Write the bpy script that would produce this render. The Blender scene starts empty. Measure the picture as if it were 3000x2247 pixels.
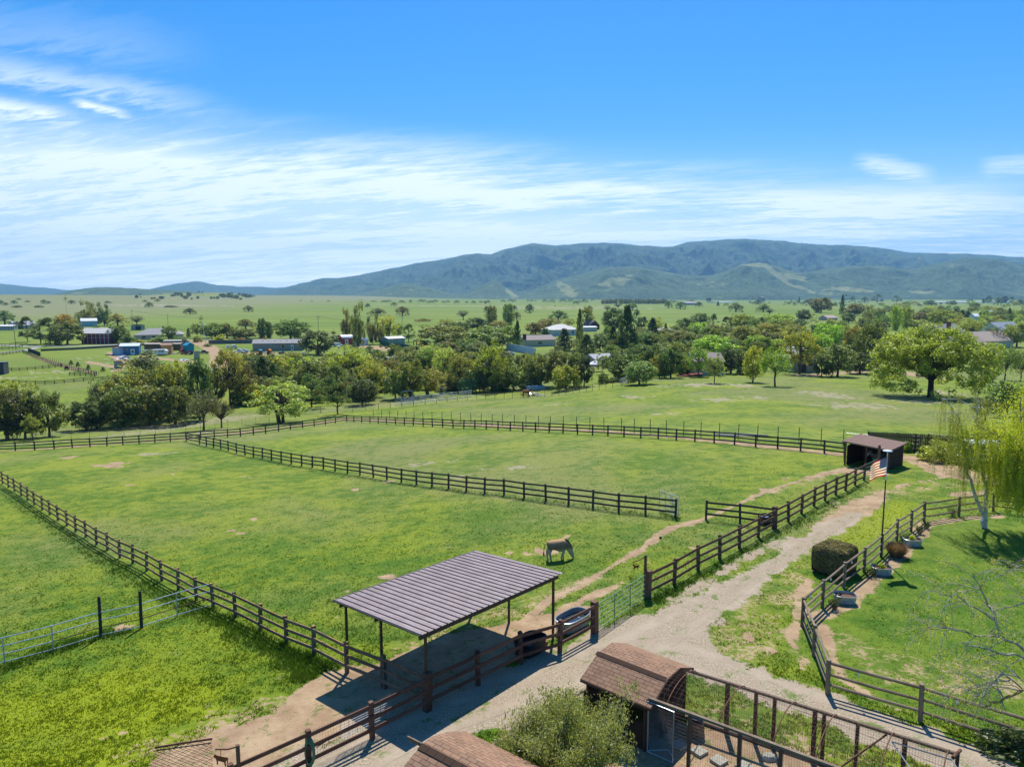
import bpy, math, random
import numpy as np
from mathutils import Vector, Matrix
R=math.radians
C=bpy.context.scene.collection
scene=bpy.context.scene
# ---------------- camera, sky, sun, exposure ----------------
CAMZ=15.0; PITCH=R(7.0); FPX=2079.0; CX=1500.0; CY=1123.5
cam=bpy.data.cameras.new("camera"); camo=bpy.data.objects.new("camera",cam); C.objects.link(camo)
cam.sensor_width=36; cam.lens=36*FPX/3000; cam.clip_start=0.3; cam.clip_end=60000
camo.location=(0,0,CAMZ); camo.rotation_euler=(R(90)-PITCH,0,0); scene.camera=camo
SUN_EL=R(56); SUN_AZ=R(7)      # azimuth measured from +Y towards +X
sv=Vector((math.sin(SUN_AZ)*math.cos(SUN_EL),math.cos(SUN_AZ)*math.cos(SUN_EL),math.sin(SUN_EL)))
sl=bpy.data.lights.new("sun","SUN"); sl.energy=4.6; sl.angle=R(0.53); sl.color=(1.0,0.955,0.88)
so=bpy.data.objects.new("sun",sl); C.objects.link(so); so.rotation_euler=sv.to_track_quat('Z','Y').to_euler()
scene.view_settings.view_transform='Standard'; scene.view_settings.look='None'
scene.view_settings.exposure=0.60; scene.view_settings.gamma=1.0
scene.cycles.max_bounces=6; scene.cycles.diffuse_bounces=2; scene.cycles.glossy_bounces=2
scene.cycles.transmission_bounces=3; scene.cycles.transparent_max_bounces=8; scene.cycles.volume_bounces=0
scene.cycles.caustics_reflective=False; scene.cycles.caustics_refractive=False

class NT:
    """small node tree helper"""
    def __init__(s,nt): s.t=nt; s.n=nt.nodes; s.l=nt.links
    def new(s,typ,ins=None,**props):
        nd=s.n.new(typ)
        for k,v in props.items(): setattr(nd,k,v)
        if ins:
            for k,v in ins.items(): s.put(nd.inputs[k],v)
        return nd
    def put(s,sock,v):
        if hasattr(v,'is_output'): s.l.new(v,sock)
        else:
            try: sock.default_value=v
            except Exception:
                if isinstance(v,(int,float)): sock.default_value=(v,v,v)
                else: sock.default_value=tuple(v)[:3]
    def m(s,op,a,b=0.0,c=0.0,clamp=False):
        nd=s.n.new('ShaderNodeMath'); nd.operation=op; nd.use_clamp=clamp
        s.put(nd.inputs[0],a); s.put(nd.inputs[1],b); s.put(nd.inputs[2],c); return nd.outputs[0]
    def vm(s,op,a,b=(0,0,0)):
        nd=s.n.new('ShaderNodeVectorMath'); nd.operation=op; s.put(nd.inputs[0],a); s.put(nd.inputs[1],b)
        return nd.outputs[0]
    def noise(s,vec,scale,detail=3,rough=.55,dist=0.0,out=0):
        nd=s.new('ShaderNodeTexNoise'); s.put(nd.inputs['Vector'],vec); s.put(nd.inputs['Scale'],scale)
        s.put(nd.inputs['Detail'],detail); s.put(nd.inputs['Roughness'],rough); s.put(nd.inputs['Distortion'],dist)
        return nd.outputs[out]
    def mr(s,v,a,b,c=0.0,d=1.0,smooth=True):
        nd=s.new('ShaderNodeMapRange',interpolation_type='SMOOTHSTEP' if smooth else 'LINEAR')
        s.put(nd.inputs[0],v); s.put(nd.inputs[1],a); s.put(nd.inputs[2],b); s.put(nd.inputs[3],c); s.put(nd.inputs[4],d)
        return nd.outputs[0]
    def mix(s,f,a,b,blend='MIX'):
        nd=s.new('ShaderNodeMix',data_type='RGBA',blend_type=blend)
        s.put(nd.inputs[0],f); s.put(nd.inputs[6],a if hasattr(a,'is_output') else (*a[:3],1))
        s.put(nd.inputs[7],b if hasattr(b,'is_output') else (*b[:3],1)); return nd.outputs[2]
    def xyz(s,v):
        nd=s.new('ShaderNodeSeparateXYZ'); s.put(nd.inputs[0],v); return nd.outputs
    def cxyz(s,x,y,z):
        nd=s.new('ShaderNodeCombineXYZ'); s.put(nd.inputs[0],x); s.put(nd.inputs[1],y); s.put(nd.inputs[2],z); return nd.outputs[0]
    def geo(s): return s.new('ShaderNodeNewGeometry')
    def bsdf(s,col,rough=.8,spec=.3,metal=0.0,normal=None):
        b=s.new('ShaderNodeBsdfPrincipled'); s.put(b.inputs['Base Color'],col if hasattr(col,'is_output') else (*col[:3],1))
        s.put(b.inputs['Roughness'],rough); s.put(b.inputs['Specular IOR Level'],spec); s.put(b.inputs['Metallic'],metal)
        if normal is not None: s.put(b.inputs['Normal'],normal)
        return b.outputs[0]
    def bump(s,h,strength=.5,dist=.05):
        nd=s.new('ShaderNodeBump'); s.put(nd.inputs['Height'],h); s.put(nd.inputs['Strength'],strength); s.put(nd.inputs['Distance'],dist)
        return nd.outputs[0]

# ---- world ----
W=bpy.data.worlds.new("World"); scene.world=W; W.use_nodes=True
w=NT(W.node_tree); w.n.clear()
sky=w.new('ShaderNodeTexSky'); sky.sky_type='NISHITA'; sky.sun_disc=False; sky.sun_elevation=SUN_EL; sky.sun_rotation=SUN_AZ
sky.altitude=200; sky.air_density=1.0; sky.dust_density=0.35; sky.ozone_density=2.2
d=w.new('ShaderNodeTexCoord').outputs['Generated']
dx,dy,dz=w.xyz(d)[:3]
# saturate the blue a little with height (deep spring sky)
hs=w.new('ShaderNodeHueSaturation'); w.put(hs.inputs['Saturation'],1.36); w.put(hs.inputs['Value'],.97); w.put(hs.inputs['Hue'],0.503); w.put(hs.inputs['Color'],w.mix(1.0,sky.outputs[0],(.86,.99,1.11),'MULTIPLY'))
az=w.m('DIVIDE',dx,w.m('MAXIMUM',dy,0.05))                       # tan of azimuth
el=w.m('DIVIDE',dz,w.m('MAXIMUM',dy,0.05))                       # tan of elevation
iz=w.m('DIVIDE',1.0,w.m('ADD',w.m('MAXIMUM',dz,0.0),0.10))
u=w.m('MULTIPLY',dx,iz); v=w.m('MULTIPLY',dy,iz)
# rotate the cloud sheet so that its streaks run the way the photo's do
def rot(a):
    ca,sa=math.cos(a),math.sin(a)
    return (w.m('ADD',w.m('MULTIPLY',u,ca),w.m('MULTIPLY',v,sa)), w.m('SUBTRACT',w.m('MULTIPLY',v,ca),w.m('MULTIPLY',u,sa)))
ru,rv=rot(R(-18))
p1=w.cxyz(w.m('MULTIPLY',ru,0.42),w.m('MULTIPLY',rv,1.5),0.0)
c1=w.noise(p1,1.15,7,.60,.5)
c2=w.noise(w.cxyz(w.m('MULTIPLY',ru,.9),w.m('MULTIPLY',rv,2.6),4.0),2.1,6,.62,.3)
# cover: more to the left and toward the horizon
lim=w.m('ADD',w.m('MULTIPLY',az,-0.085),0.172)                     # top of the sheet, tan elev
lim=w.m('MAXIMUM',lim,0.122)
body=w.mr(w.m('SUBTRACT',el,lim),0.060,-0.05)
left=w.mr(az,0.55,-0.25,0.0,1.0)
c3=w.noise(w.cxyz(w.m('MULTIPLY',ru,1.3),w.m('MULTIPLY',rv,5.2),9.0),3.2,8,.68,.8)
n=w.m('ADD',w.m('ADD',w.m('MULTIPLY',c1,.45),w.m('MULTIPLY',c2,.25)),w.m('MULTIPLY',c3,.30))
dens=w.m('ADD',w.mr(n,.44,.60),w.m('MULTIPLY',left,.46))
dens=w.m('MULTIPLY',dens,body,clamp=True)
lowhaze=w.mr(el,0.24,0.0,0.0,0.70)
def streak(x0,y0,x1,y1,wd,amp,fade=(0,1)):
    # points in photo pixels -> tan az, tan el ; thin high streak of cloud with soft edges
    def ae(px,py):
        yy=math.cos(PITCH)+(CY-py)/FPX*math.sin(PITCH); zz=-math.sin(PITCH)+(CY-py)/FPX*math.cos(PITCH)
        return (px-CX)/FPX/yy, zz/yy
    a0,e0=ae(x0,y0); a1,e1=ae(x1,y1); L=math.hypot(a1-a0,e1-e0); tx,ty=(a1-a0)/L,(e1-e0)/L
    ax=w.m('SUBTRACT',az,a0); ex=w.m('SUBTRACT',el,e0)
    t=w.m('DIVIDE',w.m('ADD',w.m('MULTIPLY',ax,tx),w.m('MULTIPLY',ex,ty)),L)
    s=w.m('ADD',w.m('MULTIPLY',ex,tx),w.m('MULTIPLY',ax,-ty))
    s=w.m('ADD',s,w.m('MULTIPLY',w.m('SUBTRACT',c3,.5),wd*2.2))
    g=w.mr(w.m('ABSOLUTE',s),wd,0.0)
    f=w.m('MULTIPLY',w.mr(t,-.25,.1),w.mr(t,1.0,.55))
    return w.m('MULTIPLY',w.m('MULTIPLY',g,f),w.m('MULTIPLY',w.mr(c3,.34,.60,.50,1.0),amp))
tot=w.m('ADD',dens,0.0)
for s_ in ((-250,165,760,330,.026,.55),(-80,295,260,355,.018,.75),(235,302,400,345,.0085,.95),(-200,520,900,505,.07,.35),(100,460,820,495,.022,.45),(-300,60,700,160,.05,.18),
           (2540,475,2760,520,.018,.75),(2900,490,3100,470,.02,.6),(1700,555,1960,560,.013,.45),(1150,560,1700,590,.02,.65),(2250,590,3100,560,.03,.5),(1300,690,2250,680,.035,.55),(2300,650,3100,620,.05,.45)):
    tot=w.m('ADD',tot,streak(*s_))
cov=w.m('MULTIPLY',w.m('MINIMUM',tot,1.0),w.mr(el,-.01,.02),clamp=True)
CLOUD=(9.6,10.1,11.4)
base=w.mix(lowhaze,hs.outputs[0],(6.4,8.2,11.0))
bst=w.mr(el,.17,.0,1.0,1.38); cc_=w.mix(1.0,CLOUD,w.cxyz(bst,bst,w.m('MULTIPLY',bst,.97)),'MULTIPLY')
cl=w.mix(w.m('MULTIPLY',cov,.84),base,cc_)
bg=w.new('ShaderNodeBackground'); w.put(bg.inputs[0],cl); bg.inputs[1].default_value=0.098
wo=w.new('ShaderNodeOutputWorld'); w.l.new(bg.outputs[0],wo.inputs[0])

# ---------------- terrain height ----------------
TY=np.array([-20,0,20,35,50,75,110,150,200,300,500],float)
TX=np.array([-150,-80,-50,-25,0,25,50,90,150],float)
TZ=np.array([
[-6,-4,-3,-1.2,0,0,.3,.5,0],
[-6,-4,-3,-1.2,0,0,.3,.5,0],
[-6,-4.5,-3.2,-1.6,0,0,.3,.5,0],
[-6,-5,-4,-2.6,-.4,0,.2,0,-1],
[-7,-5.5,-4.5,-3.4,-1.2,-.1,0,-.5,-2],
[-8,-6,-5,-4.4,-2.6,-1.2,-.8,-1.5,-3],
[-11,-9,-7,-6.4,-5.0,-3.6,-3,-3,-4],
[-13,-12.5,-11.8,-10.5,-8.4,-6.5,-5.5,-5.5,-6],
[-13,-13,-13,-12.5,-12,-9,-8,-8,-8],
[-13,-13,-13,-12.5,-12.5,-12,-11.5,-11,-11],
[-12,-12,-12,-12,-12,-12,-12,-12,-12]],float)
def _cr(p0,p1,p2,p3,t): return .5*((2*p1)+(-p0+p2)*t+(2*p0-5*p1+4*p2-p3)*t*t+(-p0+3*p1-3*p2+p3)*t**3)
def hz(x,y):
    x=np.asarray(x,float); y=np.asarray(y,float)
    xc=np.clip(x,TX[0],TX[-1]-1e-6); yc=np.clip(y,TY[0],TY[-1]-1e-6)
    i=np.clip(np.searchsorted(TX,xc,side='right')-1,0,len(TX)-2); j=np.clip(np.searchsorted(TY,yc,side='right')-1,0,len(TY)-2)
    tx=(xc-TX[i])/(TX[i+1]-TX[i]); ty=(yc-TY[j])/(TY[j+1]-TY[j])
    def row(jj):
        jj=np.clip(jj,0,len(TY)-1)
        g=lambda k: TZ[jj,np.clip(k,0,len(TX)-1)]
        return _cr(g(i-1),g(i),g(i+1),g(i+2),tx)
    z=_cr(row(j-1),row(j),row(j+1),row(j+2),ty)
    # gentle unevenness
    z=z+.10*np.sin(x*.11+.7)*np.sin(y*.09+1.1)*np.clip((y-30)/40,0,1)
    # far plain: slow swell and rolling rise to the left
    far=np.clip((y-700)/1500,0,1)
    z=z+far*(2.0*np.sin(x*.0021+1.0)+1.5*np.sin(y*.0016))
    rise=np.exp(-((x+1500)/900.)**2)*np.clip((y-900)/1300,0,1)**1.3*34
    return z+rise
def ray(px,py):
    u=(px-CX)/FPX; v=(CY-py)/FPX
    return u, math.cos(PITCH)+v*math.sin(PITCH), -math.sin(PITCH)+v*math.cos(PITCH)
_ts=np.geomspace(8,9000,900)
def G(px,py):
    "ground point under a direction of view"
    a,b,c=ray(px,py); xs=a*_ts; ys=b*_ts; zs=CAMZ+c*_ts
    dd=zs-hz(xs,ys); k=np.argmax(dd<0)
    if dd[k]>=0: k=len(_ts)-1
    t0,t1=_ts[max(k-1,0)],_ts[k]
    for _ in range(24):
        tm=.5*(t0+t1)
        if CAMZ+c*tm-float(hz(a*tm,b*tm))<0: t1=tm
        else: t0=tm
    t=.5*(t0+t1); return Vector((a*t,b*t,float(hz(a*t,b*t))))
def Gv(px,py,it=40):
    u=(px-CX)/FPX; v=(CY-py)/FPX
    a=u; b=math.cos(PITCH)+v*math.sin(PITCH); c=-math.sin(PITCH)+v*math.cos(PITCH)
    t=(CAMZ+3)/-c
    for _ in range(it):
        tn=(CAMZ-hz(a*t,b*t))/-c; t=.5*t+.5*tn
    return a*t,b*t
def H(px,py,z):
    a,b,c=ray(px,py); t=(z-CAMZ)/c; return Vector((a*t,b*t,z))
def top_z(px,py,y):
    "height met by a line of sight at forward distance y"
    a,b,c=ray(px,py); t=y/b; return CAMZ+c*t
def g(x,y): return Vector((x,y,float(hz(x,y))))
def proj(p):
    x,y,z=p; z-=CAMZ
    dep=y*math.cos(PITCH)-z*math.sin(PITCH); up=y*math.sin(PITCH)+z*math.cos(PITCH)
    return CX+FPX*x/dep, CY-FPX*up/dep, dep

# ---------------- materials ----------------
MATS={}
def mat(name,col,rough=.8,var=.25,scale=6.0,spec=.25,metal=0.0,bump=0.0,col2=None,fine=True):
    if name in MATS: return MATS[name]
    m=bpy.data.materials.new(name); m.use_nodes=True; t=NT(m.node_tree); t.n.clear()
    tc=t.new('ShaderNodeTexCoord').outputs['Object']
    n1=t.noise(tc,scale,4,.6); n2=t.noise(tc,scale*7,3,.6)
    c2=col2 if col2 else tuple(c*(1-var) for c in col)
    f=t.mr(t.m('ADD',t.m('MULTIPLY',n1,.6),t.m('MULTIPLY',n2,.4)),.35,.65)
    cc=t.mix(f,c2,col)
    b=t.bsdf(cc,rough,spec,metal,t.bump(n2,bump,.02) if bump else None)
    o=t.new('ShaderNodeOutputMaterial'); t.l.new(b,o.inputs[0]); MATS[name]=m; return m
def wood(name,col,col2,lichen=None,rough=.85):
    if name in MATS: return MATS[name]
    m=bpy.data.materials.new(name); m.use_nodes=True; t=NT(m.node_tree); t.n.clear()
    ge=t.geo(); pos=ge.outputs['Position']; x,y,z=t.xyz(pos)[:3]
    rnd=t.new('ShaderNodeObjectInfo').outputs['Random']
    n1=t.noise(pos,1.3,4,.6); n2=t.noise(t.cxyz(t.m('MULTIPLY',x,3),t.m('MULTIPLY',y,3),t.m('MULTIPLY',z,14)),2.5,4,.65)
    f=t.mr(t.m('ADD',t.m('MULTIPLY',n1,.5),t.m('MULTIPLY',n2,.5)),.36,.66)
    cc=t.mix(f,col2,col)
    cc=t.mix(t.m('MULTIPLY',rnd,.35),cc,tuple(min(1,c*1.7+.01) for c in col))
    if lichen:
        nz=t.xyz(ge.outputs['Normal'])[2]
        lf=t.m('MULTIPLY',t.mr(nz,.6,.95),t.mr(t.noise(pos,2.3,4,.7),.38,.58))
        cc=t.mix(t.m('MULTIPLY',lf,.85),cc,lichen)
    b=t.bsdf(cc,rough,.25,0,t.bump(n2,.4,.01))
    o=t.new('ShaderNodeOutputMaterial'); t.l.new(b,o.inputs[0]); MATS[name]=m; return m
def leafmat(name,cols,transl=.45,rough=.6,hue=.35):
    """foliage: colour varies leaf by leaf, clump by clump and tree by tree; object colour tints it"""
    if name in MATS: return MATS[name]
    m=bpy.data.materials.new(name); m.use_nodes=True; t=NT(m.node_tree); t.n.clear()
    ge=t.geo(); oi=t.new('ShaderNodeObjectInfo')
    r=ge.outputs['Random Per Island']; tc=t.new('ShaderNodeTexCoord').outputs['Object']
    n=t.noise(tc,5.0,2,.5)
    f=t.m('ADD',t.m('MULTIPLY',r,.6),t.m('MULTIPLY',t.mr(n,.35,.65),.4))
    cc=t.mix(f,cols[0],cols[1])
    if len(cols)>2: cc=t.mix(t.mr(r,.86,.97),cc,cols[2])
    cc=t.mix(1.0,cc,oi.outputs['Color'],'MULTIPLY')
    v=t.m('ADD',.78,t.m('MULTIPLY',oi.outputs['Random'],.44))
    cc=t.mix(1.0,cc,t.cxyz(v,v,v),'MULTIPLY')
    df=t.new('ShaderNodeBsdfDiffuse'); t.put(df.inputs[0],cc)
    tr=t.new('ShaderNodeBsdfTranslucent'); t.put(tr.inputs[0],t.mix(1.0,cc,(1.22,1.28,.74),'MULTIPLY'))
    gl=t.new('ShaderNodeBsdfGlossy'); t.put(gl.inputs[0],(.8,.85,.8,1)); t.put(gl.inputs['Roughness'],.45)
    mx=t.new('ShaderNodeMixShader'); mx.inputs[0].default_value=transl; t.l.new(df.outputs[0],mx.inputs[1]); t.l.new(tr.outputs[0],mx.inputs[2])
    mg=t.new('ShaderNodeMixShader'); mg.inputs[0].default_value=.035; t.l.new(mx.outputs[0],mg.inputs[1]); t.l.new(gl.outputs[0],mg.inputs[2])
    o=t.new('ShaderNodeOutputMaterial'); t.l.new(mg.outputs[0],o.inputs[0]); MATS[name]=m; return m

# ---------------- mesh builder ----------------
class MB:
    def __init__(s): s.v=[]; s.f=[]; s.mi=[]; s.cur=0
    def add(s,vs,fs):
        o=len(s.v); s.v+= [tuple(v) for v in vs]; s.f+=[tuple(i+o for i in f) for f in fs]; s.mi+=[s.cur]*len(fs); return s
    def box(s,c,sz,rz=0.0,bev=0):
        hx,hy,h=sz[0]/2,sz[1]/2,sz[2]/2; ca,sa=math.cos(rz),math.sin(rz); vs=[]
        for k in (-1,1):
            for (i,j) in ((-1,-1),(1,-1),(1,1),(-1,1)):
                x,y=i*hx,j*hy; vs.append((c[0]+x*ca-y*sa,c[1]+x*sa+y*ca,c[2]+k*h))
        return s.add(vs,[(3,2,1,0),(4,5,6,7),(0,1,5,4),(1,2,6,5),(2,3,7,6),(3,0,4,7)])
    def beam(s,a,b,w,h,up=(0,0,1)):
        "box from a to b: w across (horizontal), h vertical"
        a=Vector(a); b=Vector(b); d=(b-a).normalized(); upv=Vector(up); sd=d.cross(upv)
        if sd.length<1e-4: sd=Vector((1,0,0))
        sd.normalize(); u2=sd.cross(d).normalized(); vs=[]
        for p in (a,b):
            for (i,j) in ((-1,-1),(1,-1),(1,1),(-1,1)): vs.append(p+sd*(i*w/2)+u2*(j*h/2))
        return s.add(vs,[(0,1,2,3),(7,6,5,4),(0,4,5,1),(1,5,6,2),(2,6,7,3),(3,7,4,0)])
    def tube(s,pts,rs,n=6,cap=True):
        pts=[Vector(p) for p in pts]
        if not hasattr(rs,'__len__'): rs=[rs]*len(pts)
        vs=[]; fs=[]; ref=Vector((0.3,0.2,1)).normalized()
        for k,p in enumerate(pts):
            t=(pts[min(k+1,len(pts)-1)]-pts[max(k-1,0)])
            if t.length<1e-9: t=Vector((0,0,1))
            t.normalize(); a=t.cross(ref)
            if a.length<.05: a=t.cross(Vector((1,0,0)))
            a.normalize(); b=t.cross(a)
            for i in range(n):
                an=2*math.pi*i/n; vs.append(p+a*(math.cos(an)*rs[k])+b*(math.sin(an)*rs[k]))
        for k in range(len(pts)-1):
            for i in range(n):
                j=(i+1)%n; fs.append((k*n+i,k*n+j,(k+1)*n+j,(k+1)*n+i))
        if cap: fs.append(tuple(range(n))[::-1]); fs.append(tuple((len(pts)-1)*n+i for i in range(n)))
        return s.add(vs,fs)
    def lathe(s,prof,c=(0,0,0),n=20,sx=1.0,sy=1.0,rz=0.0,close=True):
        vs=[]; fs=[]; ca,sa=math.cos(rz),math.sin(rz)
        for (r,z) in prof:
            for i in range(n):
                a=2*math.pi*i/n; x,y=r*math.cos(a)*sx,r*math.sin(a)*sy
                vs.append((c[0]+x*ca-y*sa,c[1]+x*sa+y*ca,c[2]+z))
        for k in range(len(prof)-1):
            for i in range(n):
                j=(i+1)%n; fs.append((k*n+i,k*n+j,(k+1)*n+j,(k+1)*n+i))
        return s.add(vs,fs)
    def prism(s,poly,axis,L):
        "poly: 3D points of one end, extruded by vector axis*L"
        n=len(poly); ax=Vector(axis)*L; vs=[Vector(p) for p in poly]; vs+=[p+ax for p in vs[:n]]
        fs=[tuple(range(n))[::-1],tuple(range(n,2*n))]+[(i,(i+1)%n,n+(i+1)%n,n+i) for i in range(n)]
        return s.add(vs,fs)
    def build(s,name,mats,parent=None,smooth=False,off=None):
        me=bpy.data.meshes.new(name)
        vs=s.v
        if off is not None: vs=[(x-off[0],y-off[1],z-off[2]) for x,y,z in vs]
        me.from_pydata(vs,[],s.f); me.update()
        if not isinstance(mats,(list,tuple)): mats=[mats]
        for mm in mats: me.materials.append(mm)
        if len(mats)>1: me.polygons.foreach_set('material_index',s.mi)
        if smooth: me.polygons.foreach_set('use_smooth',[True]*len(me.polygons))
        o=bpy.data.objects.new(name,me); C.objects.link(o)
        if parent: o.parent=parent
        return o
def npmesh(name,V,F,mats,parent=None,smooth=False,fmat=None):
    "fast mesh from numpy: F is (n,3) or (n,4)"
    me=bpy.data.meshes.new(name); k=F.shape[1]
    me.vertices.add(len(V)); me.vertices.foreach_set('co',np.ascontiguousarray(V,dtype=np.float32).ravel())
    me.loops.add(F.size); me.loops.foreach_set('vertex_index',np.ascontiguousarray(F,dtype=np.int32).ravel())
    me.polygons.add(len(F)); me.polygons.foreach_set('loop_start',np.arange(0,F.size,k,dtype=np.int32))
    me.polygons.foreach_set('loop_total',np.full(len(F),k,dtype=np.int32))
    if not isinstance(mats,(list,tuple)): mats=[mats]
    for mm in mats: me.materials.append(mm)
    if fmat is not None: me.polygons.foreach_set('material_index',fmat.astype(np.int32))
    if smooth: me.polygons.foreach_set('use_smooth',np.ones(len(F),dtype=bool))
    me.update(calc_edges=True)
    o=bpy.data.objects.new(name,me); C.objects.link(o)
    if parent: o.parent=parent
    return o
def thing(name,label,cat,loc=(0,0,0),rz=0.0,group=None):
    o=bpy.data.objects.new(name,None); C.objects.link(o); o.location=loc; o.rotation_euler=(0,0,rz); o.empty_display_size=.2
    o['label']=label; o['category']=cat
    if group: o['group']=group
    return o
def tag(o,label,cat,group=None,kind=None):
    if label: o['label']=label
    if cat: o['category']=cat
    if group: o['group']=group
    if kind: o['kind']=kind
    return o
def copy_tree(o,parent=None):
    c=o.copy(); C.objects.link(c); c.parent=parent
    for ch in o.children: copy_tree(ch,c)
    return c
# ---------------- noise for shapes ----------------
def _h(ix,iy,sd):
    n=(ix.astype(np.int64)*374761393+iy.astype(np.int64)*668265263+sd*974634777)&0x7fffffff
    n=((n^(n>>13))*1274126177)&0x7fffffff; return ((n^(n>>16))&0xffff)/65535.0
def vnoise(x,y,sd=0):
    x=np.asarray(x,float); y=np.asarray(y,float); ix=np.floor(x); iy=np.floor(y); fx=x-ix; fy=y-iy
    fx=fx*fx*(3-2*fx); fy=fy*fy*(3-2*fy)
    a=_h(ix,iy,sd); b=_h(ix+1,iy,sd); c=_h(ix,iy+1,sd); d_=_h(ix+1,iy+1,sd)
    return (a*(1-fx)+b*fx)*(1-fy)+(c*(1-fx)+d_*fx)*fy
def fbm(x,y,o=5,sd=0):
    t=0; a=.5
    for k in range(o): t=t+a*vnoise(x*2**k,y*2**k,sd+k*17); a*=.5
    return t
def ridged(x,y,o=5,sd=0):
    t=0; a=.5
    for k in range(o):
        n=1-abs(2*vnoise(x*2**k,y*2**k,sd+k*13)-1); t=t+a*n*n; a*=.5
    return t
# ---------------- masks on the ground ----------------
def seg_d(x,y,P,W):
    "signed coverage of a polyline with half width w (m) at its points: 1 inside, falling to 0"
    best=np.full(x.shape,-1e9)
    for k in range(len(P)-1):
        ax,ay=P[k]; bx,by=P[k+1]; vx,vy=bx-ax,by-ay; L2=vx*vx+vy*vy+1e-9
        t=np.clip(((x-ax)*vx+(y-ay)*vy)/L2,0,1); dd=np.hypot(x-ax-t*vx,y-ay-t*vy); ww=W[k]+(W[k+1]-W[k])*t
        best=np.maximum(best,(ww-dd))
    return best
def pline(pts,ws):
    P=[]; 
    for (px,py) in pts: q=G(px,py); P.append((q.x,q.y))
    if not hasattr(ws,'__len__'): ws=[ws]*len(P)
    return P,list(ws)
GRAVEL=[ pline([(700,2420),(900,2300),(1180,2150),(1480,2035),(1760,1935),(1930,1860),(2070,1775),(2190,1700),(2290,1640),(2400,1570),(2500,1510)],[1.9,1.9,1.9,2.0,2.1,2.0,1.25,.95,.85,.75,.5]),
 pline([(1800,1960),(1980,1915),(2100,1960),(2240,2020),(2450,2085),(2700,2185),(2900,2260),(3150,2350)],[1.6,1.9,1.35,1.3,1.3,1.3,1.3,1.3]),
 pline([(1750,1905),(1900,1840),(2010,1775)],[1.2,1.0,.7]),
 pline([(1980,1760),(2130,1665),(2260,1600),(2330,1560)],[.35,.4,.3,.2]) ]
DIRT=[ pline([(1000,2060),(1200,1990),(1400,1900),(1560,1845),(1700,1790)],[2.6,2.5,2.1,1.3,.9]),
 pline([(1560,1800),(1620,1752),(1700,1715),(1800,1655),(1880,1607),(1960,1548),(2040,1530),(2100,1505),(2160,1478),(2250,1437),(2330,1412),(2480,1372)],[.45,.3,.27,.25,.27,.4,.5,.28,.25,.3,.25,.5]),
 pline([(1640,1790),(1760,1735),(1830,1705)],[.5,.3,.2]),
 pline([(2500,1380),(2560,1385)],[1.6,1.2]),
 pline([(380,2330),(520,2240),(620,2180),(800,2140),(930,2080),(1000,2030)],[1.5,1.2,1.0,1.1,1.3,1.4]), pline([(600,2250),(900,2160),(1000,2110)],[1.3,1.2,1.1]), pline([(880,2050),(960,2000)],[.8,.8]),
 pline([(-60,1327),(120,1316),(300,1302),(545,1286),(700,1269),(850,1249),(1008,1228),(1070,1228),(1250,1237),(1500,1251),(1750,1263),(2000,1283),(2200,1303),(2450,1330)],1.0),
 pline([(2640,1338),(2720,1352),(2790,1382),(2900,1410),(3050,1436)],[1.6,1.9,2.2,1.9,1.6]), pline([(2560,1450),(2650,1420),(2760,1400)],[.2,.25,.3]), pline([(2800,1450),(2900,1440)],[.7,.5]),
 pline([(2440,1540),(2540,1475),(2590,1448)],[.8,1.1,.5]),
 pline([(2340,1790),(2318,1870),(2350,1960)],[.3,.25,.2]), pline([(2370,1700),(2335,1745),(2345,1790)],[.3,.3,.3]),
 pline([(2390,1810),(2470,1775),(2560,1700),(2660,1600),(2720,1535),(2820,1520),(2930,1512)],[.4,.5,.45,.5,.45,.3,.35]), pline([(2400,1830),(2440,1920),(2470,1990),(2560,2050),(2700,2100)],[.22,.22,.22,.25,.25]),
 pline([(2150,2010),(2260,2040)],[.01,.01]), pline([(1960,2170),(2120,2200),(2300,2280),(2450,2330)],[1.3,1.5,1.5,1.4]),pline([(1700,2290),(1800,2230),(1880,2230)],[1.0,1.0,.8]) ]
PATCH=[(202,1340,34,4),(318,1360,62,8),(345,1368,30,4),(374,1420,26,4),(517,1389,24,5),(723,1399,25,4),(705,1560,34,6),(680,1553,20,4),(745,1520,18,4),(1146,1683,36,9),(1018,1731,18,7),(985,1810,14,9),(1493,1618,14,9),
 (378,1837,50,14),(295,2160,36,10),(360,2149,20,8),(112,2086,22,8),(1037,1433,17,5),(1144,1408,22,3),(1190,1484,16,4),(1590,1616,42,13),(1655,1576,20,8),(2252,1437,34,8),(2300,1403,18,5),(1690,1540,12,4),(1785,1425,14,3),(2060,1562,14,6),(2030,1605,12,6),
 (300,2236,25,10),(515,1510,10,4),(180,1240,10,4),(640,1335,14,3),(2175,1548,14,5),(2200,1870,30,16),(2260,1900,20,12),(2140,1840,20,8)]
DRYP=[(2424,1156,80,14),(2507,1189,150,12),(2222,1166,40,8),(2105,1171,100,9),(1852,1163,70,8),(1950,1211,60,5),(1635,1182,45,5),(2051,1127,170,7),(2180,1130,60,8),(2700,1175,110,10),(2760,1150,90,8),(60,1107,160,5),(150,1090,90,6),(430,1330,90,5),
 (1250,1358,90,8),(1350,1395,60,8),(1500,1370,90,7),(620,1262,60,10),(250,1048,30,5),(330,1065,50,5),(2700,890,200,2),(500,895,300,3),(1500,898,500,2.0),(1700,903,300,3)]
DRYL=[ pline([(-60,1312),(150,1296),(300,1280),(450,1262),(580,1240),(700,1222),(760,1216)],[2.5,3,4,5,6,5,3]) ]
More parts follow.
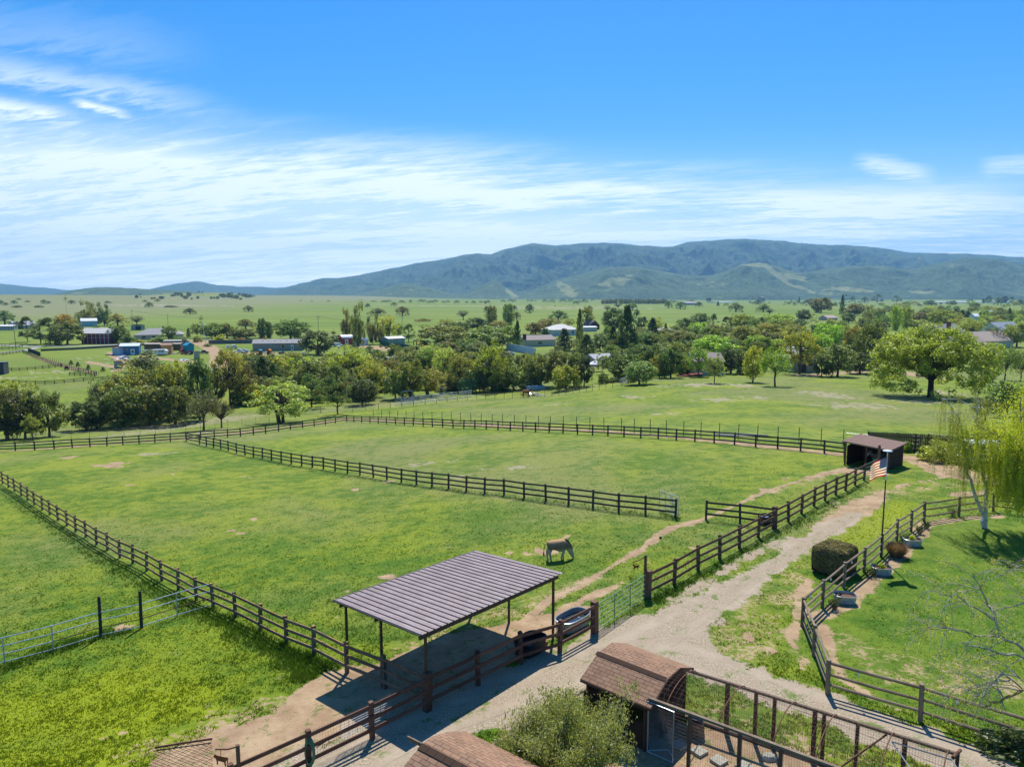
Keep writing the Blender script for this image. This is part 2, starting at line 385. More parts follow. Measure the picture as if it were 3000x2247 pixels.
YARD=[ pline([(570,1003),(650,1001),(730,1001)],[14,18,14]), pline([(690,1030),(760,1038),(880,1036)],[3,4,3]), pline([(420,1045),(560,1060)],[3,3]), pline([(690,1000),(620,1004),(560,1010)],[8,12,8]), pline([(600,1010),(650,1040),(640,1075)],[4,5,4]), pline([(1050,1012),(1110,1020),(1180,1030)],[5,6,4]), pline([(260,1060),(330,1075)],[2,2]), pline([(80,1040),(200,1075),(300,1100)],[1.2,1.5,1.2]),
       pline([(1550,1055),(1640,1060),(1720,1075)],[4,5,4]), pline([(2350,1100),(2600,1085),(2750,1110)],[3,3,3]), pline([(340,1090),(360,1060),(330,1030)],[2,3,3])]
WORN=[pline([(2080,2080),(2250,2140),(2450,2200),(2650,2270)],[1.1,1.3,1.3,1.3]),pline([(2060,1930),(2170,1860),(2260,1760),(2340,1660)],[2.2,2.2,1.8,1.2]),pline([(2380,1560),(2500,1480),(2620,1440),(2780,1420)],[1.2,1.8,1.8,1.6]),pline([(1950,1960),(2150,2040),(2350,2120)],[.8,1.0,.9]),pline([(2480,1880),(2620,1960),(2850,1990)],[1.2,2.0,2.2]),pline([(1480,1790),(1650,1720),(1850,1660),(1930,1640)],[1.5,1.2,1.0,.8]),pline([(420,2200),(650,2110),(850,2060),(980,2010)],[1.6,1.6,1.5,1.0]),pline([(870,1372),(1200,1426),(1500,1462),(1970,1520)],.6),pline([(1900,1800),(2050,1710),(2200,1630)],.5),pline([(1050,1960),(1200,1900),(1450,1790)],[1.0,1.2,1.0]),pline([(690,1555),(900,1600),(1140,1680)],.25),pline([(2250,1440),(2400,1400),(2480,1375)],[1.4,1.3,1.4]),pline([(1750,1900),(1900,1880),(2000,1900)],[.8,.9,.8])]
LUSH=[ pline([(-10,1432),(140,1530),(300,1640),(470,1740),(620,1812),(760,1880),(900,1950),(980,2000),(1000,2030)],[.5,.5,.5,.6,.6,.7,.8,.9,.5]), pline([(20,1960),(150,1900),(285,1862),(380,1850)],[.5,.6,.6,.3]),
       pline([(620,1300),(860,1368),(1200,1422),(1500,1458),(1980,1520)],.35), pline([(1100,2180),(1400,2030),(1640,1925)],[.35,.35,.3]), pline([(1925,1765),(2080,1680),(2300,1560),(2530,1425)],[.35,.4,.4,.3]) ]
LAWN=pline([(2450,1990),(2500,1900),(2640,1750),(2760,1640),(2900,1580),(3100,1560)],[.5,3.0,3.5,4,4,4]); LAWN2=pline([(2700,1950),(2900,1850),(3150,1800)],[4,5,6])
YEL=[pline([(0,2100),(300,2080),(520,2060)],[3,3,2]),pline([(0,2230),(300,2230)],[2,2.5]),pline([(2440,1620),(2560,1560),(2640,1480)],[1.0,1.6,1.4]),pline([(1000,2060),(1000,2061)],[.1,.1])]
def masks(x,y):
    jn=(fbm(x*1.3,y*1.3,4,3)-.47); jn2=fbm(x*.35,y*.35,3,9)-.47
    def cov(lst,soft,j1=1.0,j2=.6):
        best=np.full(x.shape,-1e9)
        for P,Wd in lst: best=np.maximum(best,seg_d(x,y,P,Wd))
        return np.clip(.5+(best+jn*j1+jn2*j2)/soft,0,1)
    def ell(lst,s=1.0):
        best=np.zeros(x.shape)
        for (px,py,rx,ry) in lst:
            q=G(px,py); dpt=proj(q)[2]; wx=rx/FPX*dpt; q2=G(px,py-ry); wy=max(abs(q2.y-q.y),.25)
            e=np.hypot((x-q.x)/wx,(y-q.y)/wy); best=np.maximum(best,np.clip((1.15-e+jn*2.6)*.9,0,.8)*s)
        return best
    gr=cov(GRAVEL,1.1,1.5,1.0); di=np.maximum(cov(DIRT,.75,.9,.5),cov(WORN,1.6,1.5,1.0)*.48); di=np.maximum(di,ell(PATCH)); di=np.maximum(di,cov(YARD,3,2,2))
    dry=np.maximum(ell(DRYP)*.85,cov(DRYL,3,3,3)*.50)
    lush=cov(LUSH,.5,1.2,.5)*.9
    lawn=np.maximum(cov([LAWN],1.0,.3,.2),cov([LAWN2],1.0,.3,.2)); yel=cov(YEL,3.0,3,2)*.8
    tr_=np.zeros(x.shape)
    for off in (-.85,.85):
        for P,_ in GRAVEL[:2]:
            Q=[]; 
            for k in range(len(P)):
                a=P[max(k-1,0)];b=P[min(k+1,len(P)-1)]; L=math.hypot(b[0]-a[0],b[1]-a[1])+1e-9; Q.append((P[k][0]-(b[1]-a[1])/L*off,P[k][1]+(b[0]-a[0])/L*off))
            tr_=np.maximum(tr_,np.clip((seg_d(x,y,Q,[.30]*len(Q))+.25+jn*.35)/.35,0,1))
    masks.track=tr_
    return gr,di,dry,lush,lawn,yel
# ---------------- ground material ----------------
def ground_material():
    m=bpy.data.materials.new('ground'); m.use_nodes=True; t=NT(m.node_tree); t.n.clear()
    pos=t.geo().outputs['Position']; X,Y,Z=t.xyz(pos)[:3]; P=t.cxyz(X,Y,0.0)
    An=t.new('ShaderNodeAttribute',attribute_name='mk'); A=An.outputs['Color']; trk=An.outputs['Alpha']; B=t.new('ShaderNodeAttribute',attribute_name='mk2').outputs['Color']
    gr,di,dry=t.xyz(A)[:3]; lush,lawn,yel=t.xyz(B)[:3]
    farm=t.mr(Y,150,420)                                   # beyond the creek the grass reads flatter
    nA=t.noise(P,.022,4,.6,.4); nB=t.noise(P,.11,5,.62,.3); nC=t.noise(P,.75,5,.65); nD=t.noise(P,4.2,4,.65); nE=t.noise(P,19.0,3,.6)
    Pf=t.cxyz(t.m('MULTIPLY',X,.25),Y,0.0); nF=t.noise(Pf,.012,5,.6,.6); nG=t.noise(Pf,.0035,4,.6)
    green=t.mix(t.mr(Y,20,75),(.078,.150,.010),(.120,.178,.020)); dk=(.036,.088,.007); yg=t.mix(t.mr(Y,20,75),(.170,.225,.010),(.205,.240,.026)); gy=(.185,.195,.065); tan=(.30,.26,.13)
    c=t.mix(t.mr(t.m('ADD',t.m('MULTIPLY',nB,.6),t.m('MULTIPLY',nC,.4)),.40,.60),green,yg)
    c=t.mix(t.m('MULTIPLY',t.mr(nA,.44,.60),t.mr(Y,18,60,.35,.85)),c,gy)
    c=t.mix(t.m('MULTIPLY',t.mr(t.m('ADD',t.m('MULTIPLY',nC,.65),t.m('MULTIPLY',nB,.35)),.53,.40),.60),c,(.055,.125,.009))
    c=t.mix(t.m('MULTIPLY',t.mr(nD,.50,.33),t.mr(Y,25,85,.40,.15)),c,dk)
    c=t.mix(t.m('MULTIPLY',t.mr(nD,.55,.72),.50),c,yg)
    c=t.mix(t.m('MULTIPLY',yel,.85),c,(.25,.29,.008))
    c=t.mix(t.m('MULTIPLY',lawn,.7),c,t.mix(t.mr(nC,.35,.62),(.055,.125,.010),(.12,.185,.020)))
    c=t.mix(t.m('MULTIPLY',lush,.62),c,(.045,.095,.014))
    # the far plain
    pl=t.mix(t.mr(nF,.36,.64),(.115,.175,.020),(.165,.215,.028)); pl=t.mix(t.m('MULTIPLY',t.mr(nG,.5,.68),.55),pl,(.215,.215,.09))
    leftd=t.m('MULTIPLY',t.mr(X,-330,-800),t.mr(Y,620,900)); pl=t.mix(t.m('MULTIPLY',leftd,.75),pl,(.21,.205,.10))
    c=t.mix(farm,c,pl)
    # dried thatch
    dn=t.m('ADD',dry,t.m('MULTIPLY',t.m('SUBTRACT',nC,.5),1.3)); dn=t.m('ADD',dn,t.m('MULTIPLY',t.m('SUBTRACT',nD,.5),1.0))
    c=t.mix(t.m('MULTIPLY',t.mr(dn,.36,.66),.9),c,t.mix(nD,(.20,.165,.10),(.42,.36,.25)))
    # small thin spots everywhere
    th=t.m('MULTIPLY',t.mr(t.noise(P,.55,5,.7),.62,.72),t.m('SUBTRACT',1.0,farm)); c=t.mix(t.m('MULTIPLY',th,.45),c,(.33,.28,.15))
    # bare dirt
    dm=t.m('ADD',di,t.m('MULTIPLY',t.m('SUBTRACT',nC,.5),.55)); dm=t.m('ADD',dm,t.m('MULTIPLY',t.m('SUBTRACT',nD,.5),.75)); dm=t.mr(dm,.44,.60)
    dc=t.mix(t.mr(nC,.35,.65),(.29,.185,.105),(.41,.29,.17)); dc=t.mix(t.m('MULTIPLY',t.mr(nD,.35,.7),.35),dc,(.27,.20,.13))
    dc=t.mix(t.m('MULTIPLY',t.mr(nE,.58,.72),.5),dc,(.50,.40,.28))
    wt=t.m('MULTIPLY',t.mr(t.noise(P,1.7,5,.78,.5),.54,.62),t.mr(nD,.3,.55)); dc=t.mix(t.m('MULTIPLY',wt,.75),dc,(.085,.14,.018))
    c=t.mix(dm,c,dc)
    # gravel
    gm=t.m('ADD',gr,t.m('MULTIPLY',t.m('SUBTRACT',nC,.5),.9)); gm=t.m('ADD',gm,t.m('MULTIPLY',t.m('SUBTRACT',nD,.5),1.1)); gm=t.mr(gm,.42,.62)
    nS=t.m('ADD',t.m('MULTIPLY',t.noise(P,30.0,2,.8),.5),t.m('MULTIPLY',t.noise(P,11.0,3,.8),.5)); gc=t.mix(t.mr(nS,.40,.60),(.165,.128,.085),(.49,.40,.285)); gc=t.mix(t.m('MULTIPLY',t.mr(nC,.38,.62),.55),gc,(.29,.225,.15)); wd=t.m('MULTIPLY',t.mr(t.noise(P,1.1,5,.78,.4),.535,.64),.85); gc=t.mix(wd,gc,(.09,.15,.02))
    gc=t.mix(t.m('MULTIPLY',trk,.72),gc,t.mix(t.mr(nC,.35,.65),(.31,.245,.175),(.41,.335,.245)))
    c=t.mix(gm,c,gc)
    fv=t.m('ADD',.74,t.m('MULTIPLY',nE,.52)); c=t.mix(1.0,c,t.cxyz(fv,fv,fv),'MULTIPLY')
    bare=t.m('MAXIMUM',dm,gm)
    hgt=t.m('ADD',t.m('MULTIPLY',nD,.7),t.m('MULTIPLY',nE,.5)); 
    st=t.m('MULTIPLY',t.mr(Y,500,20,.12,.6),t.m('SUBTRACT',1.0,t.m('MULTIPLY',bare,.45)))
    bp=t.new('ShaderNodeBump'); t.put(bp.inputs['Height'],hgt); t.put(bp.inputs['Strength'],st); t.put(bp.inputs['Distance'],.10)
    b=t.bsdf(c,.92,.12,0,bp.outputs[0]); o=t.new('ShaderNodeOutputMaterial'); t.l.new(b,o.inputs[0]); return m
GM=ground_material()
def set_masks(o,x,y,force=None):
    gr,di,dry,lush,lawn,yel=masks(x,y)
    if force=='gravel': gr=np.ones_like(gr)
    if force=='dirt': di=np.ones_like(di)
    for nm,(a,b,c) in (('mk',(gr,di,dry)),('mk2',(lush,lawn,yel))):
        at=o.data.attributes.new(nm,'FLOAT_COLOR','POINT'); arr=np.stack([a,b,c,masks.track],1).astype(np.float32); at.data.foreach_set('color',arr.ravel())
def grid_faces(nr,nc):
    i=np.arange(nr-1)[:,None]*nc+np.arange(nc-1)[None,:]; i=i.ravel(); return np.stack([i,i+1,i+nc+1,i+nc],1)
def build_ground():
    Ds=[]; d0=5.0
    while d0<13500: Ds.append(d0); d0*=1.0125 if d0<260 else 1.022
    Ds=np.array(Ds)
    an=np.concatenate([np.linspace(-178,-62,26),np.linspace(-58,-46,13),np.linspace(-45,45,420),np.linspace(46,58,13),np.linspace(62,178,26)])
    A_,D_=np.meshgrid(np.radians(an),Ds); x=(np.sin(A_)*D_).ravel(); y=(np.cos(A_)*D_).ravel()
    V=np.stack([x,y,hz(x,y)],1); F=grid_faces(len(Ds),len(an))
    # close the hub and the seam behind the camera
    o=npmesh('meadow',V,F[:, ::-1],GM,smooth=True)
    set_masks(o,x,y); tag(o,'rolling green pasture ground reaching to the horizon',None,kind='structure')
build_ground()
def ribbon(name,label,P,Wd,force,dz=.006,scale=.55,seglen=.6,material=None):
    pts=[];ws=[]
    for k in range(len(P)-1):
        L=math.hypot(P[k+1][0]-P[k][0],P[k+1][1]-P[k][1]); n=max(1,int(L/seglen))
        for i in range(n):
            t=i/n; pts.append((P[k][0]*(1-t)+P[k+1][0]*t,P[k][1]*(1-t)+P[k+1][1]*t)); ws.append(Wd[k]*(1-t)+Wd[k+1]*t)
    pts.append(P[-1]); ws.append(Wd[-1]); pts=np.array(pts); ws=np.array(ws)
    for _ in range(4): pts[1:-1]=.25*pts[:-2]+.5*pts[1:-1]+.25*pts[2:]
    tg=np.gradient(pts,axis=0); tg/=np.linalg.norm(tg,axis=1)[:,None]+1e-9; nm=np.stack([-tg[:,1],tg[:,0]],1)
    ac=np.linspace(-1,1,7); wig=1+.25*(fbm(np.arange(len(pts))*.35,np.zeros(len(pts)),3,5)-.5)
    XY=pts[:,None,:]+nm[:,None,:]*(ac[None,:,None]*(ws*scale*wig)[:,None,None]); XY=XY.reshape(-1,2)
    z=hz(XY[:,0],XY[:,1])+dz; V=np.stack([XY[:,0],XY[:,1],z],1)
    o=npmesh(name,V,grid_faces(len(pts),7),material or GM,smooth=True)
    if material is None: set_masks(o,XY[:,0],XY[:,1],force)
    tag(o,label,None,kind='structure'); return o
ribbon('driveway','pale gravel driveway running up between the paddock fence and the garden',*GRAVEL[0],'gravel')
ribbon('driveway','gravel branch of the driveway curving right past the poultry run',*GRAVEL[1],'gravel',dz=.010)
ribbon('path','narrow worn animal trail across the paddock',*DIRT[1],'dirt',dz=.008)
ribbon('path','dirt track between the far paddock fence and the wire fence',*DIRT[7],'dirt',dz=.02)
ribbon('path','bare dirt lane bending right behind the run-in shed',*DIRT[8],'dirt',dz=.015)
ROADM=mat('asphalt',(.33,.32,.31),.9,.12,.5)
rp,rw=pline([(-80,1009),(0,1011),(90,1015),(200,1016),(330,1011),(430,1004),(560,996),(700,992)],2.6); ribbon('road','pale grey lane running past the red barn',rp,rw,None,dz=.05,scale=1,seglen=4,material=ROADM)
rp,rw=pline([(-80,1041),(0,1034),(84,1026),(110,1018)],2.0); ribbon('road','short pale lane joining the road at the far left',rp,rw,None,dz=.08,scale=1,seglen=4,material=ROADM)
# ---------------- hills and mountains ----------------
def hill_material(name,scrub,scrub2,grass,thr,sc,stretch=1.0):
    m=bpy.data.materials.new(name); m.use_nodes=True; t=NT(m.node_tree); t.n.clear()
    pos=t.geo().outputs['Position']; nz=t.xyz(t.geo().outputs['Normal'])
    n1=t.noise(pos,sc,5,.65,.5); n2=t.noise(pos,sc*12,4,.7); n3=t.noise(pos,sc*3.5,4,.6); vo=t.new('ShaderNodeTexVoronoi'); t.put(vo.inputs['Vector'],pos); t.put(vo.inputs['Scale'],sc*34)
    c=t.mix(t.mr(t.m('ADD',t.m('MULTIPLY',n2,.5),t.m('MULTIPLY',n3,.5)),.38,.62),scrub,scrub2)
    c=t.mix(t.m('MULTIPLY',t.mr(vo.outputs['Distance'],.25,.75),.5),c,tuple(min(1,k*2.1) for k in scrub2))
    gm=t.mr(t.m('ADD',t.m('MULTIPLY',n1,.7),t.m('MULTIPLY',n3,.3)),thr,thr+.035); c=t.mix(t.m('MULTIPLY',gm,.8),c,grass)
    at=t.new('ShaderNodeAttribute',attribute_name='bald').outputs['Fac']; bm=t.mr(t.m('ADD',at,t.m('MULTIPLY',t.m('SUBTRACT',n3,.5),1.6)),.5,.62); c=t.mix(bm,c,grass)
    bp=t.new('ShaderNodeBump'); t.put(bp.inputs['Height'],n2); t.put(bp.inputs['Strength'],1.0); t.put(bp.inputs['Distance'],.35/sc*.05)
    o=t.new('ShaderNodeOutputMaterial'); t.l.new(t.bsdf(c,.95,.05,0,bp.outputs[0]),o.inputs[0]); return m
def range_mesh(name,label,prof,Db,Dr,material,nc=520,nr=90,spur=.35,fr=1/900.,power=.8,sd=1,bald=(),back=.35,fz=-13):
    "a mountain range standing between the distances Db and Dr whose skyline runs through the profile (photo pixels)"
    xs=np.array([p[0] for p in prof],float); ys=np.array([p[1] for p in prof],float)
    px=np.linspace(xs[0],xs[-1],nc); py=np.interp(px,xs,ys)
    py=py+ (fbm(px*.03,px*0,4,sd)-.47)*np.interp(px,[xs[0],xs[0]+60,xs[-1]-60,xs[-1]],[0,5,5,0]) if True else py
    u=(px-CX)/FPX; vv=(CY-py)/FPX; b=np.cos(PITCH)+vv*np.sin(PITCH); cz=-np.sin(PITCH)+vv*np.cos(PITCH)
    ta=u/b; Hh=CAMZ+cz/b*Dr-fz
    Hh=np.maximum(Hh,1.0)
    s=np.concatenate([np.linspace(0,1,nr),1+np.linspace(.04,back,8)]); S_,K=np.meshgrid(s,np.arange(nc),indexing='ij')
    y=Db+(Dr-Db)*S_; x=ta[K]*y
    f=np.where(S_<=1,np.clip(S_,0,1)**power,1-((S_-1)/back)**1.2)
    rg=ridged(x*fr+fbm(x*fr*.7,y*fr*.7,3,sd+5)*1.2,y*fr*.45,5,sd); env=np.clip(S_,0,1)*np.clip(1-S_,0,1)*4
    z=Hh[K]*(f*(1+0)+spur*(rg-.45)*env)+fz
    lim_=(Hh[K]+fz-CAMZ)/Dr*y*(.86+.13*np.clip(S_,0,1))+CAMZ; z=np.where(S_<.985,np.minimum(z,lim_),z)
    V=np.stack([x.ravel(),y.ravel(),z.ravel()],1)
    o=npmesh(name,V,grid_faces(len(s),nc)[:, ::1],material,smooth=True)
    bl=np.zeros(V.shape[0])
    if bald:
        pxx=CX+FPX*(V[:,0])/(V[:,1]*math.cos(PITCH)-(V[:,2]-CAMZ)*math.sin(PITCH)); up=V[:,1]*math.sin(PITCH)+(V[:,2]-CAMZ)*math.cos(PITCH); pyy=CY-FPX*up/(V[:,1]*math.cos(PITCH)-(V[:,2]-CAMZ)*math.sin(PITCH))
        for (bx,by,rx,ry,ang,am) in bald:
            ca,sa=math.cos(R(ang)),math.sin(R(ang)); dx_,dy_=pxx-bx,pyy-by; e=np.hypot((dx_*ca+dy_*sa)/rx,(-dx_*sa+dy_*ca)/ry); bl=np.maximum(bl,np.clip(1.5-e,0,1)*am)
    at=o.data.attributes.new('bald','FLOAT','POINT'); at.data.foreach_set('value',bl.astype(np.float32))
    tag(o,label,None,kind='structure'); return o
ov=lambda L:[(a*1.3562,b*1.3562) for a,b in L]
HM1=hill_material('chaparral',(.014,.032,.018),(.075,.108,.050),(.17,.20,.08),.60,1/520.)
HM2=hill_material('foothill',(.016,.036,.020),(.082,.115,.050),(.22,.24,.10),.58,1/330.)
HM3=hill_material('grass_hill',(.12,.17,.04),(.16,.20,.05),(.20,.21,.08),.5,1/200.)
range_mesh('mountains','long blue-green mountain range behind the valley',ov([(370,662),(450,645),(520,638),(560,634),(600,627),(650,612),(700,601),(760,598),(830,583),(900,569),(960,561),(1000,550),(1030,548),(1060,549),(1100,536),(1150,526),(1200,530),(1260,525),(1330,526),(1390,531),(1450,534),(1490,523),(1560,518),(1600,516),(1630,517),(1680,520),(1750,528),(1830,529),(1900,536),(1960,545),(2020,547),(2090,548),(2150,552),(2212,556),(2330,560),(2700,575)]),6800,10500,HM1,nc=1300,nr=200,spur=.55,fr=1/430.,power=1.05,sd=3)
range_mesh('foothills','wooded foothills with pale grassy slopes below the mountains',ov([(690,648),(740,640),(800,632),(870,612),(930,622),(980,636),(1010,633),(1040,617),(1070,604),(1095,622),(1120,640),(1160,622),(1200,607),(1270,588),(1310,577),(1360,575),(1420,585),(1490,598),(1550,592),(1600,572),(1640,567),(1680,574),(1720,590),(1780,582),(1850,574),(1910,574),(1960,584),(2010,574),(2090,556),(2150,560),(2212,572),(2400,585),(2700,600)]),5200,6600,HM2,nc=900,nr=120,spur=.55,fr=1/420.,power=.8,sd=11,
   bald=[(1505,850,24,22,60,1.1),(1800,825,60,16,-10,.8),(1660,850,50,18,40,.7),(2190,772,60,7,8,1.3),(2270,800,60,7,38,1.3),(2330,812,50,9,10,.9),(2500,850,80,8,5,.75),(2700,855,50,6,0,.7),(2350,845,60,7,20,.7)])
range_mesh('far_hills','pale blue hills at the far left horizon',ov([(-160,612),(-60,610),(0,613),(40,618),(110,623),(150,628),(190,625),(240,627),(280,624),(310,628),(340,621),(380,613),(430,608),(470,616),(520,620),(560,620),(640,622),(700,630)]),9800,12000,HM1,nc=300,nr=50,spur=.2,fr=1/1500.,power=1.0,sd=21)
range_mesh('dark_hills','low dark wooded hills at the left behind the pasture',ov([(60,648),(120,636),(160,626),(200,622),(250,620),(300,624),(340,626),(400,628),(460,634),(520,648)]),4200,5200,HM2,nc=240,nr=50,spur=.25,fr=1/700.,power=.8,sd=31)
range_mesh('grassy_hill','low rounded green hill dotted with oaks at the left',ov([(262,650),(300,641),(330,636),(372,634),(420,634),(470,632),(510,635),(550,642),(590,651),(615,653)]),2300,2900,HM3,nc=200,nr=40,spur=.12,fr=1/300.,power=.75,sd=41)
# ---------------- tree prototypes (unit height, unit crown width) ----------------
LEAF=leafmat('foliage',[(.11,.135,.045),(.255,.285,.082),(.42,.45,.20)],.54)
BARK=mat('bark',(.15,.115,.085),.95,.5,9,.1); BARKP=mat('pale_bark',(.50,.47,.43),.9,.35,9,.1,col2=(.20,.18,.16)); BARKD=mat('dark_bark',(.07,.055,.042),.95,.4,9,.1)
def cards(rng,cen,rad,n,size,flat=.0,droop=0.0,squash=.8,shell=.55):
    cen=np.asarray(cen,float); rad=np.asarray(rad,float); k=len(cen); idx=np.repeat(np.arange(k),n); N=len(idx)
    d=rng.normal(size=(N,3)); d/=np.linalg.norm(d,axis=1)[:,None]; r=rng.random(N)**(1/3.); r=shell+(1-shell)*r if shell>0 else r
    r*=rng.uniform(.75,1.12,N); P=cen[idx]+d*(rad[idx]*r)[:,None]*np.array([1,1,squash])
    if droop>0: P[:,2]-=rng.random(N)**2*droop
    nrm=d*.75+rng.normal(size=(N,3))*.6; nrm[:,2]+=.25+flat; nrm/=np.linalg.norm(nrm,axis=1)[:,None]
    a=np.cross(nrm,rng.normal(size=(N,3))); a/=np.linalg.norm(a,axis=1)[:,None]+1e-9; b=np.cross(nrm,a)
    s=size*rng.uniform(.55,1.3,N)[:,None]; s2=s*rng.uniform(.45,.9,N)[:,None]
    V=np.stack([P-a*s,P-b*s2,P+a*s,P+b*s2],1).reshape(-1,3); F=np.arange(N*4).reshape(-1,4); return V,F
def limb(mb,a,b,r0,r1,rng,bend=.12,n=4,sides=5):
    a=np.array(a,float); b=np.array(b,float); L=np.linalg.norm(b-a); off=rng.normal(size=3)*bend*L; off[2]=abs(off[2])*.6
    pts=[];rs=[]
    for i in range(n+1):
        t=i/n; p=a*(1-t)+b*t+off*math.sin(math.pi*t); pts.append(p); rs.append(r0*(1-t)+r1*t)
    mb.tube(pts,rs,sides); return pts
PROTO={}
def proto(kind,seed=0):
    key=(kind,seed)
    if key in PROTO: return PROTO[key]
    rng=np.random.default_rng(hash(kind)%1000 if False else sum(map(ord,kind))*7+seed*101)
    tr=MB(); cen=[];rad=[];n=70;size=.026;fl=0;dr=0;sq=.85;sh=.5;bark=BARK
    if kind=='oak':       # dense evergreen oak, broad dome down near the ground
        fork=.22
        for i in range(92):
            ph=rng.uniform(0,2*math.pi); v=rng.uniform(-1,1); rr=max(.55 if v<0 else 0,math.sqrt(max(0,1-v*v)))
            q=rng.uniform(.6,1.0); lob=1+.16*math.sin(3*ph+seed)+.10*math.sin(5*ph+2*seed)
            cen.append((math.cos(ph)*rr*.43*q*lob,math.sin(ph)*rr*.43*q*lob,.52+v*.43*q*(1+.08*math.sin(4*ph)))); rad.append(rng.uniform(.055,.12))
        n=78;size=.021;sh=.35
        tr.tube([(0,0,-.02),(.01,0,.12),(0,.01,.3),(.01,0,.6)],[.035,.027,.022,.01],7)
        for i in range(0,92,5): limb(tr,(0,0,.2+.1*rng.random()),cen[i],.013,.004,rng)
    elif kind in('open','yopen'):    # leafing-out deciduous crown, limbs showing
        m=84
        for i in range(m):
            ph=rng.uniform(0,2*math.pi); v=rng.uniform(-1,1); rr=max(.5 if v<0 else 0,math.sqrt(max(0,1-v*v))); q=rng.uniform(.45,1.0)
            cen.append((math.cos(ph)*rr*.44*q,math.sin(ph)*rr*.44*q,.55+v*.42*q)); rad.append(rng.uniform(.045,.105))
        n=62;size=.0165;sh=.15
        nt=1 if kind=='open' else 3
        for k in range(nt):
            ox=rng.uniform(-.04,.04)*(nt>1); ty=rng.uniform(-.10,.10)*(nt>1)
            tr.tube([(ox,0,-.02),(ox*1.5,ty*.3,.2),(ox*2.5,ty*.8,.5),(ox*3,ty,.8)],[.024,.018,.012,.004],6)
        for i in range(0,m,2): limb(tr,(0,0,.22+.35*rng.random()),cen[i],.009,.002,rng,.14,4,4)
    elif kind=='spread':  # wide flat-topped valley oak
        for i in range(84):
            ph=rng.uniform(0,2*math.pi); q=math.sqrt(rng.random()); 
            cen.append((math.cos(ph)*q*.45,math.sin(ph)*q*.45,.90-.42*q*q*rng.uniform(.5,1.3)-.46*rng.random()*(.3+q))); rad.append(rng.uniform(.06,.11))
        n=56;size=.02;sh=.1;sq=.9
        tr.tube([(0,0,-.03),(.01,.0,.15),(0,.0,.34)],[.05,.036,.032],7)
        for i in range(0,56,2): limb(tr,(0,0,.28+.1*rng.random()),cen[i],.017,.003,rng,.2,5,5)
    elif kind=='bare':    # nearly leafless spreading oak
        for i in range(60):
            ph=rng.uniform(0,2*math.pi); v=rng.uniform(-.3,1); rr=math.sqrt(max(0,1-v*v)); q=rng.uniform(.6,1.0)
            cen.append((math.cos(ph)*rr*.47*q,math.sin(ph)*rr*.47*q,.58+v*.40*q)); rad.append(rng.uniform(.04,.07))
        n=16;size=.016;sh=0
        tr.tube([(0,0,-.02),(.01,0,.2),(0,.01,.34)],[.034,.026,.022],7)
        for i in range(60):
            p=limb(tr,(0,0,.26+.12*rng.random()),cen[i],.011,.0025,rng,.2,5,4)
            for k in range(4):
                q=np.array(p[3+k%2]); limb(tr,q,q+rng.normal(size=3)*.085,.003,.001,rng,.1,2,3)
    elif kind=='redwood':
        for i in range(110):
            z=.10+.88*(i/110)**.95; R0=.46*(1-z)**.80+.02; ph=i*2.4+rng.uniform(-.4,.4); q=rng.uniform(.35,1)*(1+.18*math.sin(i*.9))
            cen.append((math.cos(ph)*R0*q,math.sin(ph)*R0*q,z-.05*q)); rad.append(.045+.085*(1-z)*rng.uniform(.6,1.2))
        n=64;size=.018;sq=.55;sh=.2;dr=.02
        tr.tube([(0,0,-.02),(0,0,.5),(0,0,.99)],[.022,.014,.002],6); bark=BARKD
        for i in range(0,110,3): limb(tr,(0,0,cen[i][2]+.03),cen[i],.005,.001,rng,.03,3,3)
    elif kind=='pine':
        for i in range(44):
            z=rng.uniform(.25,.98); R0=.46*math.sin(min(1,(1.06-z)/.5)*math.pi/2)*(.75+.35*rng.random()); ph=rng.uniform(0,2*math.pi)
            cen.append((math.cos(ph)*R0,math.sin(ph)*R0,z)); rad.append(rng.uniform(.08,.14))
        n=100;size=.020;sq=.55;sh=.2
        tr.tube([(0,0,-.02),(.02,0,.3),(0,.01,.65),(.01,0,.95)],[.026,.02,.012,.003],6); bark=BARKD
        for i in range(44): limb(tr,(.01,0,max(.15,cen[i][2]-.12)),cen[i],.007,.002,rng,.05,3,4)
    elif kind=='tall':    # eucalyptus-like, several upright lobes
        for i in range(70):
            z=rng.uniform(.16,.98); lob=rng.integers(0,3); ox=(-.17,.06,.22)[lob]; zt=(.78,1.0,.68)[lob]; z*=zt
            R0=.20*math.sin(math.pi*min(1,max(.12,(1-z/zt))*1.1)**.6)+.05; ph=rng.uniform(0,2*math.pi)
            cen.append((ox+math.cos(ph)*R0,math.sin(ph)*R0*1.4,z)); rad.append(rng.uniform(.07,.12))
        n=90;size=.021;sh=.25;sq=1.2;dr=.04
        for ox,zt in ((-.17,.72),(.06,.95),(.22,.6)): tr.tube([(0,0,-.02),(ox*.4,0,.2),(ox,0,.45),(ox,0,zt)],[.022,.016,.010,.002],6)
    elif kind=='column':  # poplar / cypress
        for i in range(54):
            z=.06+.92*(i/54); R0=.36*math.sin(math.pi*(1-z)**.7)**.6*rng.uniform(.3,1); ph=i*2.4
            cen.append((math.cos(ph)*R0,math.sin(ph)*R0,z)); rad.append(rng.uniform(.12,.19)*(1.1-z*.6))
        n=90;size=.024;sh=.2;sq=1.1
        tr.tube([(0,0,-.02),(0,0,.95)],[.02,.003],6)
    elif kind=='shrub':
        for i in range(34):
            ph=rng.uniform(0,2*math.pi); v=rng.uniform(0,1); rr=math.sqrt(max(0,1-v*v)); q=rng.uniform(.5,.95)
            cen.append((math.cos(ph)*rr*.42*q,math.sin(ph)*rr*.42*q,.12+v*.75*q)); rad.append(rng.uniform(.10,.17))
        n=64;size=.034;sh=.35
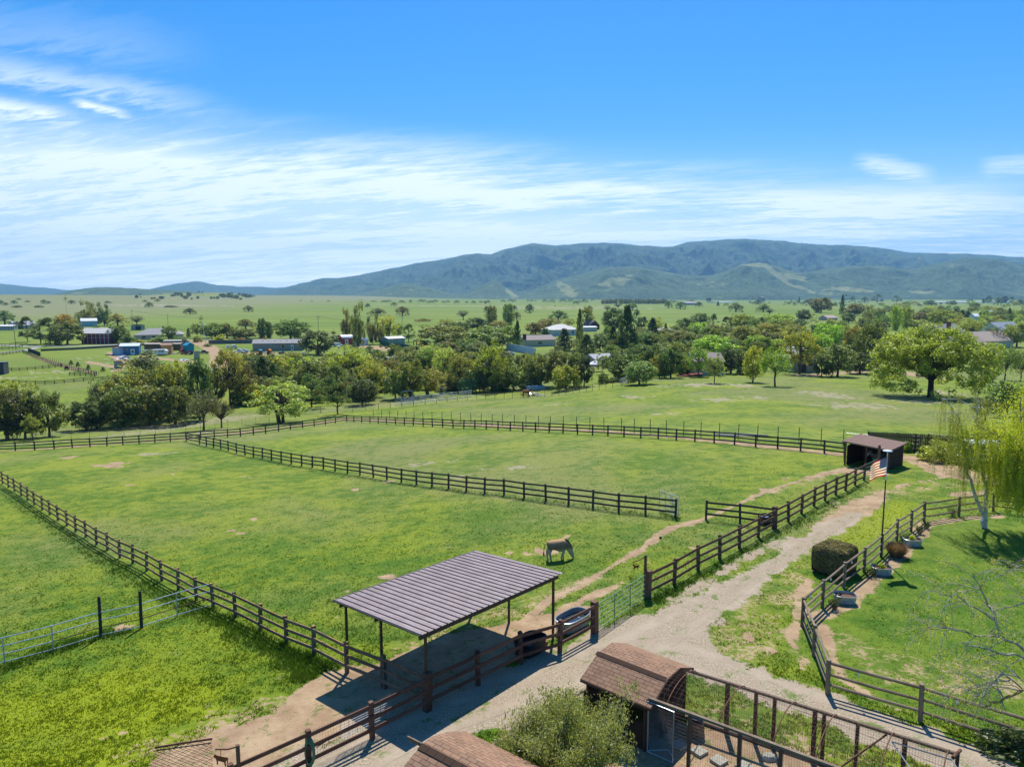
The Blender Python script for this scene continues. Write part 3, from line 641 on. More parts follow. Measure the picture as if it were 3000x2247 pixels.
        for i in range(0,34,3): limb(tr,(0,0,-.02),cen[i],.015,.004,rng,.1,3,4)
    elif kind=='willow':
        for i in range(60):
            ph=rng.uniform(0,2*math.pi); v=rng.uniform(-.2,1); rr=math.sqrt(max(0,1-v*v)); q=rng.uniform(.55,1)
            cen.append((math.cos(ph)*rr*.42*q,math.sin(ph)*rr*.42*q,.56+v*.40*q)); rad.append(rng.uniform(.05,.10))
        n=75;size=.0165;sh=.15;dr=.22;sq=1.2
        tr.tube([(0,0,-.02),(.02,0,.2),(0,.01,.5)],[.03,.022,.012],6)
        for i in range(0,60,3): limb(tr,(0,0,.2+.2*rng.random()),cen[i],.010,.002,rng,.15,4,4)
    elif kind=='bigoak':
        # main limbs sweep out and down; sub-clumps along them
        bark=BARKD; tr.tube([(0,0,-.04),(.004,0,.03),(-.008,0,.16),(-.012,0,.24)],[.036,.027,.023,.024],10)
        ends=[]
        for k in range(26):
            ph=k*2.4+rng.uniform(-.3,.3); q=.18+.82*((k+.5)/26)**.6; zz=.95-.30*q+rng.uniform(-.12,.05)
            e=(math.cos(ph)*q*.40,math.sin(ph)*q*.40,zz); p=limb(tr,(-.01,0,.2+.04*rng.random()),e,.009,.0025,rng,.12,7,6); ends.append(e)
            for j in range(2,8):
                b_=np.array(p[j])
                for r_ in range(3):
                    c_=b_+rng.normal(size=3)*np.array([.055,.055,.04]); 
                    if c_[2]>.33 or math.hypot(c_[0],c_[1])>.30:
                        limb(tr,b_,c_,.004,.0015,rng,.1,2,3)
                        if j>2: cen.append(tuple(c_)); rad.append(rng.uniform(.028,.055))
        for k in range(260):   # hanging skirts at the rim
            ph=rng.uniform(0,2*math.pi); q=rng.uniform(.36,.50)
            cen.append((math.cos(ph)*q,math.sin(ph)*q,rng.uniform(.13,.72))); rad.append(rng.uniform(.028,.05))
        for k in range(150):
            ph=rng.uniform(0,2*math.pi); v=rng.uniform(.0,1)**.7; rr=math.sqrt(max(0,1-v*v)); q=rng.uniform(.78,1)
            cen.append((math.cos(ph)*rr*.45*q,math.sin(ph)*rr*.45*q,.46+v*.50*q)); rad.append(rng.uniform(.024,.052))
        n=62;size=.0098;sh=.1;dr=.04;sq=1.1
    elif kind in('palmtall','palmfan'):
        th=.86 if kind=='palmtall' else .42; bark=BARK
        tr.tube([(0,0,-.02),(.0,0,th*.5),(0,0,th)],[.02 if kind=='palmtall' else .10,.016 if kind=='palmtall' else .11,.02 if kind=='palmtall' else .16],8)
        V=[];F=[];R0=.5; 
        for i in range(46):
            ph=i*2.4; e=rng.uniform(-.7,1.3); L=R0; hgt=(1-th)
            dx_,dy_=math.cos(ph)*math.cos(e),math.sin(ph)*math.cos(e)
            for j in range(9):
                sp=(j-4)*.17; ca,sa=math.cos(sp),math.sin(sp); vx,vy=dx_*ca-dy_*sa,dx_*sa+dy_*ca
                b0=np.array([dx_*L*.35,dy_*L*.35,th+math.sin(e)*hgt*.4]); t1=b0+np.array([vx*L*.62,vy*L*.62,math.sin(e)*hgt*.6-abs(sp)*.04]); wv=np.array([-vy,vx,0])*.022
                o=len(V); V+= [b0-wv*.4,b0+wv*.4,t1+wv*.1-(0,0,.015),t1-wv*.1-(0,0,.015)]; F.append((o,o+1,o+2,o+3))
        Vc,Fc=np.array(V),np.array(F)
    if kind not in('palmtall','palmfan'): Vc,Fc=cards(rng,cen,rad,n,size,fl,dr,sq,sh)
    if kind not in('palmtall','palmfan'):
        rr_=np.hypot(Vc[:,0],Vc[:,1]); kx=.5/np.percentile(rr_,98.5); zt_=np.percentile(Vc[:,2],99.7); Vc[:,:2]*=kx; Vc[:,2]/=zt_
        tr.v=[(a*kx if kind not in('bigoak',) else a,b*kx if kind not in('bigoak',) else b,min(c/zt_,.99)) for a,b,c in tr.v]
    cr=npmesh('crown',Vc,Fc,LEAF); tk=tr.build('trunk',bark)
    for o in (cr,tk): C.objects.unlink(o)
    PROTO[key]=(cr,tk); return PROTO[key]
NAMES={'oak':'live_oak','open':'leafing_tree','yopen':'leafing_tree','spread':'valley_oak','bare':'bare_oak','redwood':'conifer','pine':'pine_tree','tall':'eucalyptus_tree','column':'columnar_tree','shrub':'shrub','willow':'willow_tree','bigoak':'valley_oak','palmtall':'palm_tree','palmfan':'palm_tree'}
CATS={'shrub':'shrub','palmtall':'palm tree','palmfan':'palm tree'}
TINT=dict(k=(.56,.62,.60),dg=(.76,.88,.70),g=(.90,1.08,.75),ol=(1.08,1.05,.80),br=(1.15,.86,.66),bo=(1.10,.98,.82),y=(1.95,1.78,.72),oak2=(2.35,2.05,.95),yo=(1.55,1.38,.80),bg=(1.55,1.85,.70),gr=(1.05,1.08,1.35),gg=(1.25,1.35,1.30),pg=(1.9,1.95,1.35),or_=(1.9,.85,.45),gold=(2.4,1.55,.45),far=(.80,.95,.80))
OFF={'L':(0,820,2.765),'M':(700,820,2.765),'C':(1400,820,2.765),'R':(2200,820,2.765),'P':(0,0,1.0)}
rt=random.Random(5); treecount=[0]
def tree(reg,x,base,top,wd,kind,tint,label,group=None,name=None,rzz=None,simple=False):
    ox,oy,s=OFF[reg]; px,pb,pt,pw=ox+x/s,oy+base/s,oy+top/s,wd/s
    q=G(px,pb); a,b,c=ray(px,pt); h=CAMZ+c*(q.y/b)-q.z; dep=proj(q+Vector((0,0,h*.5)))[2]; wm=pw/FPX*dep
    seed=treecount[0]%2 if kind in('oak','open','yopen','shrub','redwood','spread') else 0
    treecount[0]+=1
    cr,tk=proto(kind,seed)
    root=thing(name or NAMES[kind],label,CATS.get(kind,'tree'),q,rt.uniform(0,6.28) if rzz is None else rzz,group)
    k=1.10 if kind in('bigoak',) else (1.30 if kind in('oak','open','yopen','shrub') else 1.12)
    root.scale=(wm*k,wm*k,h)
    tn=TINT[tint]; j=[rt.uniform(.9,1.1) for _ in range(3)]
    for o_ in ((cr,tk) if not simple else (cr,)):
        c_=o_.copy(); C.objects.link(c_); c_.parent=root
        if o_ is cr: c_.color=(tn[0]*j[0],tn[1]*j[1],tn[2]*j[2],1)
    return root
TREES=[
# far-left creek cluster
('L',110,1190,812,330,'yopen','y','yellow-green leafing tree behind the dark creek trees at the left edge'),
('L',60,1292,885,330,'oak','k','very dark broad tree at the left edge above the track fence'),
('L',205,1282,925,230,'oak','bo','olive-brown tree leaning against the dark tree at the left edge'),
('L',270,1296,1085,130,'yopen','yo','short yellowish tree between the two dark left-edge trees'),
('L',400,1270,905,235,'oak','ol','tall olive tree standing alone at the right of the left-edge cluster'),
# second creek cluster
('L',700,1218,985,250,'oak','k','dark low tree at the left end of the middle creek cluster'),
('L',790,1206,1008,185,'oak','yo','small rounded olive tree in front of the dark low tree'),
('L',850,1130,770,230,'bare','ol','bare-branched tree rising at the left end of the creek cluster'),
('L',1000,1195,860,270,'oak','dg','dark green tree right of the small rounded olive one'),
('L',1060,1150,685,320,'yopen','yo','large yellowish-brown tree in the middle of the creek cluster'),
('L',1210,1185,860,300,'oak','bo','brownish dense tree low in the middle of the creek cluster'),
('L',1290,1130,670,330,'yopen','bo','brownish open crown above the creek cluster'),
('L',1430,1120,650,270,'yopen','y','bright yellow-green crown right of the grey-green bush'),
('L',1420,1180,850,260,'oak','ol','dull olive tree low beside the dry bank'),
('L',1620,1135,640,190,'oak','k','almost black upright tree at the right of the creek cluster'),
('L',1745,1010,745,165,'oak','dg','dark tree between the black tree and the parked stock trailer'),
('L',1175,742,572,262,'shrub','gr','big grey-green rounded bush in front of the blue sheds'),
('L',1650,1218,890,250,'willow','gr','grey-green drooping tree just beyond the track fence'),
('L',1795,1200,955,190,'bare','yo','small sparse tree with brown limbs by the grey-green drooping tree'),
('L',1865,1015,548,230,'open','yo','tall open tree with bare spreading limbs in front of the dirt yard'),
('L',1960,1005,635,220,'yopen','bo','tan open-crowned tree right of the bare-limbed tall tree'),
('L',2105,900,618,220,'oak','k','dark oak below the left end of the tan mobile home'),
('L',2035,1010,845,170,'shrub','y','yellow-green bush above the dry bank'),
('L',1930,1010,880,120,'shrub','dg','dark bush beside the yellow-green bush'),
# upper left
('L',225,500,298,120,'pine','k','dark narrow pine at the left of the conifer group beside the road'),
('L',330,520,320,190,'pine','gr','grey-green pine in the middle of the roadside group'),
('L',410,522,305,160,'pine','k','tall dark pine nearest the yellow bush'),
('L',545,525,345,220,'oak','dg','green rounded tree left of the red barn'),
('L',455,512,385,120,'shrub','y','yellow bush among the roadside pines'),
('L',150,400,335,60,'oak','dg','small round tree by the pale roofs at the far left'),
('L',528,395,278,130,'oak','gold','golden round tree below the tall palm'),
('L',545,345,108,40,'palmtall','ol','very tall slender palm rising above the left pasture'),
('L',740,372,165,180,'tall','bo','big brown-topped eucalyptus beside the white shed'),
('L',845,372,180,110,'tall','dg','darker eucalyptus at the right of the big brown-topped one'),
('L',640,370,262,85,'pine','dg','flat-topped pine left of the white shed'),
('L',778,420,368,55,'shrub','g','small clipped green tree in front of the white shed'),
('L',800,425,400,60,'shrub','y','yellow shrub at the foot of the small clipped tree'),
('L',955,375,273,165,'spread','yo','spreading oak right of the eucalyptus pair'),
('L',1108,368,285,110,'bare','br','bare brown oak beside the utility pole at the left'),
('L',965,512,368,130,'oak','g','tall green bush between the red barn and the farmhouse roof'),
('L',1040,518,430,110,'shrub','g','low green bush left of the farmhouse roof'),
('L',1370,490,375,100,'oak','g','green tree in front of the farmhouse roof'),
('L',1300,512,440,120,'shrub','gg','pale shrub under the farmhouse eave'),
('L',1240,515,478,90,'shrub','yo','low yellowish hedge plant before the farmhouse'),
('L',1130,510,480,90,'shrub','y','rounded yellow broom bush by the road'),
('L',1450,512,455,120,'shrub','g','dense shrub right of the farmhouse tree'),
('L',1528,470,388,42,'redwood','dg','little pointed conifer at the end of the farmhouse roof'),
('L',1600,505,450,70,'shrub','yo','rounded olive shrub at the yard entrance'),
('L',1600,472,340,95,'open','ol','thin grey-olive tree left of the tall shaggy palm'),
('L',1637,472,280,52,'palmtall','bo','shaggy medium palm beside the leaning white pole'),
('L',1745,472,350,210,'oak','g','wide green tree screen behind the yard'),
('L',1840,474,350,120,'spread','yo','oak crown showing above the green tree screen'),
('L',1780,500,440,90,'shrub','y','yellow-green shrub in front of the tree screen'),
('L',1905,474,400,110,'oak','ol','low olive tree right of the tree screen'),
('L',1995,476,395,150,'oak','g','green rounded tree at the right end of the screen'),
('L',1950,500,468,60,'shrub','or_','orange-red shrub behind the yard wall at the left'),
('L',2140,500,465,75,'shrub','or_','orange-red shrub under the two-lobed green tree'),
('L',1990,402,318,150,'spread','br','brown spreading oak on the plain above the tree screen'),
('L',2125,470,312,90,'column','dg','left lobe tree of the dark green pair behind the mobile home'),
('L',2180,472,340,70,'column','dg','right smaller tree of the dark green pair behind the mobile home'),
('L',1685,540,512,65,'shrub','gg','pale grey bush at the foot of the leaning white pole'),
('L',1540,280,228,98,'spread','ol','lone oak with a dark shadow on the open green plain'),
('L',2012,260,208,78,'spread','br','lone brown oak on the plain above the mobile home'),
('L',1208,224,180,66,'spread','g','lone green oak below the grassy hill'),
('L',40,370,250,150,'spread','g','large oak at the left edge of the plain'),
('L',115,195,165,55,'spread','dg','small oak high on the left pasture, third from the edge'),
('L',10,200,165,45,'spread','dg','oak cut by the left edge high on the pasture'),
('L',48,208,183,40,'spread','ol','small oak second from the left edge on the pasture'),
('L',357,195,160,52,'spread','dg','oak left of the palm top on the pasture'),
('L',395,193,172,36,'spread','dg','little oak touching the one left of the palm top'),
('L',580,195,163,58,'spread','ol','oak just right of the palm top'),
('L',225,182,168,45,'spread','ol','flat far oak at the top of the left pasture'),
('L',150,162,148,38,'spread','dg','tiny oak near the left skyline'),
('L',315,224,206,62,'shrub','ol','low spreading bush left of the palm trunk'),
('L',135,224,205,68,'shrub','ol','low spreading bush far left on the pasture'),
('L',875,190,172,60,'spread','dg','flat oak above the eucalyptus'),
('L',1175,180,162,38,'spread','dg','small oak left of the hill oaks on the plain'),
('L',1278,178,152,48,'spread','yo','yellowish oak at the foot of the grassy hill'),
('L',1385,222,206,90,'shrub','dg','low dark scrub by the pale farm track'),
# middle plain and yards
('M',420,482,322,240,'oak','dg','big dark green rounded tree behind the mobile home'),
('M',370,440,385,90,'pine','g','thin green pine at the left of the big rounded tree'),
('M',640,605,408,250,'oak','k','broad dark oak at the right end of the mobile home'),
('M',965,572,172,120,'tall','bo','tallest brown eucalyptus in front of the red shed'),
('M',885,480,228,110,'tall','br','ragged brown eucalyptus left of the tallest one'),
('M',1085,522,275,115,'tall','br','brown eucalyptus right of the red shed'),
('M',1150,520,330,70,'tall','ol','slim eucalyptus beside the yellow-green tree'),
('M',1205,492,285,160,'yopen','y','bright yellow-green tree behind the green fence'),
('M',1290,475,358,95,'open','g','small green tree left of the dark bushy one'),
('M',1375,505,358,115,'pine','dg','dark bushy tree above the green-walled shed'),
('M',1120,290,230,150,'spread','ol','wide oak above the eucalyptus group on the plain'),
('M',1325,290,215,112,'spread','br','layered brown oak above the utility pole'),
('M',1043,224,190,50,'spread','g','small oak left of centre on the far plain'),
('M',1257,212,180,56,'spread','ol','small oak in the centre of the far plain'),
('M',1818,325,240,104,'bare','gr','grey half-bare oak above the dense olive trees'),
('M',1490,336,310,130,'shrub','yo','low scrub patch on the plain right of the utility pole'),
('M',1655,570,362,350,'oak','ol','huge olive-green oak in the middle of the tree belt'),
('M',1680,410,315,140,'yopen','yo','yellowish crown behind the huge olive oak'),
('M',1800,445,340,130,'oak','dg','dark crown right of the yellowish one'),
('M',1925,415,305,150,'oak','k','dark flat-topped tree behind the olive oaks'),
('M',2045,385,210,105,'column','ol','left of the two tall poplars on the plain'),
('M',2185,365,195,110,'column','ol','right of the two tall poplars on the plain'),
('M',2100,400,330,120,'oak','yo','light olive bush between the two poplars'),
('M',2030,565,375,350,'oak','ol','second huge olive-green oak, right of the first'),
('M',1780,610,495,150,'oak','dg','dark tree in the gap between the huge olive oaks'),
('M',1890,590,480,100,'oak','g','small green tree below the second huge oak'),
# front belt
('M',900,830,532,330,'yopen','y','wide yellow-green tree with many stems below the red shed'),
('M',500,810,615,250,'yopen','y','yellow-green tree below the right end of the mobile home'),
('M',620,920,655,270,'oak','bo','dark brownish oak left of the tall grey-green pine'),
('M',150,880,618,190,'oak','k','dark oak left of the yellow-green tree under the mobile home'),
('M',265,900,672,140,'oak','dg','dark upright oak right of the small yellow bush'),
('M',360,760,620,70,'open','ol','thin leafless young tree on the slope below the mobile home'),
('M',90,1012,845,180,'shrub','y','yellow-green shrub tree left of the pale spreading tree'),
('M',345,1158,822,410,'yopen','pg','pale spreading tree with visible limbs beside the track fence'),
('M',590,1035,760,240,'pine','dg','dark bluish pine mass behind the leaning pine'),
('M',800,1092,690,230,'pine','gg','tall grey-green pine leaning over the fence corner'),
('M',1090,945,640,210,'yopen','y','airy yellow poplar cluster right of the leaning pine'),
('M',1000,1012,810,190,'oak','k','dark round oak at the right of the leaning pine'),
('M',1220,800,645,150,'oak','bo','dark brownish crown beside the greenhouse frame'),
('M',1180,900,720,90,'oak','k','dark trunked tree behind the airy poplars'),
('M',1390,955,650,230,'oak','yo','golden-olive tree in front of the corrals'),
('M',1530,935,705,210,'yopen','yo','golden open tree right of the golden-olive one'),
('M',1270,965,745,180,'oak','ol','low olive tree left of the golden-olive one'),
('M',1440,770,575,230,'oak','bo','brown-green oak behind the golden-olive tree'),
('M',1560,770,525,200,'yopen','pg','pale green tree above the golden open tree'),
('M',1680,800,540,180,'yopen','pg','second pale green tree, right of the first'),
('M',1790,905,605,190,'open','yo','thin tan tree showing many stems'),
('M',1850,915,735,150,'shrub','gr','grey-green willow scrub low in the belt'),
('M',1950,905,700,130,'oak','gr','grey pointed tree left of the tall yellow tree'),
('M',2045,905,488,230,'open','y','tall yellow-crowned tree with a long trunk'),
('M',1890,770,600,150,'oak','dg','dark oak left of the tall yellow-crowned tree'),
('M',2110,905,740,140,'oak','ol','olive tree right of the long trunk'),
('M',1640,930,870,60,'column','dg','short dark shrub behind the corral panels'),
('M',1060,560,530,60,'shrub','ol','sparse bush on the garden slope'),
# centre right
('C',30,400,320,90,'oak','dg','dark tree at the left of the redwood group'),
('C',250,560,350,130,'open','g','light green tree behind the retaining wall'),
('C',320,560,330,90,'redwood','dg','narrow dark conifer behind the brick chimney house'),
('C',575,425,308,190,'yopen','br','reddish-brown twiggy tree behind the houses'),
('C',468,442,345,130,'oak','br','dark brown bushy tree left of the reddish twiggy one'),
('C',545,460,390,70,'column','dg','small dark cedar by the patio'),
('C',650,337,248,170,'spread','g','oak with a forked trunk on the plain'),
('C',420,270,195,75,'spread','dg','dark oak with a shadow on the plain left of the forked one'),
('C',295,250,205,50,'spread','dg','oak behind the right-hand poplar'),
('C',315,330,258,70,'spread','ol','oak below the one behind the poplar'),
('C',70,265,212,50,'spread','ol','small oak left of the left-hand poplar'),
('C',822,612,235,95,'redwood','ol','tall thin brownish conifer'),
('C',885,400,215,100,'open','yo','thin yellow tree behind the brownish conifer'),
('C',740,385,305,90,'open','pg','pale round tree behind the white-roofed house'),
('C',700,388,348,80,'shrub','yo','rounded golden shrub above the white-roofed house'),
('C',1100,420,228,170,'oak','dg','broad dark tree left of the tallest redwood'),
('C',1205,615,203,220,'redwood','k','tallest redwood, dark and pointed'),
('C',1095,605,370,150,'redwood','k','shorter dark redwood left of the tallest'),
('C',1260,615,400,110,'redwood','dg','short redwood right of the tallest'),
('C',1412,532,308,150,'redwood','k','separate dark redwood right of the tall group'),
('C',1325,402,298,95,'oak','k','dark round tree between the two redwood groups'),
('C',1440,430,303,135,'open','yo','yellowish tree behind the separate redwood'),
('C',1520,470,350,50,'redwood','dg','small conifer right of the separate redwood'),
('C',700,610,395,200,'redwood','gr','grey-green cedar in front of the houses'),
('C',880,645,440,210,'redwood','dg','dark cedar right of the grey-green one'),
('C',990,575,430,140,'oak','gr','greyish tree between the cedars and redwoods'),
('C',1060,520,370,90,'oak','g','mid-green tree left of the shorter redwood'),
('C',1330,470,395,120,'oak','ol','olive tree at the foot of the separate redwood'),
('C',1690,415,308,135,'oak','dg','dark green round tree at the far edge of the belt'),
('C',1800,355,268,125,'oak','g','green round-topped tree above the bright lime one'),
('C',1795,455,345,135,'oak','bg','bright lime round tree'),
('C',1900,430,275,100,'pine','dg','dark flat-layered pine right of the lime tree'),
('C',1905,460,360,130,'oak','bo','greyish brown tree under the layered pine'),
('C',2012,440,298,90,'pine','k','dark spiky conifer left of the yellow-green crown'),
('C',2125,405,275,180,'oak','y','yellow-green crown behind the spiky conifer'),
('C',1650,545,410,190,'oak','bo','brownish tree above the middle of the meadow edge'),
('C',1560,470,400,110,'oak','ol','olive crown beside the grey roof'),
('C',2150,570,370,230,'oak','ol','wide olive tree above the bright green one'),
('C',2020,560,430,120,'oak','dg','dark crown behind the bright green tree'),
('C',1900,670,450,290,'oak','bg','large bright green tree left of the round yellow-green one'),
('C',1785,785,560,150,'open','bg','bright olive tree with forked trunks by the cream house'),
('C',1915,838,598,150,'open','yo','lone small tree with a dark trunk on the meadow edge'),
('C',1655,775,590,110,'yopen','pg','pale slim tree by the red deck'),
('C',1470,792,600,120,'yopen','yo','yellowish tree between the dark oak and the deck'),
('C',1560,795,560,180,'oak','dg','dark oak left of the pale slim tree'),
('C',1420,765,520,260,'oak','dg','large dark olive oak behind the round bush tree'),
('C',1620,700,500,160,'oak','ol','olive tree between the large dark oaks'),
('C',1500,640,510,170,'oak','ol','olive crown above the yellowish tree'),
('C',2050,760,560,180,'oak','k','very dark tree under the bright green crown'),
('C',1308,848,660,215,'oak','gg','rounded grey-green bush tree at the end of the pipe fence'),
('C',1172,818,610,220,'oak','dg','dark oak left of the rounded grey-green one'),
('C',1012,765,595,110,'open','yo','yellow-pink blossoming tree by the white canopy'),
('C',1012,842,750,85,'shrub','dg','dark shrub below the white canopy'),
('C',860,865,610,125,'oak','k','dark upright oak left of the white canopy'),
('C',710,895,690,205,'oak','y','bright round yellow-green tree behind the pipe fence'),
('C',780,865,600,150,'oak','dg','dark oak behind the bright round tree'),
('C',655,865,580,190,'oak','bo','brown-green oak left of the bright round tree'),
('C',510,872,600,200,'oak','bo','dark brownish oak above the small blue trailer'),
('C',425,865,590,160,'oak','ol','grey-olive oak left of the brownish one'),
('C',290,892,700,160,'oak','gg','grey-green round tree left of the brown horse'),
('C',430,885,770,145,'shrub','gr','grey-green willow shrub above the brown horse'),
('C',205,885,615,190,'oak','dg','dark oak behind the grey-green round tree'),
('C',50,905,700,120,'oak','gr','grey tree at the left behind the pipe fence'),
('C',120,880,640,120,'oak','k','dark tree under the tall yellow-crowned one'),
('C',350,700,600,120,'oak','ol','olive tree under the white retaining wall'),
('C',640,640,575,160,'oak','ol','low olive tree below the cedars'),
('C',1300,700,545,140,'oak','dg','dark tree below the separate redwood'),
# right
('R',15,830,538,145,'oak','y','round yellow-green tree with a straight trunk on the meadow edge'),
('R',195,862,545,240,'willow','bg','feathery fresh-green young tree standing on the meadow'),
('R',392,765,382,270,'open','y','tall yellow-green tree in front of the cream cottage'),
('R',620,565,350,190,'oak','bg','vivid green tall tree right of the yellow-green one'),
('R',555,625,430,170,'oak','bg','light green tree below the vivid green one'),
('R',700,785,520,240,'oak','gg','dense grey-olive round tree right of the cottage'),
('R',570,785,610,120,'oak','dg','small dark tree beside the cottage wall'),
('R',950,725,345,220,'oak','dg','tall dark tree behind the utility pole'),
('R',880,760,590,210,'oak','k','very dark low trees left of the giant oak'),
('R',840,600,370,160,'oak','yo','olive-yellow crown left of the tall dark tree'),
('R',505,430,275,125,'palmfan','ol','fan palm with a thick trunk among the trees'),
('R',566,268,143,150,'oak','br','large brown rounded tree on the far edge of the plain'),
('R',840,290,195,140,'oak','br','brown dark tree right of the large rounded brown one'),
('R',735,290,118,50,'redwood','dg','dark slim conifer between the two brown trees'),
('R',430,335,240,110,'oak','k','dark tree behind the fan palm'),
('R',215,385,275,230,'oak','bg','light green wide crown left of the fan palm'),
('R',292,375,278,42,'redwood','k','dark narrow conifer in front of the light green crown'),
('R',60,420,300,130,'oak','g','green crown at the left of the right-hand belt'),
('R',130,530,350,220,'oak','yo','wide brownish-green crown behind the feathery tree'),
('R',150,570,420,230,'oak','ol','olive tree between the wide crown and the feathery tree'),
('R',300,470,370,160,'oak','ol','olive crown left of the tall yellow-green tree'),
('R',960,352,203,110,'tall','bo','brown-green eucalyptus at the back of the belt'),
('R',790,352,268,90,'oak','dg','dark green round tree left of the eucalyptus'),
('R',1045,345,238,80,'tall','dg','dark tall tree right of the eucalyptus'),
('R',1170,412,208,95,'column','y','yellow poplar, left of the pair'),
('R',1252,395,215,90,'column','y','yellow poplar, right of the pair'),
('R',1095,400,290,100,'oak','g','green crown left of the yellow poplars'),
('R',1380,345,262,130,'oak','br','reddish crown right of the yellow poplars'),
('R',1530,385,240,170,'oak','yo','soft yellow-green crown right of the reddish one'),
('R',1350,400,320,150,'oak','yo','yellow-olive crown behind the giant oak'),
('R',1660,312,235,80,'redwood','k','left part of the dark conifer row'),
('R',1710,312,243,70,'redwood','k','middle part of the dark conifer row'),
('R',1755,312,248,60,'redwood','k','right part of the dark conifer row'),
('R',1855,320,262,16,'column','k','pencil cypress, left of the pair'),
('R',1886,322,262,17,'column','k','pencil cypress, right of the pair'),
('R',1775,475,330,150,'yopen','y','bright yellow tree left of the bare grey tree'),
('R',1850,440,320,120,'oak','pg','pale green crown right of the bright yellow tree'),
('R',1970,545,368,220,'bare','gg','bare grey tree with a fan of limbs before the tan roof'),
('R',2090,325,228,55,'redwood','dg','dark conifer near the right edge of the plain'),
('R',2150,545,350,170,'oak','yo','dark gold-green oak at the right edge'),
('R',2060,420,330,120,'oak','g','green crown under the right-edge conifer'),
('R',1860,852,565,140,'willow','dg','dark willowy tree right of the giant oak'),
('R',1960,832,555,150,'willow','g','green willowy tree, second right of the giant oak'),
('R',2055,812,530,170,'willow','g','wide willowy tree, third right of the giant oak'),
('R',2180,850,560,150,'willow','g','willowy tree at the right edge, fourth from the giant oak'),
('R',2070,1110,815,260,'oak','gg','grey-green pepper tree behind the birches'),
('R',1900,1150,960,200,'willow','ol','olive drooping tree behind the white birch'),
('R',1110,840,700,220,'oak','y','low hanging yellow-green tree at the left of the giant oak'),
('R',1452,950,375,850,'bigoak','oak2','giant spreading oak with a thick dark trunk on the meadow'),
('R',100,260,200,120,'spread','ol','oak pair on the plain above the light green crown'),
('R',150,285,228,80,'bare','gr','grey bare oak below the oak pair'),
('R',60,200,160,60,'spread','g','oak near the skyline left of the brown tree'),
('R',390,190,135,22,'redwood','k','single pointed conifer on the skyline'),
('R',325,192,162,30,'pine','dg','small dark pine left of the skyline conifer'),
('R',465,192,155,80,'spread','g','light oak right of the skyline conifer'),
('R',760,175,113,60,'pine','dg','skyline pine, tallest of the row'),
('R',820,178,130,50,'spread','dg','skyline tree right of the tallest pine'),
('R',1020,190,118,90,'pine','dg','dark skyline clump with a broad top'),
('R',920,188,135,60,'spread','g','skyline tree left of the broad dark clump'),
('R',1180,188,124,70,'pine','dg','twin-topped pine standing on the skyline'),
('R',1280,192,168,50,'spread','g','low skyline oak right of the twin-topped pine'),
('R',1460,212,164,90,'spread','g','spreading oak on the skyline slope'),
('R',1925,185,128,36,'oak','k','dark round tree on the right skyline'),
('R',1895,190,150,40,'oak','k','dark low tree left of the round one on the right skyline'),
('R',2052,190,130,44,'oak','k','dark tall tree near the right skyline'),
('R',2000,205,140,60,'spread','gr','grey tree left of the dark tall one on the right skyline'),
('R',2110,195,138,50,'pine','k','wind-leaning pine on the right skyline'),
('R',2180,205,158,60,'spread','g','light oak at the right end of the skyline'),
('C',1870,176,143,38,'oak','k','dark round tree standing on the middle skyline'),
('C',1945,212,172,26,'redwood','k','small pointed tree on the middle plain'),
('C',2090,260,188,115,'spread','ol','wide pale oak on the middle plain'),
('C',1545,230,168,66,'spread','g','oak below the windbreak row'),
('C',1640,240,178,90,'spread','g','oak right of the one below the windbreak'),
('C',1790,220,178,64,'spread','g','oak beside the far farm buildings'),
('C',1255,250,183,84,'spread','g','green oak behind the tallest redwood'),
('C',1285,302,238,62,'spread','g','small oak right of the tallest redwood'),
('C',1135,235,185,76,'bare','ol','bare oak left of the tallest redwood'),
('C',1050,262,203,60,'bare','gr','grey bare oak behind the belt'),
('C',905,252,208,50,'spread','g','green oak above the thin yellow tree'),
('C',60,200,168,34,'bare','ol','small bare oak on the middle skyline at the left'),
]
for e in TREES: tree(*e)
# look-alikes beyond telling apart: far oaks along the edge of the plain, windbreak, hill oaks
GL='small far oaks dotted along the edge of the plain'
for (x,y,wd,ht,tn) in [(1090,182,50,16,'ol'),(1180,184,60,18,'g'),(1215,182,50,20,'ol'),(1320,188,60,22,'ol'),(1390,188,26,26,'dg'),(1470,180,46,24,'g'),(1500,182,40,22,'dg'),(1550,190,60,22,'ol'),(1590,186,44,26,'dg'),(1690,186,44,20,'ol'),(1765,192,46,26,'dg'),(1660,188,40,18,'g'),(1845,192,30,20,'g'),(1900,194,40,26,'dg'),(1960,188,36,18,'g'),(2020,194,40,30,'bo'),(2140,182,40,22,'g'),(500,172,22,10,'dg'),(725,178,28,12,'ol'),(590,178,20,8,'dg')]:
    tree('M',x,y,y-ht,wd,'spread',tn,'tiny oak on the far edge of the green plain below the mountains',GL,simple=True)
for (x,y,wd,ht,tn) in [(265,180,50,22,'g'),(295,180,40,20,'g'),(405,176,24,16,'dg'),(435,178,28,20,'dg'),(465,176,22,12,'dg'),(545,184,50,28,'g'),(600,186,54,26,'ol'),(690,182,60,30,'g'),(750,184,54,28,'g'),(795,202,50,34,'g'),(820,190,44,26,'g'),(865,186,60,34,'g'),(930,172,30,20,'br'),(1690,192,50,22,'g'),(1730,186,50,26,'ol'),(2010,212,44,22,'g'),(1600,188,40,22,'g'),(1570,190,40,26,'bo')]:
    tree('C',x,y,y-ht,wd,'spread',tn,'tiny oak along the far edge of the plain, behind the belt',GL,simple=True)
for i in range(24):
    x=1015+i*22+rt.uniform(-5,5)
    tree('C',x,196+rt.uniform(-2,2),152+rt.uniform(0,10),rt.uniform(26,36),'column','bo' if i%3 else 'br','brownish tree of the long windbreak row below the mountains','brownish windbreak trees in a row',name='windbreak_tree',simple=True)
rs=random.Random(8)
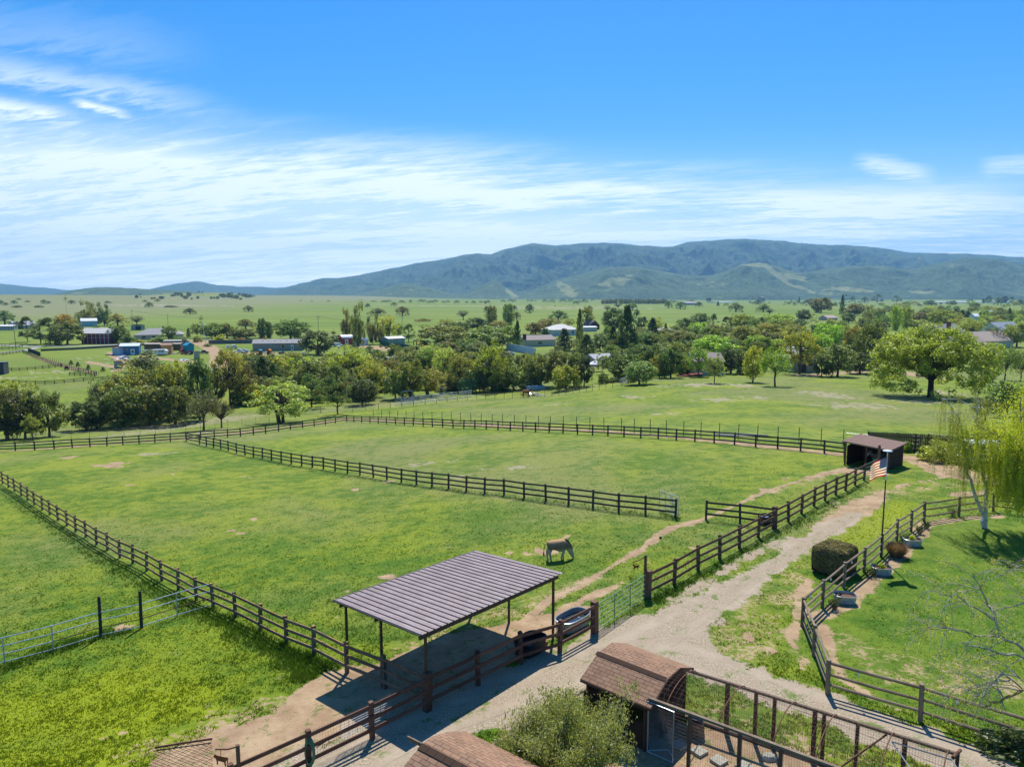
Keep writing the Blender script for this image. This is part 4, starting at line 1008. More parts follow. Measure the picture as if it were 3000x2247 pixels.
LM=[(990,1150,'the leaning grey-green pine'),(825,1180,'the pale spreading tree'),(600,1210,'the drooping grey-green tree'),(675,1090,'the bare-limbed tall tree'),(590,1100,'the black upright tree'),(425,1060,'the grey-green bush'),(290,1220,'the small rounded olive tree'),(870,1060,'the dark oak by the mobile home'),(800,1030,'the mobile home'),(1030,1060,'the wide yellow-green tree'),(500,1170,'the dry bank'),(1837,905,'the tallest redwood'),(1911,930,'the separate redwood'),(2725,1000,'the giant oak'),(2380,940,'the fan palm'),(2050,960,'the bright lime tree'),(2090,1010,'the large bright green tree'),(1660,960,'the chimney house'),(1640,965,'the white hipped roof'),(2342,990,'the tall yellow-green tree'),(2415,960,'the vivid green tree'),(2270,1060,'the feathery meadow tree'),(2205,1050,'the round yellow-green meadow tree'),(1873,1080,'the rounded grey-green tree'),(1657,1100,'the bright round tree by the pipe fence'),(1437,1000,'the tall yellow-crowned tree'),(1300,980,'the first huge olive oak'),(1435,975,'the second huge olive oak'),(1740,1085,'the white canopy'),(2360,1075,'the cream cottage'),(2050,1085,'the cream house'),(2940,975,'the bare grey tree'),(2860,990,'the tan-roofed house'),(2640,915,'the yellow poplars'),(2404,890,'the big brown round tree'),(2503,900,'the brown dark tree'),(2870,925,'the pencil cypresses'),(2822,920,'the dark conifer row'),(2545,965,'the tall dark tree'),(1200,1130,'the golden-olive tree'),(1541,1140,'the chestnut horse'),(1340,1140,'the arched corral frame'),(1100,1100,'the airy poplar cluster'),(2960,890,'the right skyline trees'),(2555,905,'the brown-green eucalyptus'),(2800,1080,'the willowy row'),(2460,1060,'the dense grey-olive tree'),(1530,1015,'the white slanting wall'),(2960,930,'the slate roof'),(2780,960,'the grey tower house'),(2300,915,'the light green wide crown')]
TW={'dg':'dark green','ol':'olive','g':'green','bo':'brownish','yo':'golden-olive','pg':'pale green','y':'yellow-green','gr':'grey','bg':'fresh green'}; KW={'oak':'rounded','yopen':'open-crowned','spread':'flat-topped','shrub':'bushy'}
_used=set()
def auto_label(px,py,hpx,kind,tint):
    L=sorted(LM,key=lambda l: math.hypot((l[0]-px)/1.0,(l[1]-py)*1.6))
    for l in L[:8]:
        dx_,dy_=px-l[0],py-l[1]; side='left of' if dx_<0 else 'right of'
        if abs(dx_)<18: rel_='behind' if dy_<0 else 'in front of'
        else: rel_=('just ' if abs(dx_)<60 else ('' if abs(dx_)<130 else 'well '))+side
        for sz in (('large' if hpx>50 else 'small'),('tall' if hpx>50 else 'low')):
            t_=f"{sz} {TW[tint]} {KW[kind]} tree {rel_} {l[2]}"
            if t_ not in _used: _used.add(t_); return t_
        for ex in (' and behind it' if dy_<0 else ' and nearer the camera',):
            t2=t_+ex
            if t2 not in _used and len(t2.split())<=16: _used.add(t2); return t2
    return t_
def fill(reg,x,y,hh,wd,kind,tint,grp,simple=True):
    ox,oy,s=OFF[reg]; tree(reg,x,y,y-hh,wd,kind,tint,auto_label(ox+x/s,oy+(y-hh/2)/s,hh/s*2.765,kind,tint),grp,name=(('live_oak' if tint in('dg','ol','bo') else 'broadleaf_tree') if kind=='oak' else NAMES[kind]),simple=simple)
for i in range(150):
    x=rs.uniform(950,2240); y=rs.uniform(190,400) if x>1500 else rs.uniform(205,350)
    hh=rs.uniform(30,70)*(.5+.6*(y-180)/160)
    fill('R',x,y,hh,hh*rs.uniform(1.0,1.6),rs.choice(['oak','oak','yopen','spread']),rs.choice(['g','ol','yo','pg','dg','y','g','bo','bg']),'trees of the distant neighbourhood right of the plain')
for i in range(46):
    x=rs.uniform(-20,1000) if i%2 else rs.uniform(250,900)
    y=rs.uniform(186,215)
    hh=rs.uniform(12,26); tree('R',x,y,y-hh,hh*1.4,'spread',rs.choice(['g','ol','dg']),'small oak on the far right-hand rise below the mountains','small oaks on the far right-hand rise',name='valley_oak',simple=True)
for i in range(96):
    x=rs.uniform(1080,2200); base=rs.uniform(540,775) if x<1950 else rs.uniform(470,710)
    if x>1150 and rs.random()<.35: base=rs.uniform(440,560)
    hh=rs.uniform(100,185)*(.6+.4*(base-440)/300); fill('C',x,base,hh,hh*rs.uniform(.85,1.25),rs.choice(['oak','oak','oak','yopen']),rs.choice(['dg','ol','g','bo','yo','ol','dg']),'understorey trees of the middle belt',False)
for i in range(44):
    x=rs.uniform(60,1180); base=rs.uniform(740,1000); hh=rs.uniform(110,190); fill('M',x,base,hh,hh*rs.uniform(.8,1.15),rs.choice(['oak','oak','yopen']),rs.choice(['dg','ol','bo','y','yo','dg']),'understorey trees of the creek belt',False)
for i in range(22):
    x=rs.uniform(640,1700); base=rs.uniform(980,1150); hh=rs.uniform(120,200); fill('L',x,base,hh,hh*rs.uniform(.8,1.15),rs.choice(['oak','oak','yopen']),rs.choice(['dg','ol','bo','yo','bo']),'understorey trees of the creek belt',False)
for i in range(52):
    x=rs.uniform(1080,2200); base=rs.uniform(640,900); hh=rs.uniform(90,170); fill('M',x,base,hh,hh*rs.uniform(.85,1.2),rs.choice(['oak','oak','shrub']),rs.choice(['dg','ol','bo','gr','yo']),'understorey trees behind the corrals',False)
for i in range(60):
    x=rs.uniform(-20,1080); base=rs.uniform(470,690)
    if x>280: base=rs.uniform(380,610)
    hh=rs.uniform(95,170)*(.5+.5*(base-360)/300); fill('R',x,base,hh,hh*rs.uniform(.9,1.3),rs.choice(['oak','oak','yopen']),rs.choice(['g','ol','yo','bg','dg','y']),'understorey trees of the right-hand belt',False)
for i in range(26):
    x=rs.uniform(60,2150); hh=rs.uniform(45,80); b0=1010-x*.055 if x<1100 else 950-(x-1100)*.05; fill('M',x,b0-rs.uniform(0,40),hh,hh*rs.uniform(1.3,2.0),'shrub',rs.choice(['dg','ol','gr','yo']),'low shrubs at the foot of the creek belt',False)
for i in range(16):
    x=rs.uniform(1080,2180); hh=rs.uniform(40,70); fill('C',x,rs.uniform(745,775) if x>1250 else rs.uniform(780,835),hh,hh*rs.uniform(1.3,2.0),'shrub',rs.choice(['dg','ol','gr','yo']),'low shrubs at the foot of the middle belt',False)
# oaks on the grassy hill: stand on the hill mesh
_dg=bpy.context.evaluated_depsgraph_get(); bpy.context.view_layer.update(); _dg.update()
def on_hill(px,py):
    a,b,c=ray(px,py); hit,loc,nrm,idx,ob,mt=scene.ray_cast(bpy.context.evaluated_depsgraph_get(),Vector((0,0,CAMZ)),Vector((a,b,c)).normalized(),distance=20000); return loc if hit else None
for (x,y,wd,ht) in [(1107,152,34,24),(1135,128,18,12),(1230,162,22,16),(1250,158,26,14),(1310,160,50,24),(1400,140,40,20),(1430,135,50,30),(1462,128,34,24),(1475,145,30,26),(1505,160,44,28),(1530,140,40,34),(1553,165,20,16),(1603,158,26,22),(1640,108,14,12),(1612,106,18,14),(1712,160,22,22),(1735,158,22,18),(1762,160,30,22),(1790,140,40,24),(1810,150,44,34),(1850,150,50,34),(1885,155,50,30),(1918,160,44,34),(1940,130,26,20),(1975,140,40,26),(2000,150,44,32),(2030,148,34,26),(2058,142,16,14),(1950,165,26,16),(1870,118,50,12),(1140,145,14,10)]:
    p=on_hill(x/2.765,820+(y-2)/2.765)
    if p is None or p.y<1500: continue
    cr,tk=proto('oak',0); dep=proj(p)[2]
    root=thing('hill_oak','dark oak in the groves on the low green hill at the left','tree',p,rt.uniform(0,6),'oaks dotted on the grassy hill'); wm=wd/2.765/FPX*dep; root.scale=(wm,wm,ht/2.765/FPX*dep*1.1)
    c_=cr.copy(); C.objects.link(c_); c_.parent=root; c_.color=(.5,.6,.6,1)
# ---------------- timber ----------------
BROWN=wood('red_brown_timber',(.150,.078,.052),(.070,.036,.025))
DARKW=wood('dark_timber',(.17,.125,.088),(.065,.048,.038),lichen=(.42,.25,.075))
DARKF=wood('weathered_dark_timber',(.080,.064,.052),(.032,.027,.022))
GREYW=wood('grey_brown_timber',(.22,.165,.115),(.10,.070,.048))
RUST=mat('rusty_steel',(.19,.085,.045),.8,.5,8,.3)
GALV=mat('galvanised_steel',(.56,.60,.63),.42,.2,6,.5,.55)
GREENM=mat('green_painted_steel',(.075,.22,.12),.45,.2,6,.5)
BLACKM=mat('black_steel',(.02,.02,.022),.5,.3,6,.4)
WIREM=mat('wire',(.33,.32,.31),.5,.2,6,.4,.5)
RWIRE=mat('rusty_wire',(.20,.10,.065),.7,.3,6,.3)
def lerp(a,b,t): return a+(b-a)*t
def fence(name,label,bases,h=1.37,rails=(1.22,.80,.38),pw=.13,bw=.04,bh=.135,m=BROWN,span=2,side=1,big=(),bigh=.12,group=None,cat='fence',round_=False,fromk=0,caps=None,skip=()):
    o0=bases[0]; root=thing(name,label,cat,o0,0,group)
    pm=MB(); 
    if round_: pm.tube([(0,0,-.25),(0,0,h)],pw/2,8)
    else: pm.box((0,0,(h-.25)/2),(pw,pw,h+.25),0)
    first=None
    for k,b in enumerate(bases):
        if k in skip: continue
        if k in big:
            q=MB(); q.box((0,0,(h+bigh-.25)/2),(pw*1.75,pw*1.75,h+bigh+.25)); po=q.build('post',m,root)
        elif first is None: po=first=pm.build('post',m,root)
        else: po=first.copy(); C.objects.link(po); po.parent=root
        a=bases[max(k-1,0)]; c=bases[min(k+1,len(bases)-1)]
        po.location=(b-o0); po.rotation_euler=(rt.uniform(-.035,.035),rt.uniform(-.035,.035),math.atan2(c.y-a.y,c.x-a.x))
    for r_i,rh in enumerate(rails):
        k=0
        while k<len(bases)-1:
            e=min(k+span,len(bases)-1); mb=MB()
            for j in range(k,e):
                a,b=bases[j],bases[j+1]; d_=(b-a); n_=Vector((-d_.y,d_.x,0)).normalized()*side*(pw/2+bw/2-.004 if not round_ else 0); up=Vector((0,0,rh+rt.uniform(-.03,.022)))
                ext=d_.normalized()*.0
                if round_: mb.tube([a+up,lerp(a,b,.5)+up-Vector((0,0,.02)),b+up],[.05,.058,.05],7)
                else: mb.beam(a+n_+up,b+n_+up,bw,bh)
            mb.build('rail',m,root,off=o0); k=e
    return root
def P2(lst): return [G(*p) for p in lst]
def evenly(pts,step):
    W_=[G(*p) for p in pts]; L=[0]
    for a,b in zip(W_,W_[1:]): L.append(L[-1]+math.hypot(b.x-a.x,b.y-a.y))
    n=max(1,round(L[-1]/step)); out=[]
    for i in range(n+1):
        s=L[-1]*i/n; k=max(j for j in range(len(L)) if L[j]<=s+1e-6); k=min(k,len(W_)-2); t=(s-L[k])/(L[k+1]-L[k]+1e-9); q=lerp(W_[k],W_[k+1],t); out.append(g(q.x,q.y))
    return out
F1=P2([(905,2256),(1091,2164),(1252,2081),(1400.6,2007),(1526,1944),(1640,1909),(1742,1853)]); f0=G(683,2362)
fence('board_fence','red-brown three-board fence along the gravel drive, in front of the metal-roofed shelter',[f0]+F1,1.42,(1.30,.86,.42),pw=.15,m=BROWN,side=-1,big=(3,7),bigh=.06,span=1)
F2=P2([(1897,1751),(1975,1711),(2045,1668),(2108,1636),(2166,1605),(2221,1574),(2268.5,1548),(2309.6,1527),(2348,1504),(2384.5,1482),(2417,1466),(2448,1449),(2476.7,1437),(2505,1420.6),(2531,1407)])
fence('board_fence','red-brown three-board fence from the green gate up the drive to the run-in shed',F2,1.42,(1.30,.86,.42),pw=.15,m=BROWN,side=-1,big=(0,6),bigh=.05,span=1)
F3=P2([(1252,2078),(1127.5,2016),(1017,1970),(921,1918),(840,1885.6),(763,1846),(690,1808),(625,1778),(575,1757.5),(522.6,1727),(474,1701),(430,1672.5),(389,1651),(351,1634.5),(314.6,1611),(283,1595),(252,1573),(222,1557),(196,1540),(170,1524),(146,1508),(124,1494),(101,1479),(81,1465.5),(62.6,1452),(43,1439),(25,1428),(8,1417),(-12,1404),(-32,1392),(-54,1380)])
F3[0]=F3[0]+Vector((-.10,.16,0))
fence('board_fence','weathered dark fence with orange lichen on its boards, running left from the shelter',F3,1.38,(1.24,.80,.36),pw=.14,m=DARKW,side=1,span=2,skip=(0,))
F4=P2([(585,1302.5),(605,1307.5),(626,1312),(647,1316),(669,1321),(693,1328),(718,1334),(743,1339),(769,1343.5),(795.7,1349),(824,1354.5),(853.4,1360),(884,1365),(915,1370),(947.6,1374),(982,1380.6),(1018,1387),(1054.6,1392),(1094,1399),(1133.7,1406),(1176,1413.5),(1220,1420),(1265.5,1426),(1314,1431.5),(1366,1439),(1419.7,1445),(1476.7,1450),(1535.4,1460),(1599,1468),(1666,1477.5),(1737,1487),(1812.7,1498),(1891,1506),(1979,1517)])
fence('board_fence','dark three-board divider fence crossing the paddock to the open grey gate',[G(546,1293)]+F4,1.40,(1.27,.84,.42),pw=.13,m=DARKF,side=-1,span=2)
fence('board_fence','short dark three-board fence stub between the trail and the drive fence',[G(2068,1522),G(2168,1533),G(2262,1546)],1.40,(1.27,.84,.42),pw=.13,m=DARKF,side=-1,span=1,skip=(2,))
F5=P2([(-60,1326),(-8,1323),(45,1321),(102,1319),(159,1316),(212,1312.5),(264,1309.5),(313.5,1307),(360.6,1304),(408,1301),(454,1298),(499,1294.5),(545.5,1291.5),(588,1288),(628,1284.5),(667,1281.5),(704.7,1278.6),(742.7,1274),(778.5,1270),(816,1264.5),(851,1259),(886.6,1254.5),(920.6,1250),(953.5,1245),(983,1240),(1016,1235.5)])
fence('board_fence','dark three-board fence along the left part of the far dirt track',F5,1.37,(1.25,.82,.40),pw=.14,bh=.15,m=DARKF,side=-1,span=2)
F6=P2([(1016,1235.5),(1037,1237),(1059.6,1238.3),(1084,1239.5),(1108,1241),(1132.5,1242.3),(1159,1244),(1184.5,1245.5),(1211,1247),(1240,1248.6),(1267,1250.5),(1297,1252),(1327.5,1254),(1359,1255),(1391.5,1256),(1424.6,1257.5),(1459,1259.3),(1495,1261.5),(1532,1263),(1569,1265),(1609,1267),(1649.5,1269),(1692,1271.5),(1736,1274),(1781,1276.5),(1828,1279),(1877,1282),(1928,1285),(1981,1289),(2035.5,1292.5),(2092,1297),(2151.5,1302),(2213.7,1309),(2278,1315),(2345,1321),(2415,1328),(2474,1336)])
fence('board_fence','dark three-board fence along the far side of the paddock to the run-in shed',F6,1.37,(1.25,.82,.40),pw=.14,bh=.15,m=DARKF,side=-1,span=2)
# distant board fences on the left
def farfence(lbl,pts,step=2.9,h=1.35): fence('board_fence',lbl,evenly(pts,step),h,(1.22,.80,.38),pw=.16,bh=.15,m=DARKF,side=1,span=3)
farfence('distant dark fence nearest the yellow-topped trees at the left',[(20,1124),(70,1127),(145,1127),(200,1122),(270,1116),(330,1112)])
farfence('distant dark fence ending beside the dark open shed at the left edge',[(12,1087),(60,1087),(120,1082),(180,1075)])
farfence('distant dark fence running diagonally down from the pale lane corner',[(66,1032),(100,1048),(150,1066),(196,1079),(232,1090)])
farfence('short distant dark fence below the diagonal lane fence',[(203,1100),(240,1102),(277,1104),(285,1099),(230,1087)])
farfence('distant dark fence below the short pale lane at the far left',[(-40,1046),(10,1041),(66,1032)],3.2)
farfence('distant double fence above the pale lane at the far left',[(-40,1010),(20,1014),(80,1010)],3.2)
farfence('distant fence between the two pale lanes at the far left',[(-30,1027),(30,1023),(66,1018)],3.2)
# picket-like solid piece by the lane
def plankfence(name,label,p0,p1,h,m,w=.14,gap=.015,group=None,posts=()):
    d_=p1-p0; L=math.hypot(d_.x,d_.y); n=int(L/(w+gap)); root=thing(name,label,'fence',p0,0,group); dirv=Vector((d_.x,d_.y,0))/L; nv=Vector((-dirv.y,dirv.x,0)); mb=MB(); rz=math.atan2(dirv.y,dirv.x)
    for i in range(n):
        q=p0+dirv*((i+.5)*(w+gap)); z=float(hz(q.x,q.y)); hh=h+rt.uniform(-.015,.02); c=Vector((q.x,q.y,z+hh/2-.03))+nv*rt.uniform(-.004,.004); mb.box(c,(w,.022,hh),rz)
        # dog-eared top
        a=c+Vector((0,0,hh/2)); mb.add([a-dirv*w*.5+nv*-.011,a+dirv*w*.5+nv*-.011,a+dirv*w*.25+nv*-.011+Vector((0,0,.035)),a-dirv*w*.25+nv*-.011+Vector((0,0,.035)),a-dirv*w*.5+nv*.011,a+dirv*w*.5+nv*.011,a+dirv*w*.25+nv*.011+Vector((0,0,.035)),a-dirv*w*.25+nv*.011+Vector((0,0,.035))],[(0,1,2,3),(7,6,5,4),(3,2,6,7),(0,3,7,4),(1,5,6,2)])
    mb.build('plank_panel',m,root,off=p0)
    for zz in (.35,h-.35):
        r=MB(); z0=float(hz(p0.x,p0.y)); z1=float(hz(p1.x,p1.y)); r.beam(Vector((p0.x,p0.y,z0+zz))-nv*.035,Vector((p1.x,p1.y,z1+zz))-nv*.035,.045,.09); r.build('rail',m,root,off=p0)
    n=max(1,int(L/2.6))
    for i in range(n+1):
        q=p0+dirv*(L*i/n); z=float(hz(q.x,q.y)); r=MB(); r.box((q.x-nv.x*.09,q.y-nv.y*.09,z+h/2+.04),(.1,.1,h+.1),rz); r.build('post',m,root,off=p0)
    return root
plankfence('plank_fence','tall dark solid plank fence behind the run-in shed',G(2541,1316),G(2905,1338),1.85,DARKF)
plankfence('plank_fence','short dark plank fence beside the pale lane at the far left',G(83,1029),G(119,1043),1.7,DARKF)
# ---- wire and pipe fences ----
def wirefence(name,label,bases,h,rod,m,top=None,strands=(),mesh=0,group=None,cat='wire fence',sq=False,topr=.03,every=1):
    o0=bases[0]; root=thing(name,label,cat,o0,0,group); pm=MB(); pm.tube([(0,0,-.2),(0,0,h)],rod,6); first=None
    for k,b in enumerate(bases):
        if first is None: po=first=pm.build('post',m,root)
        else: po=first.copy(); C.objects.link(po); po.parent=root
        po.location=b-o0; po.rotation_euler=(rt.uniform(-.03,.03),rt.uniform(-.03,.03),0)
    if top:
        t=MB(); t.tube([b+Vector((0,0,top)) for b in bases],topr,5); t.build('top_rail',m,root,off=o0)
    if strands:
        t=MB()
        for s in strands: t.tube([b+Vector((0,0,s)) for b in bases],.006,3,False)
        if mesh:
            for a,b in zip(bases,bases[1:]):
                L=(b-a).length; n=int(L/mesh)
                for i in range(1,n): q=lerp(a,b,i/n); t.tube([q+Vector((0,0,strands[0])),q+Vector((0,0,strands[-1]))],.004,3,False)
        t.build('wire_strands',WIREM,root,off=o0)
    return root
wirefence('wire_fence','row of thin dark posts with fine wire beyond the far track, on the meadow side',P2([(1094,1224),(1118,1225.5),(1141,1227),(1165,1229),(1189.7,1230),(1214,1232),(1239.6,1234),(1266,1235.5),(1295,1237.5),(1322,1239),(1349.6,1240.5),(1380,1242.5),(1410,1244),(1441.6,1246),(1473,1247.5),(1506.7,1249),(1541,1251),(1577,1253),(1612.7,1255),(1650,1256.5),(1688,1258.5),(1728,1260.5),(1769.6,1262.5),(1820,1265),(1858,1267),(1904.6,1270),(1952,1273),(2003,1276.5),(2053,1280),(2107,1284),(2162,1288),(2219,1292),(2278,1297),(2340,1301),(2405,1305),(2470,1308)]),1.85,.045,DARKF,strands=(.25,.55,.85,1.15,1.4))
wirefence('wire_fence','thin rusty posts with wire beyond the track at the left',P2([(-60,1306),(0,1303),(42,1301),(99,1298),(155,1295),(209,1290),(263,1287),(314.6,1283),(364,1280),(410.6,1276),(456,1272.5),(501,1269),(544,1266),(588,1262),(630,1258),(668,1253.5),(709,1249),(750,1245),(790,1240)]),1.55,.028,RUST,strands=(.3,.6,.9,1.2,1.45))
wirefence('pipe_fence','long rusty pipe fence at the foot of the tree belt',P2([(895,1212),(940,1210),(986,1207),(1033,1206),(1072,1203),(1109,1200),(1144,1197.5),(1178,1193),(1212,1189.5),(1246,1186),(1279,1182.5),(1310,1179),(1340,1176),(1369,1173),(1397,1171.5),(1423,1170),(1450,1169),(1477,1168),(1501,1167),(1526,1166.3),(1549,1165.5),(1573.6,1164),(1596,1162.5),(1617,1160.5),(1637,1158.6),(1658,1156.5),(1678.5,1154.5),(1698,1151),(1718,1147.5),(1736,1144.5),(1755,1142),(1775,1141),(1795,1138),(1820,1132),(1841,1126)]),1.5,.045,RUST,top=1.5,strands=(.3,.55,.8,1.05,1.3),topr=.045)
# white-rail corner gate at the end of the pipe fence, and corral panels
def tube_gate(name,label,p0,p1,h,n,m,verts=2,r=.022,lift=.12,brace=True,cat='gate',group=None,rise=0.0):
    root=thing(name,label,cat,p0,0,group); f=MB(); U=Vector((0,0,1)); a0=p0+U*lift; b0=p1+U*lift; a1=p0+U*h; b1=p1+U*(h+rise)
    f.tube([a0,a1,b1,b0,a0],r*1.15,6); f.build('frame',m,root,off=p0)
    for i in range(1,n-1):
        t=i/(n-1); q=MB(); q.tube([lerp(a0,a1,t),lerp(b0,b1,t)],r,6,False); q.build('rail',m,root,off=p0)
    for i in range(1,verts+1):
        t=i/(verts+1); q=MB(); q.tube([lerp(a0,b0,t),lerp(a1,b1,t)],r,6,False); q.build('upright',m,root,off=p0)
    if brace: q=MB(); q.tube([a0,lerp(a1,b1,.5)],r*.9,6,False); q.build('brace',m,root,off=p0)
    return root
gp0,gp1=G(1750,1850),G(1889,1756)
tube_gate('tube_gate','green tubular gate between the drive fence posts beside the shelter',gp0,gp1,1.30,6,GREENM,verts=2,brace=False,r=.021)
tube_gate('tube_gate','open grey tubular gate folded back at the end of the divider fence',G(1987,1516),G(1931,1494),1.5,6,GALV,verts=2,r=.024)
tube_gate('tube_gate','pale green tubular gate in front of the run-in shed',G(2535,1404),G(2569,1386),1.25,5,GREENM,verts=1,brace=False)
tube_gate('tube_gate','thin pale wire gate left of the tall plank fence',G(2477,1312),G(2540,1318),1.6,3,GALV,verts=1,brace=False,r=.016)
tube_gate('white_gate','white pipe gate panel at the right end of the pipe fence',G(1818,1128),G(1841,1122),1.7,7,mat('white_paint',(.72,.74,.76),.5,.1),verts=2,brace=False,r=.04)
WHP=MATS['white_paint']
for i,(x0,y0,x1,y1) in enumerate([(1158,1187,1190,1184),(1192,1184,1225,1180),(1228,1180,1262,1176),(1266,1176,1302,1171),(1306,1171,1340,1168),(1345,1167,1382,1163)]):
    tube_gate('corral_section',('first','second','third','fourth','fifth','sixth')[i]+' grey corral panel from the left behind the pipe fence',G(x0,y0),G(x1,y1),1.75,6,GALV,verts=1,brace=False,r=.045,group='corral panels behind the pipe fence')
for lb,(x0,y0,x1,y1) in (('tall arched corral gate frame, left of the panels',(1176,1184,1211,1181)),('tall arched corral gate frame, right of the panels',(1288,1172,1306,1171))):
    a,b=G(x0,y0),G(x1,y1); r_=thing('corral_gate',lb,'gate',a); q=MB(); q.tube([a,a+Vector((0,0,3.0)),a+Vector((.15,0,3.2)),b+Vector((-.15,0,3.2)),b+Vector((0,0,3.0)),b],.05,6); q.build('frame',GALV,r_,off=a); q=MB()
    for zz in (.5,.9,1.3): q.tube([a+Vector((0,0,zz)),b+Vector((0,0,zz))],.04,5)
    q.build('rails',GALV,r_,off=a)
# galvanised pasture rail fence, bottom left
pr=[G(-60,1960),G(14,1945),G(157,1908),G(287,1868),G(409,1842),G(520,1806),G(622,1777)]
root=thing('pipe_rail_fence','galvanised pipe rail fence with one rusty rail in the left pasture','fence',pr[0])
for p in (pr[1],pr[2],pr[5]): q=MB(); q.tube([p-Vector((0,0,.2)),p+Vector((0,0,1.34))],.035,7); q.build('post',GALV,root,off=pr[0])
for zz,mm in ((1.32,GALV),(.92,GALV),(.52,GALV),(.12,GALV)):
    for k in range(len(pr)-1):
        q=MB(); q.tube([pr[k]+Vector((0,0,zz)),pr[k+1]+Vector((0,0,zz-(.0 if k<5 else 0)))],.024,6,False); q.build('rail',RUST if (zz==.52 and k in (2,3,4,5)) else mm,root,off=pr[0])
for p,hh,lb in ((pr[3]+Vector((.1,.1,0)),2.15,'tall black wooden post beside the pasture pipe rails, left of two'),(pr[4]+Vector((.05,.1,0)),2.0,'thick tall black wooden post on a bare patch by the pipe rails, right of two')):
    q=MB(); q.tube([(0,0,-.3),(0,0,hh-.02),(0,0,hh)],[.085,.075,.06],9); o=q.build('wood_post',wood('black_timber',(.045,.035,.030),(.018,.015,.014)),None); o.location=p; o.rotation_euler=(0,R(1.0),0); tag(o,lb,'post')
# garden fence: round grey-brown rails
GF1=P2([(3090,1520),(2910,1498),(2809,1512),(2707,1528)]); GF2=P2([(2707,1528),(2669,1557),(2627,1584),(2581.6,1631),(2531,1675),(2472,1722),(2408.7,1779),(2350,1834)]); GF3=P2([(2350,1834),(2384,1922),(2424,2033)]); GF4=P2([(2424,2033),(2696,2113),(3010,2215),(3300,2310)])
for pts,lb in ((GF1,'grey-brown round-rail garden fence along the top of the lawn'),(GF2,'grey-brown round-rail garden fence beside the clipped hedge and the planter tubs'),(GF3,'grey-brown garden fence piece seen almost end on'),(GF4,'dark grey-brown garden fence along the bottom of the lawn')):
    fence('rail_fence',lb,pts,1.40,(1.28,.82,.38),pw=.17,m=GREYW,round_=True,span=1)
# festoon lights on it
fl=[p+Vector((0,0,1.16)) for p in (GF1[::-1]+GF2[1:]+GF3[1:]+GF4[1:])] if False else None
def festoon(label,pts):
    root=thing('string_lights',label,'string lights',pts[0]); c=MB(); bl=[]
    for a,b in zip(pts,pts[1:]):
        L=(b-a).length; n=max(2,int(L/.9)); line=[lerp(a,b,i/n)+Vector((0,0,1.20-.10*math.sin(math.pi*(i%2+.0)))) for i in range(n+1)]
        c.tube(line,.007,4,False); bl+=line[1::2] if n>2 else [line[1]]
    c.build('cord',BLACKM,root,off=pts[0]); gm=mat('bulb_glass',(.85,.88,.85),.15,.05,5,.6)
    first=None
    for p in bl[:60]:
        if first is None:
            q=MB(); q.lathe([(.0,-.16),(.03,-.14),(.042,-.10),(.03,-.05),(.016,-.03),(.016,0)],n=8); first=q.build('bulb',gm,root,smooth=True); o=first
        else: o=first.copy(); C.objects.link(o); o.parent=root
        o.location=p-pts[0]
festoon('string of clear bulbs along the left and top garden fence',GF2[::-1]+GF1[::-1][1:]); festoon('string of clear bulbs along the bottom garden fence',GF4)
U=Vector((0,0,1))
# ---------------- metal roofed shelter ----------------
ROOFM=mat('brown_roof_steel',(.325,.26,.25),.55,.10,1.3,.4,.08,col2=(.235,.18,.17))
STEELB=mat('dark_brown_steel',(.060,.036,.028),.55,.35,7,.4)
B0=Vector((-3.30,24.22,2.9)); th=.824; uu=Vector((math.cos(th),math.sin(th),-.07/8.207)); vv=Vector((-math.sin(th),math.cos(th),-.365/5.593)); LL,WW=8.207,5.593
gb=g(B0.x,B0.y); sh=thing('shelter','open brown corrugated metal shelter on thin posts beside the gravel drive','shelter',gb)
nn=uu.cross(vv).normalized()
mb=MB(); nr=26; pitch=LL/nr
for i in range(nr):
    a=B0+uu*(i*pitch); s=pitch
    prof=[(0,0),(.02,0),(.032,.045),(.068,.045),(.08,0),(s,0)] if s>.2 else []
    vs=[];
    for (x,z) in prof:
        p=a+uu*x+nn*z; vs+= [p,p+vv*WW]
    fs=[(2*k,2*k+2,2*k+3,2*k+1) for k in range(len(prof)-1)]; mb.add(vs,fs)
    # pan stiffening lines
    for x in (.165,.235): p=a+uu*x+nn*.004; mb.beam(p,p+vv*WW,.010,.004,up=nn)
mb.build('roof',ROOFM,sh,off=gb)
mb=MB(); mb.beam(B0-nn*.02+vv*WW,B0-nn*.02+vv*WW+uu*LL,.05,.06,up=nn); mb.beam(B0-nn*.02,B0-nn*.02+vv*WW,.03,.04,up=nn); mb.beam(B0-nn*.02+uu*LL,B0-nn*.02+vv*WW+uu*LL,.03,.04,up=nn); mb.build('roof_trim',STEELB,sh,off=gb)
posts=[(.42,.22),(.42,WW*.52),(.42,WW-.30),(LL-.42,.22),(LL-.42,WW*.52),(LL-.42,WW-.30)]
for (_a,b) in posts[:3]:
    q=MB(); p=B0+vv*b-nn*.16+uu*.12; q.beam(p,p+uu*(LL-.24),.07,.22,up=nn); q.build('beam',STEELB,sh,off=gb)
for (a,b) in posts:
    p=B0+uu*a+vv*b; gz=float(hz(p.x,p.y)); q=MB(); q.box((p.x,p.y,(p.z-.1+gz-.2)/2),(.085,.085,p.z-.1-gz+.2),th); q.build('post',STEELB,sh,off=gb)
for i in range(7):
    p=B0+uu*(.3+i*(LL-.6)/6)-nn*.045+vv*.1; q=MB(); q.beam(p,p+vv*(WW-.2),.05,.05,up=nn); q.build('purlin',STEELB,sh,off=gb)
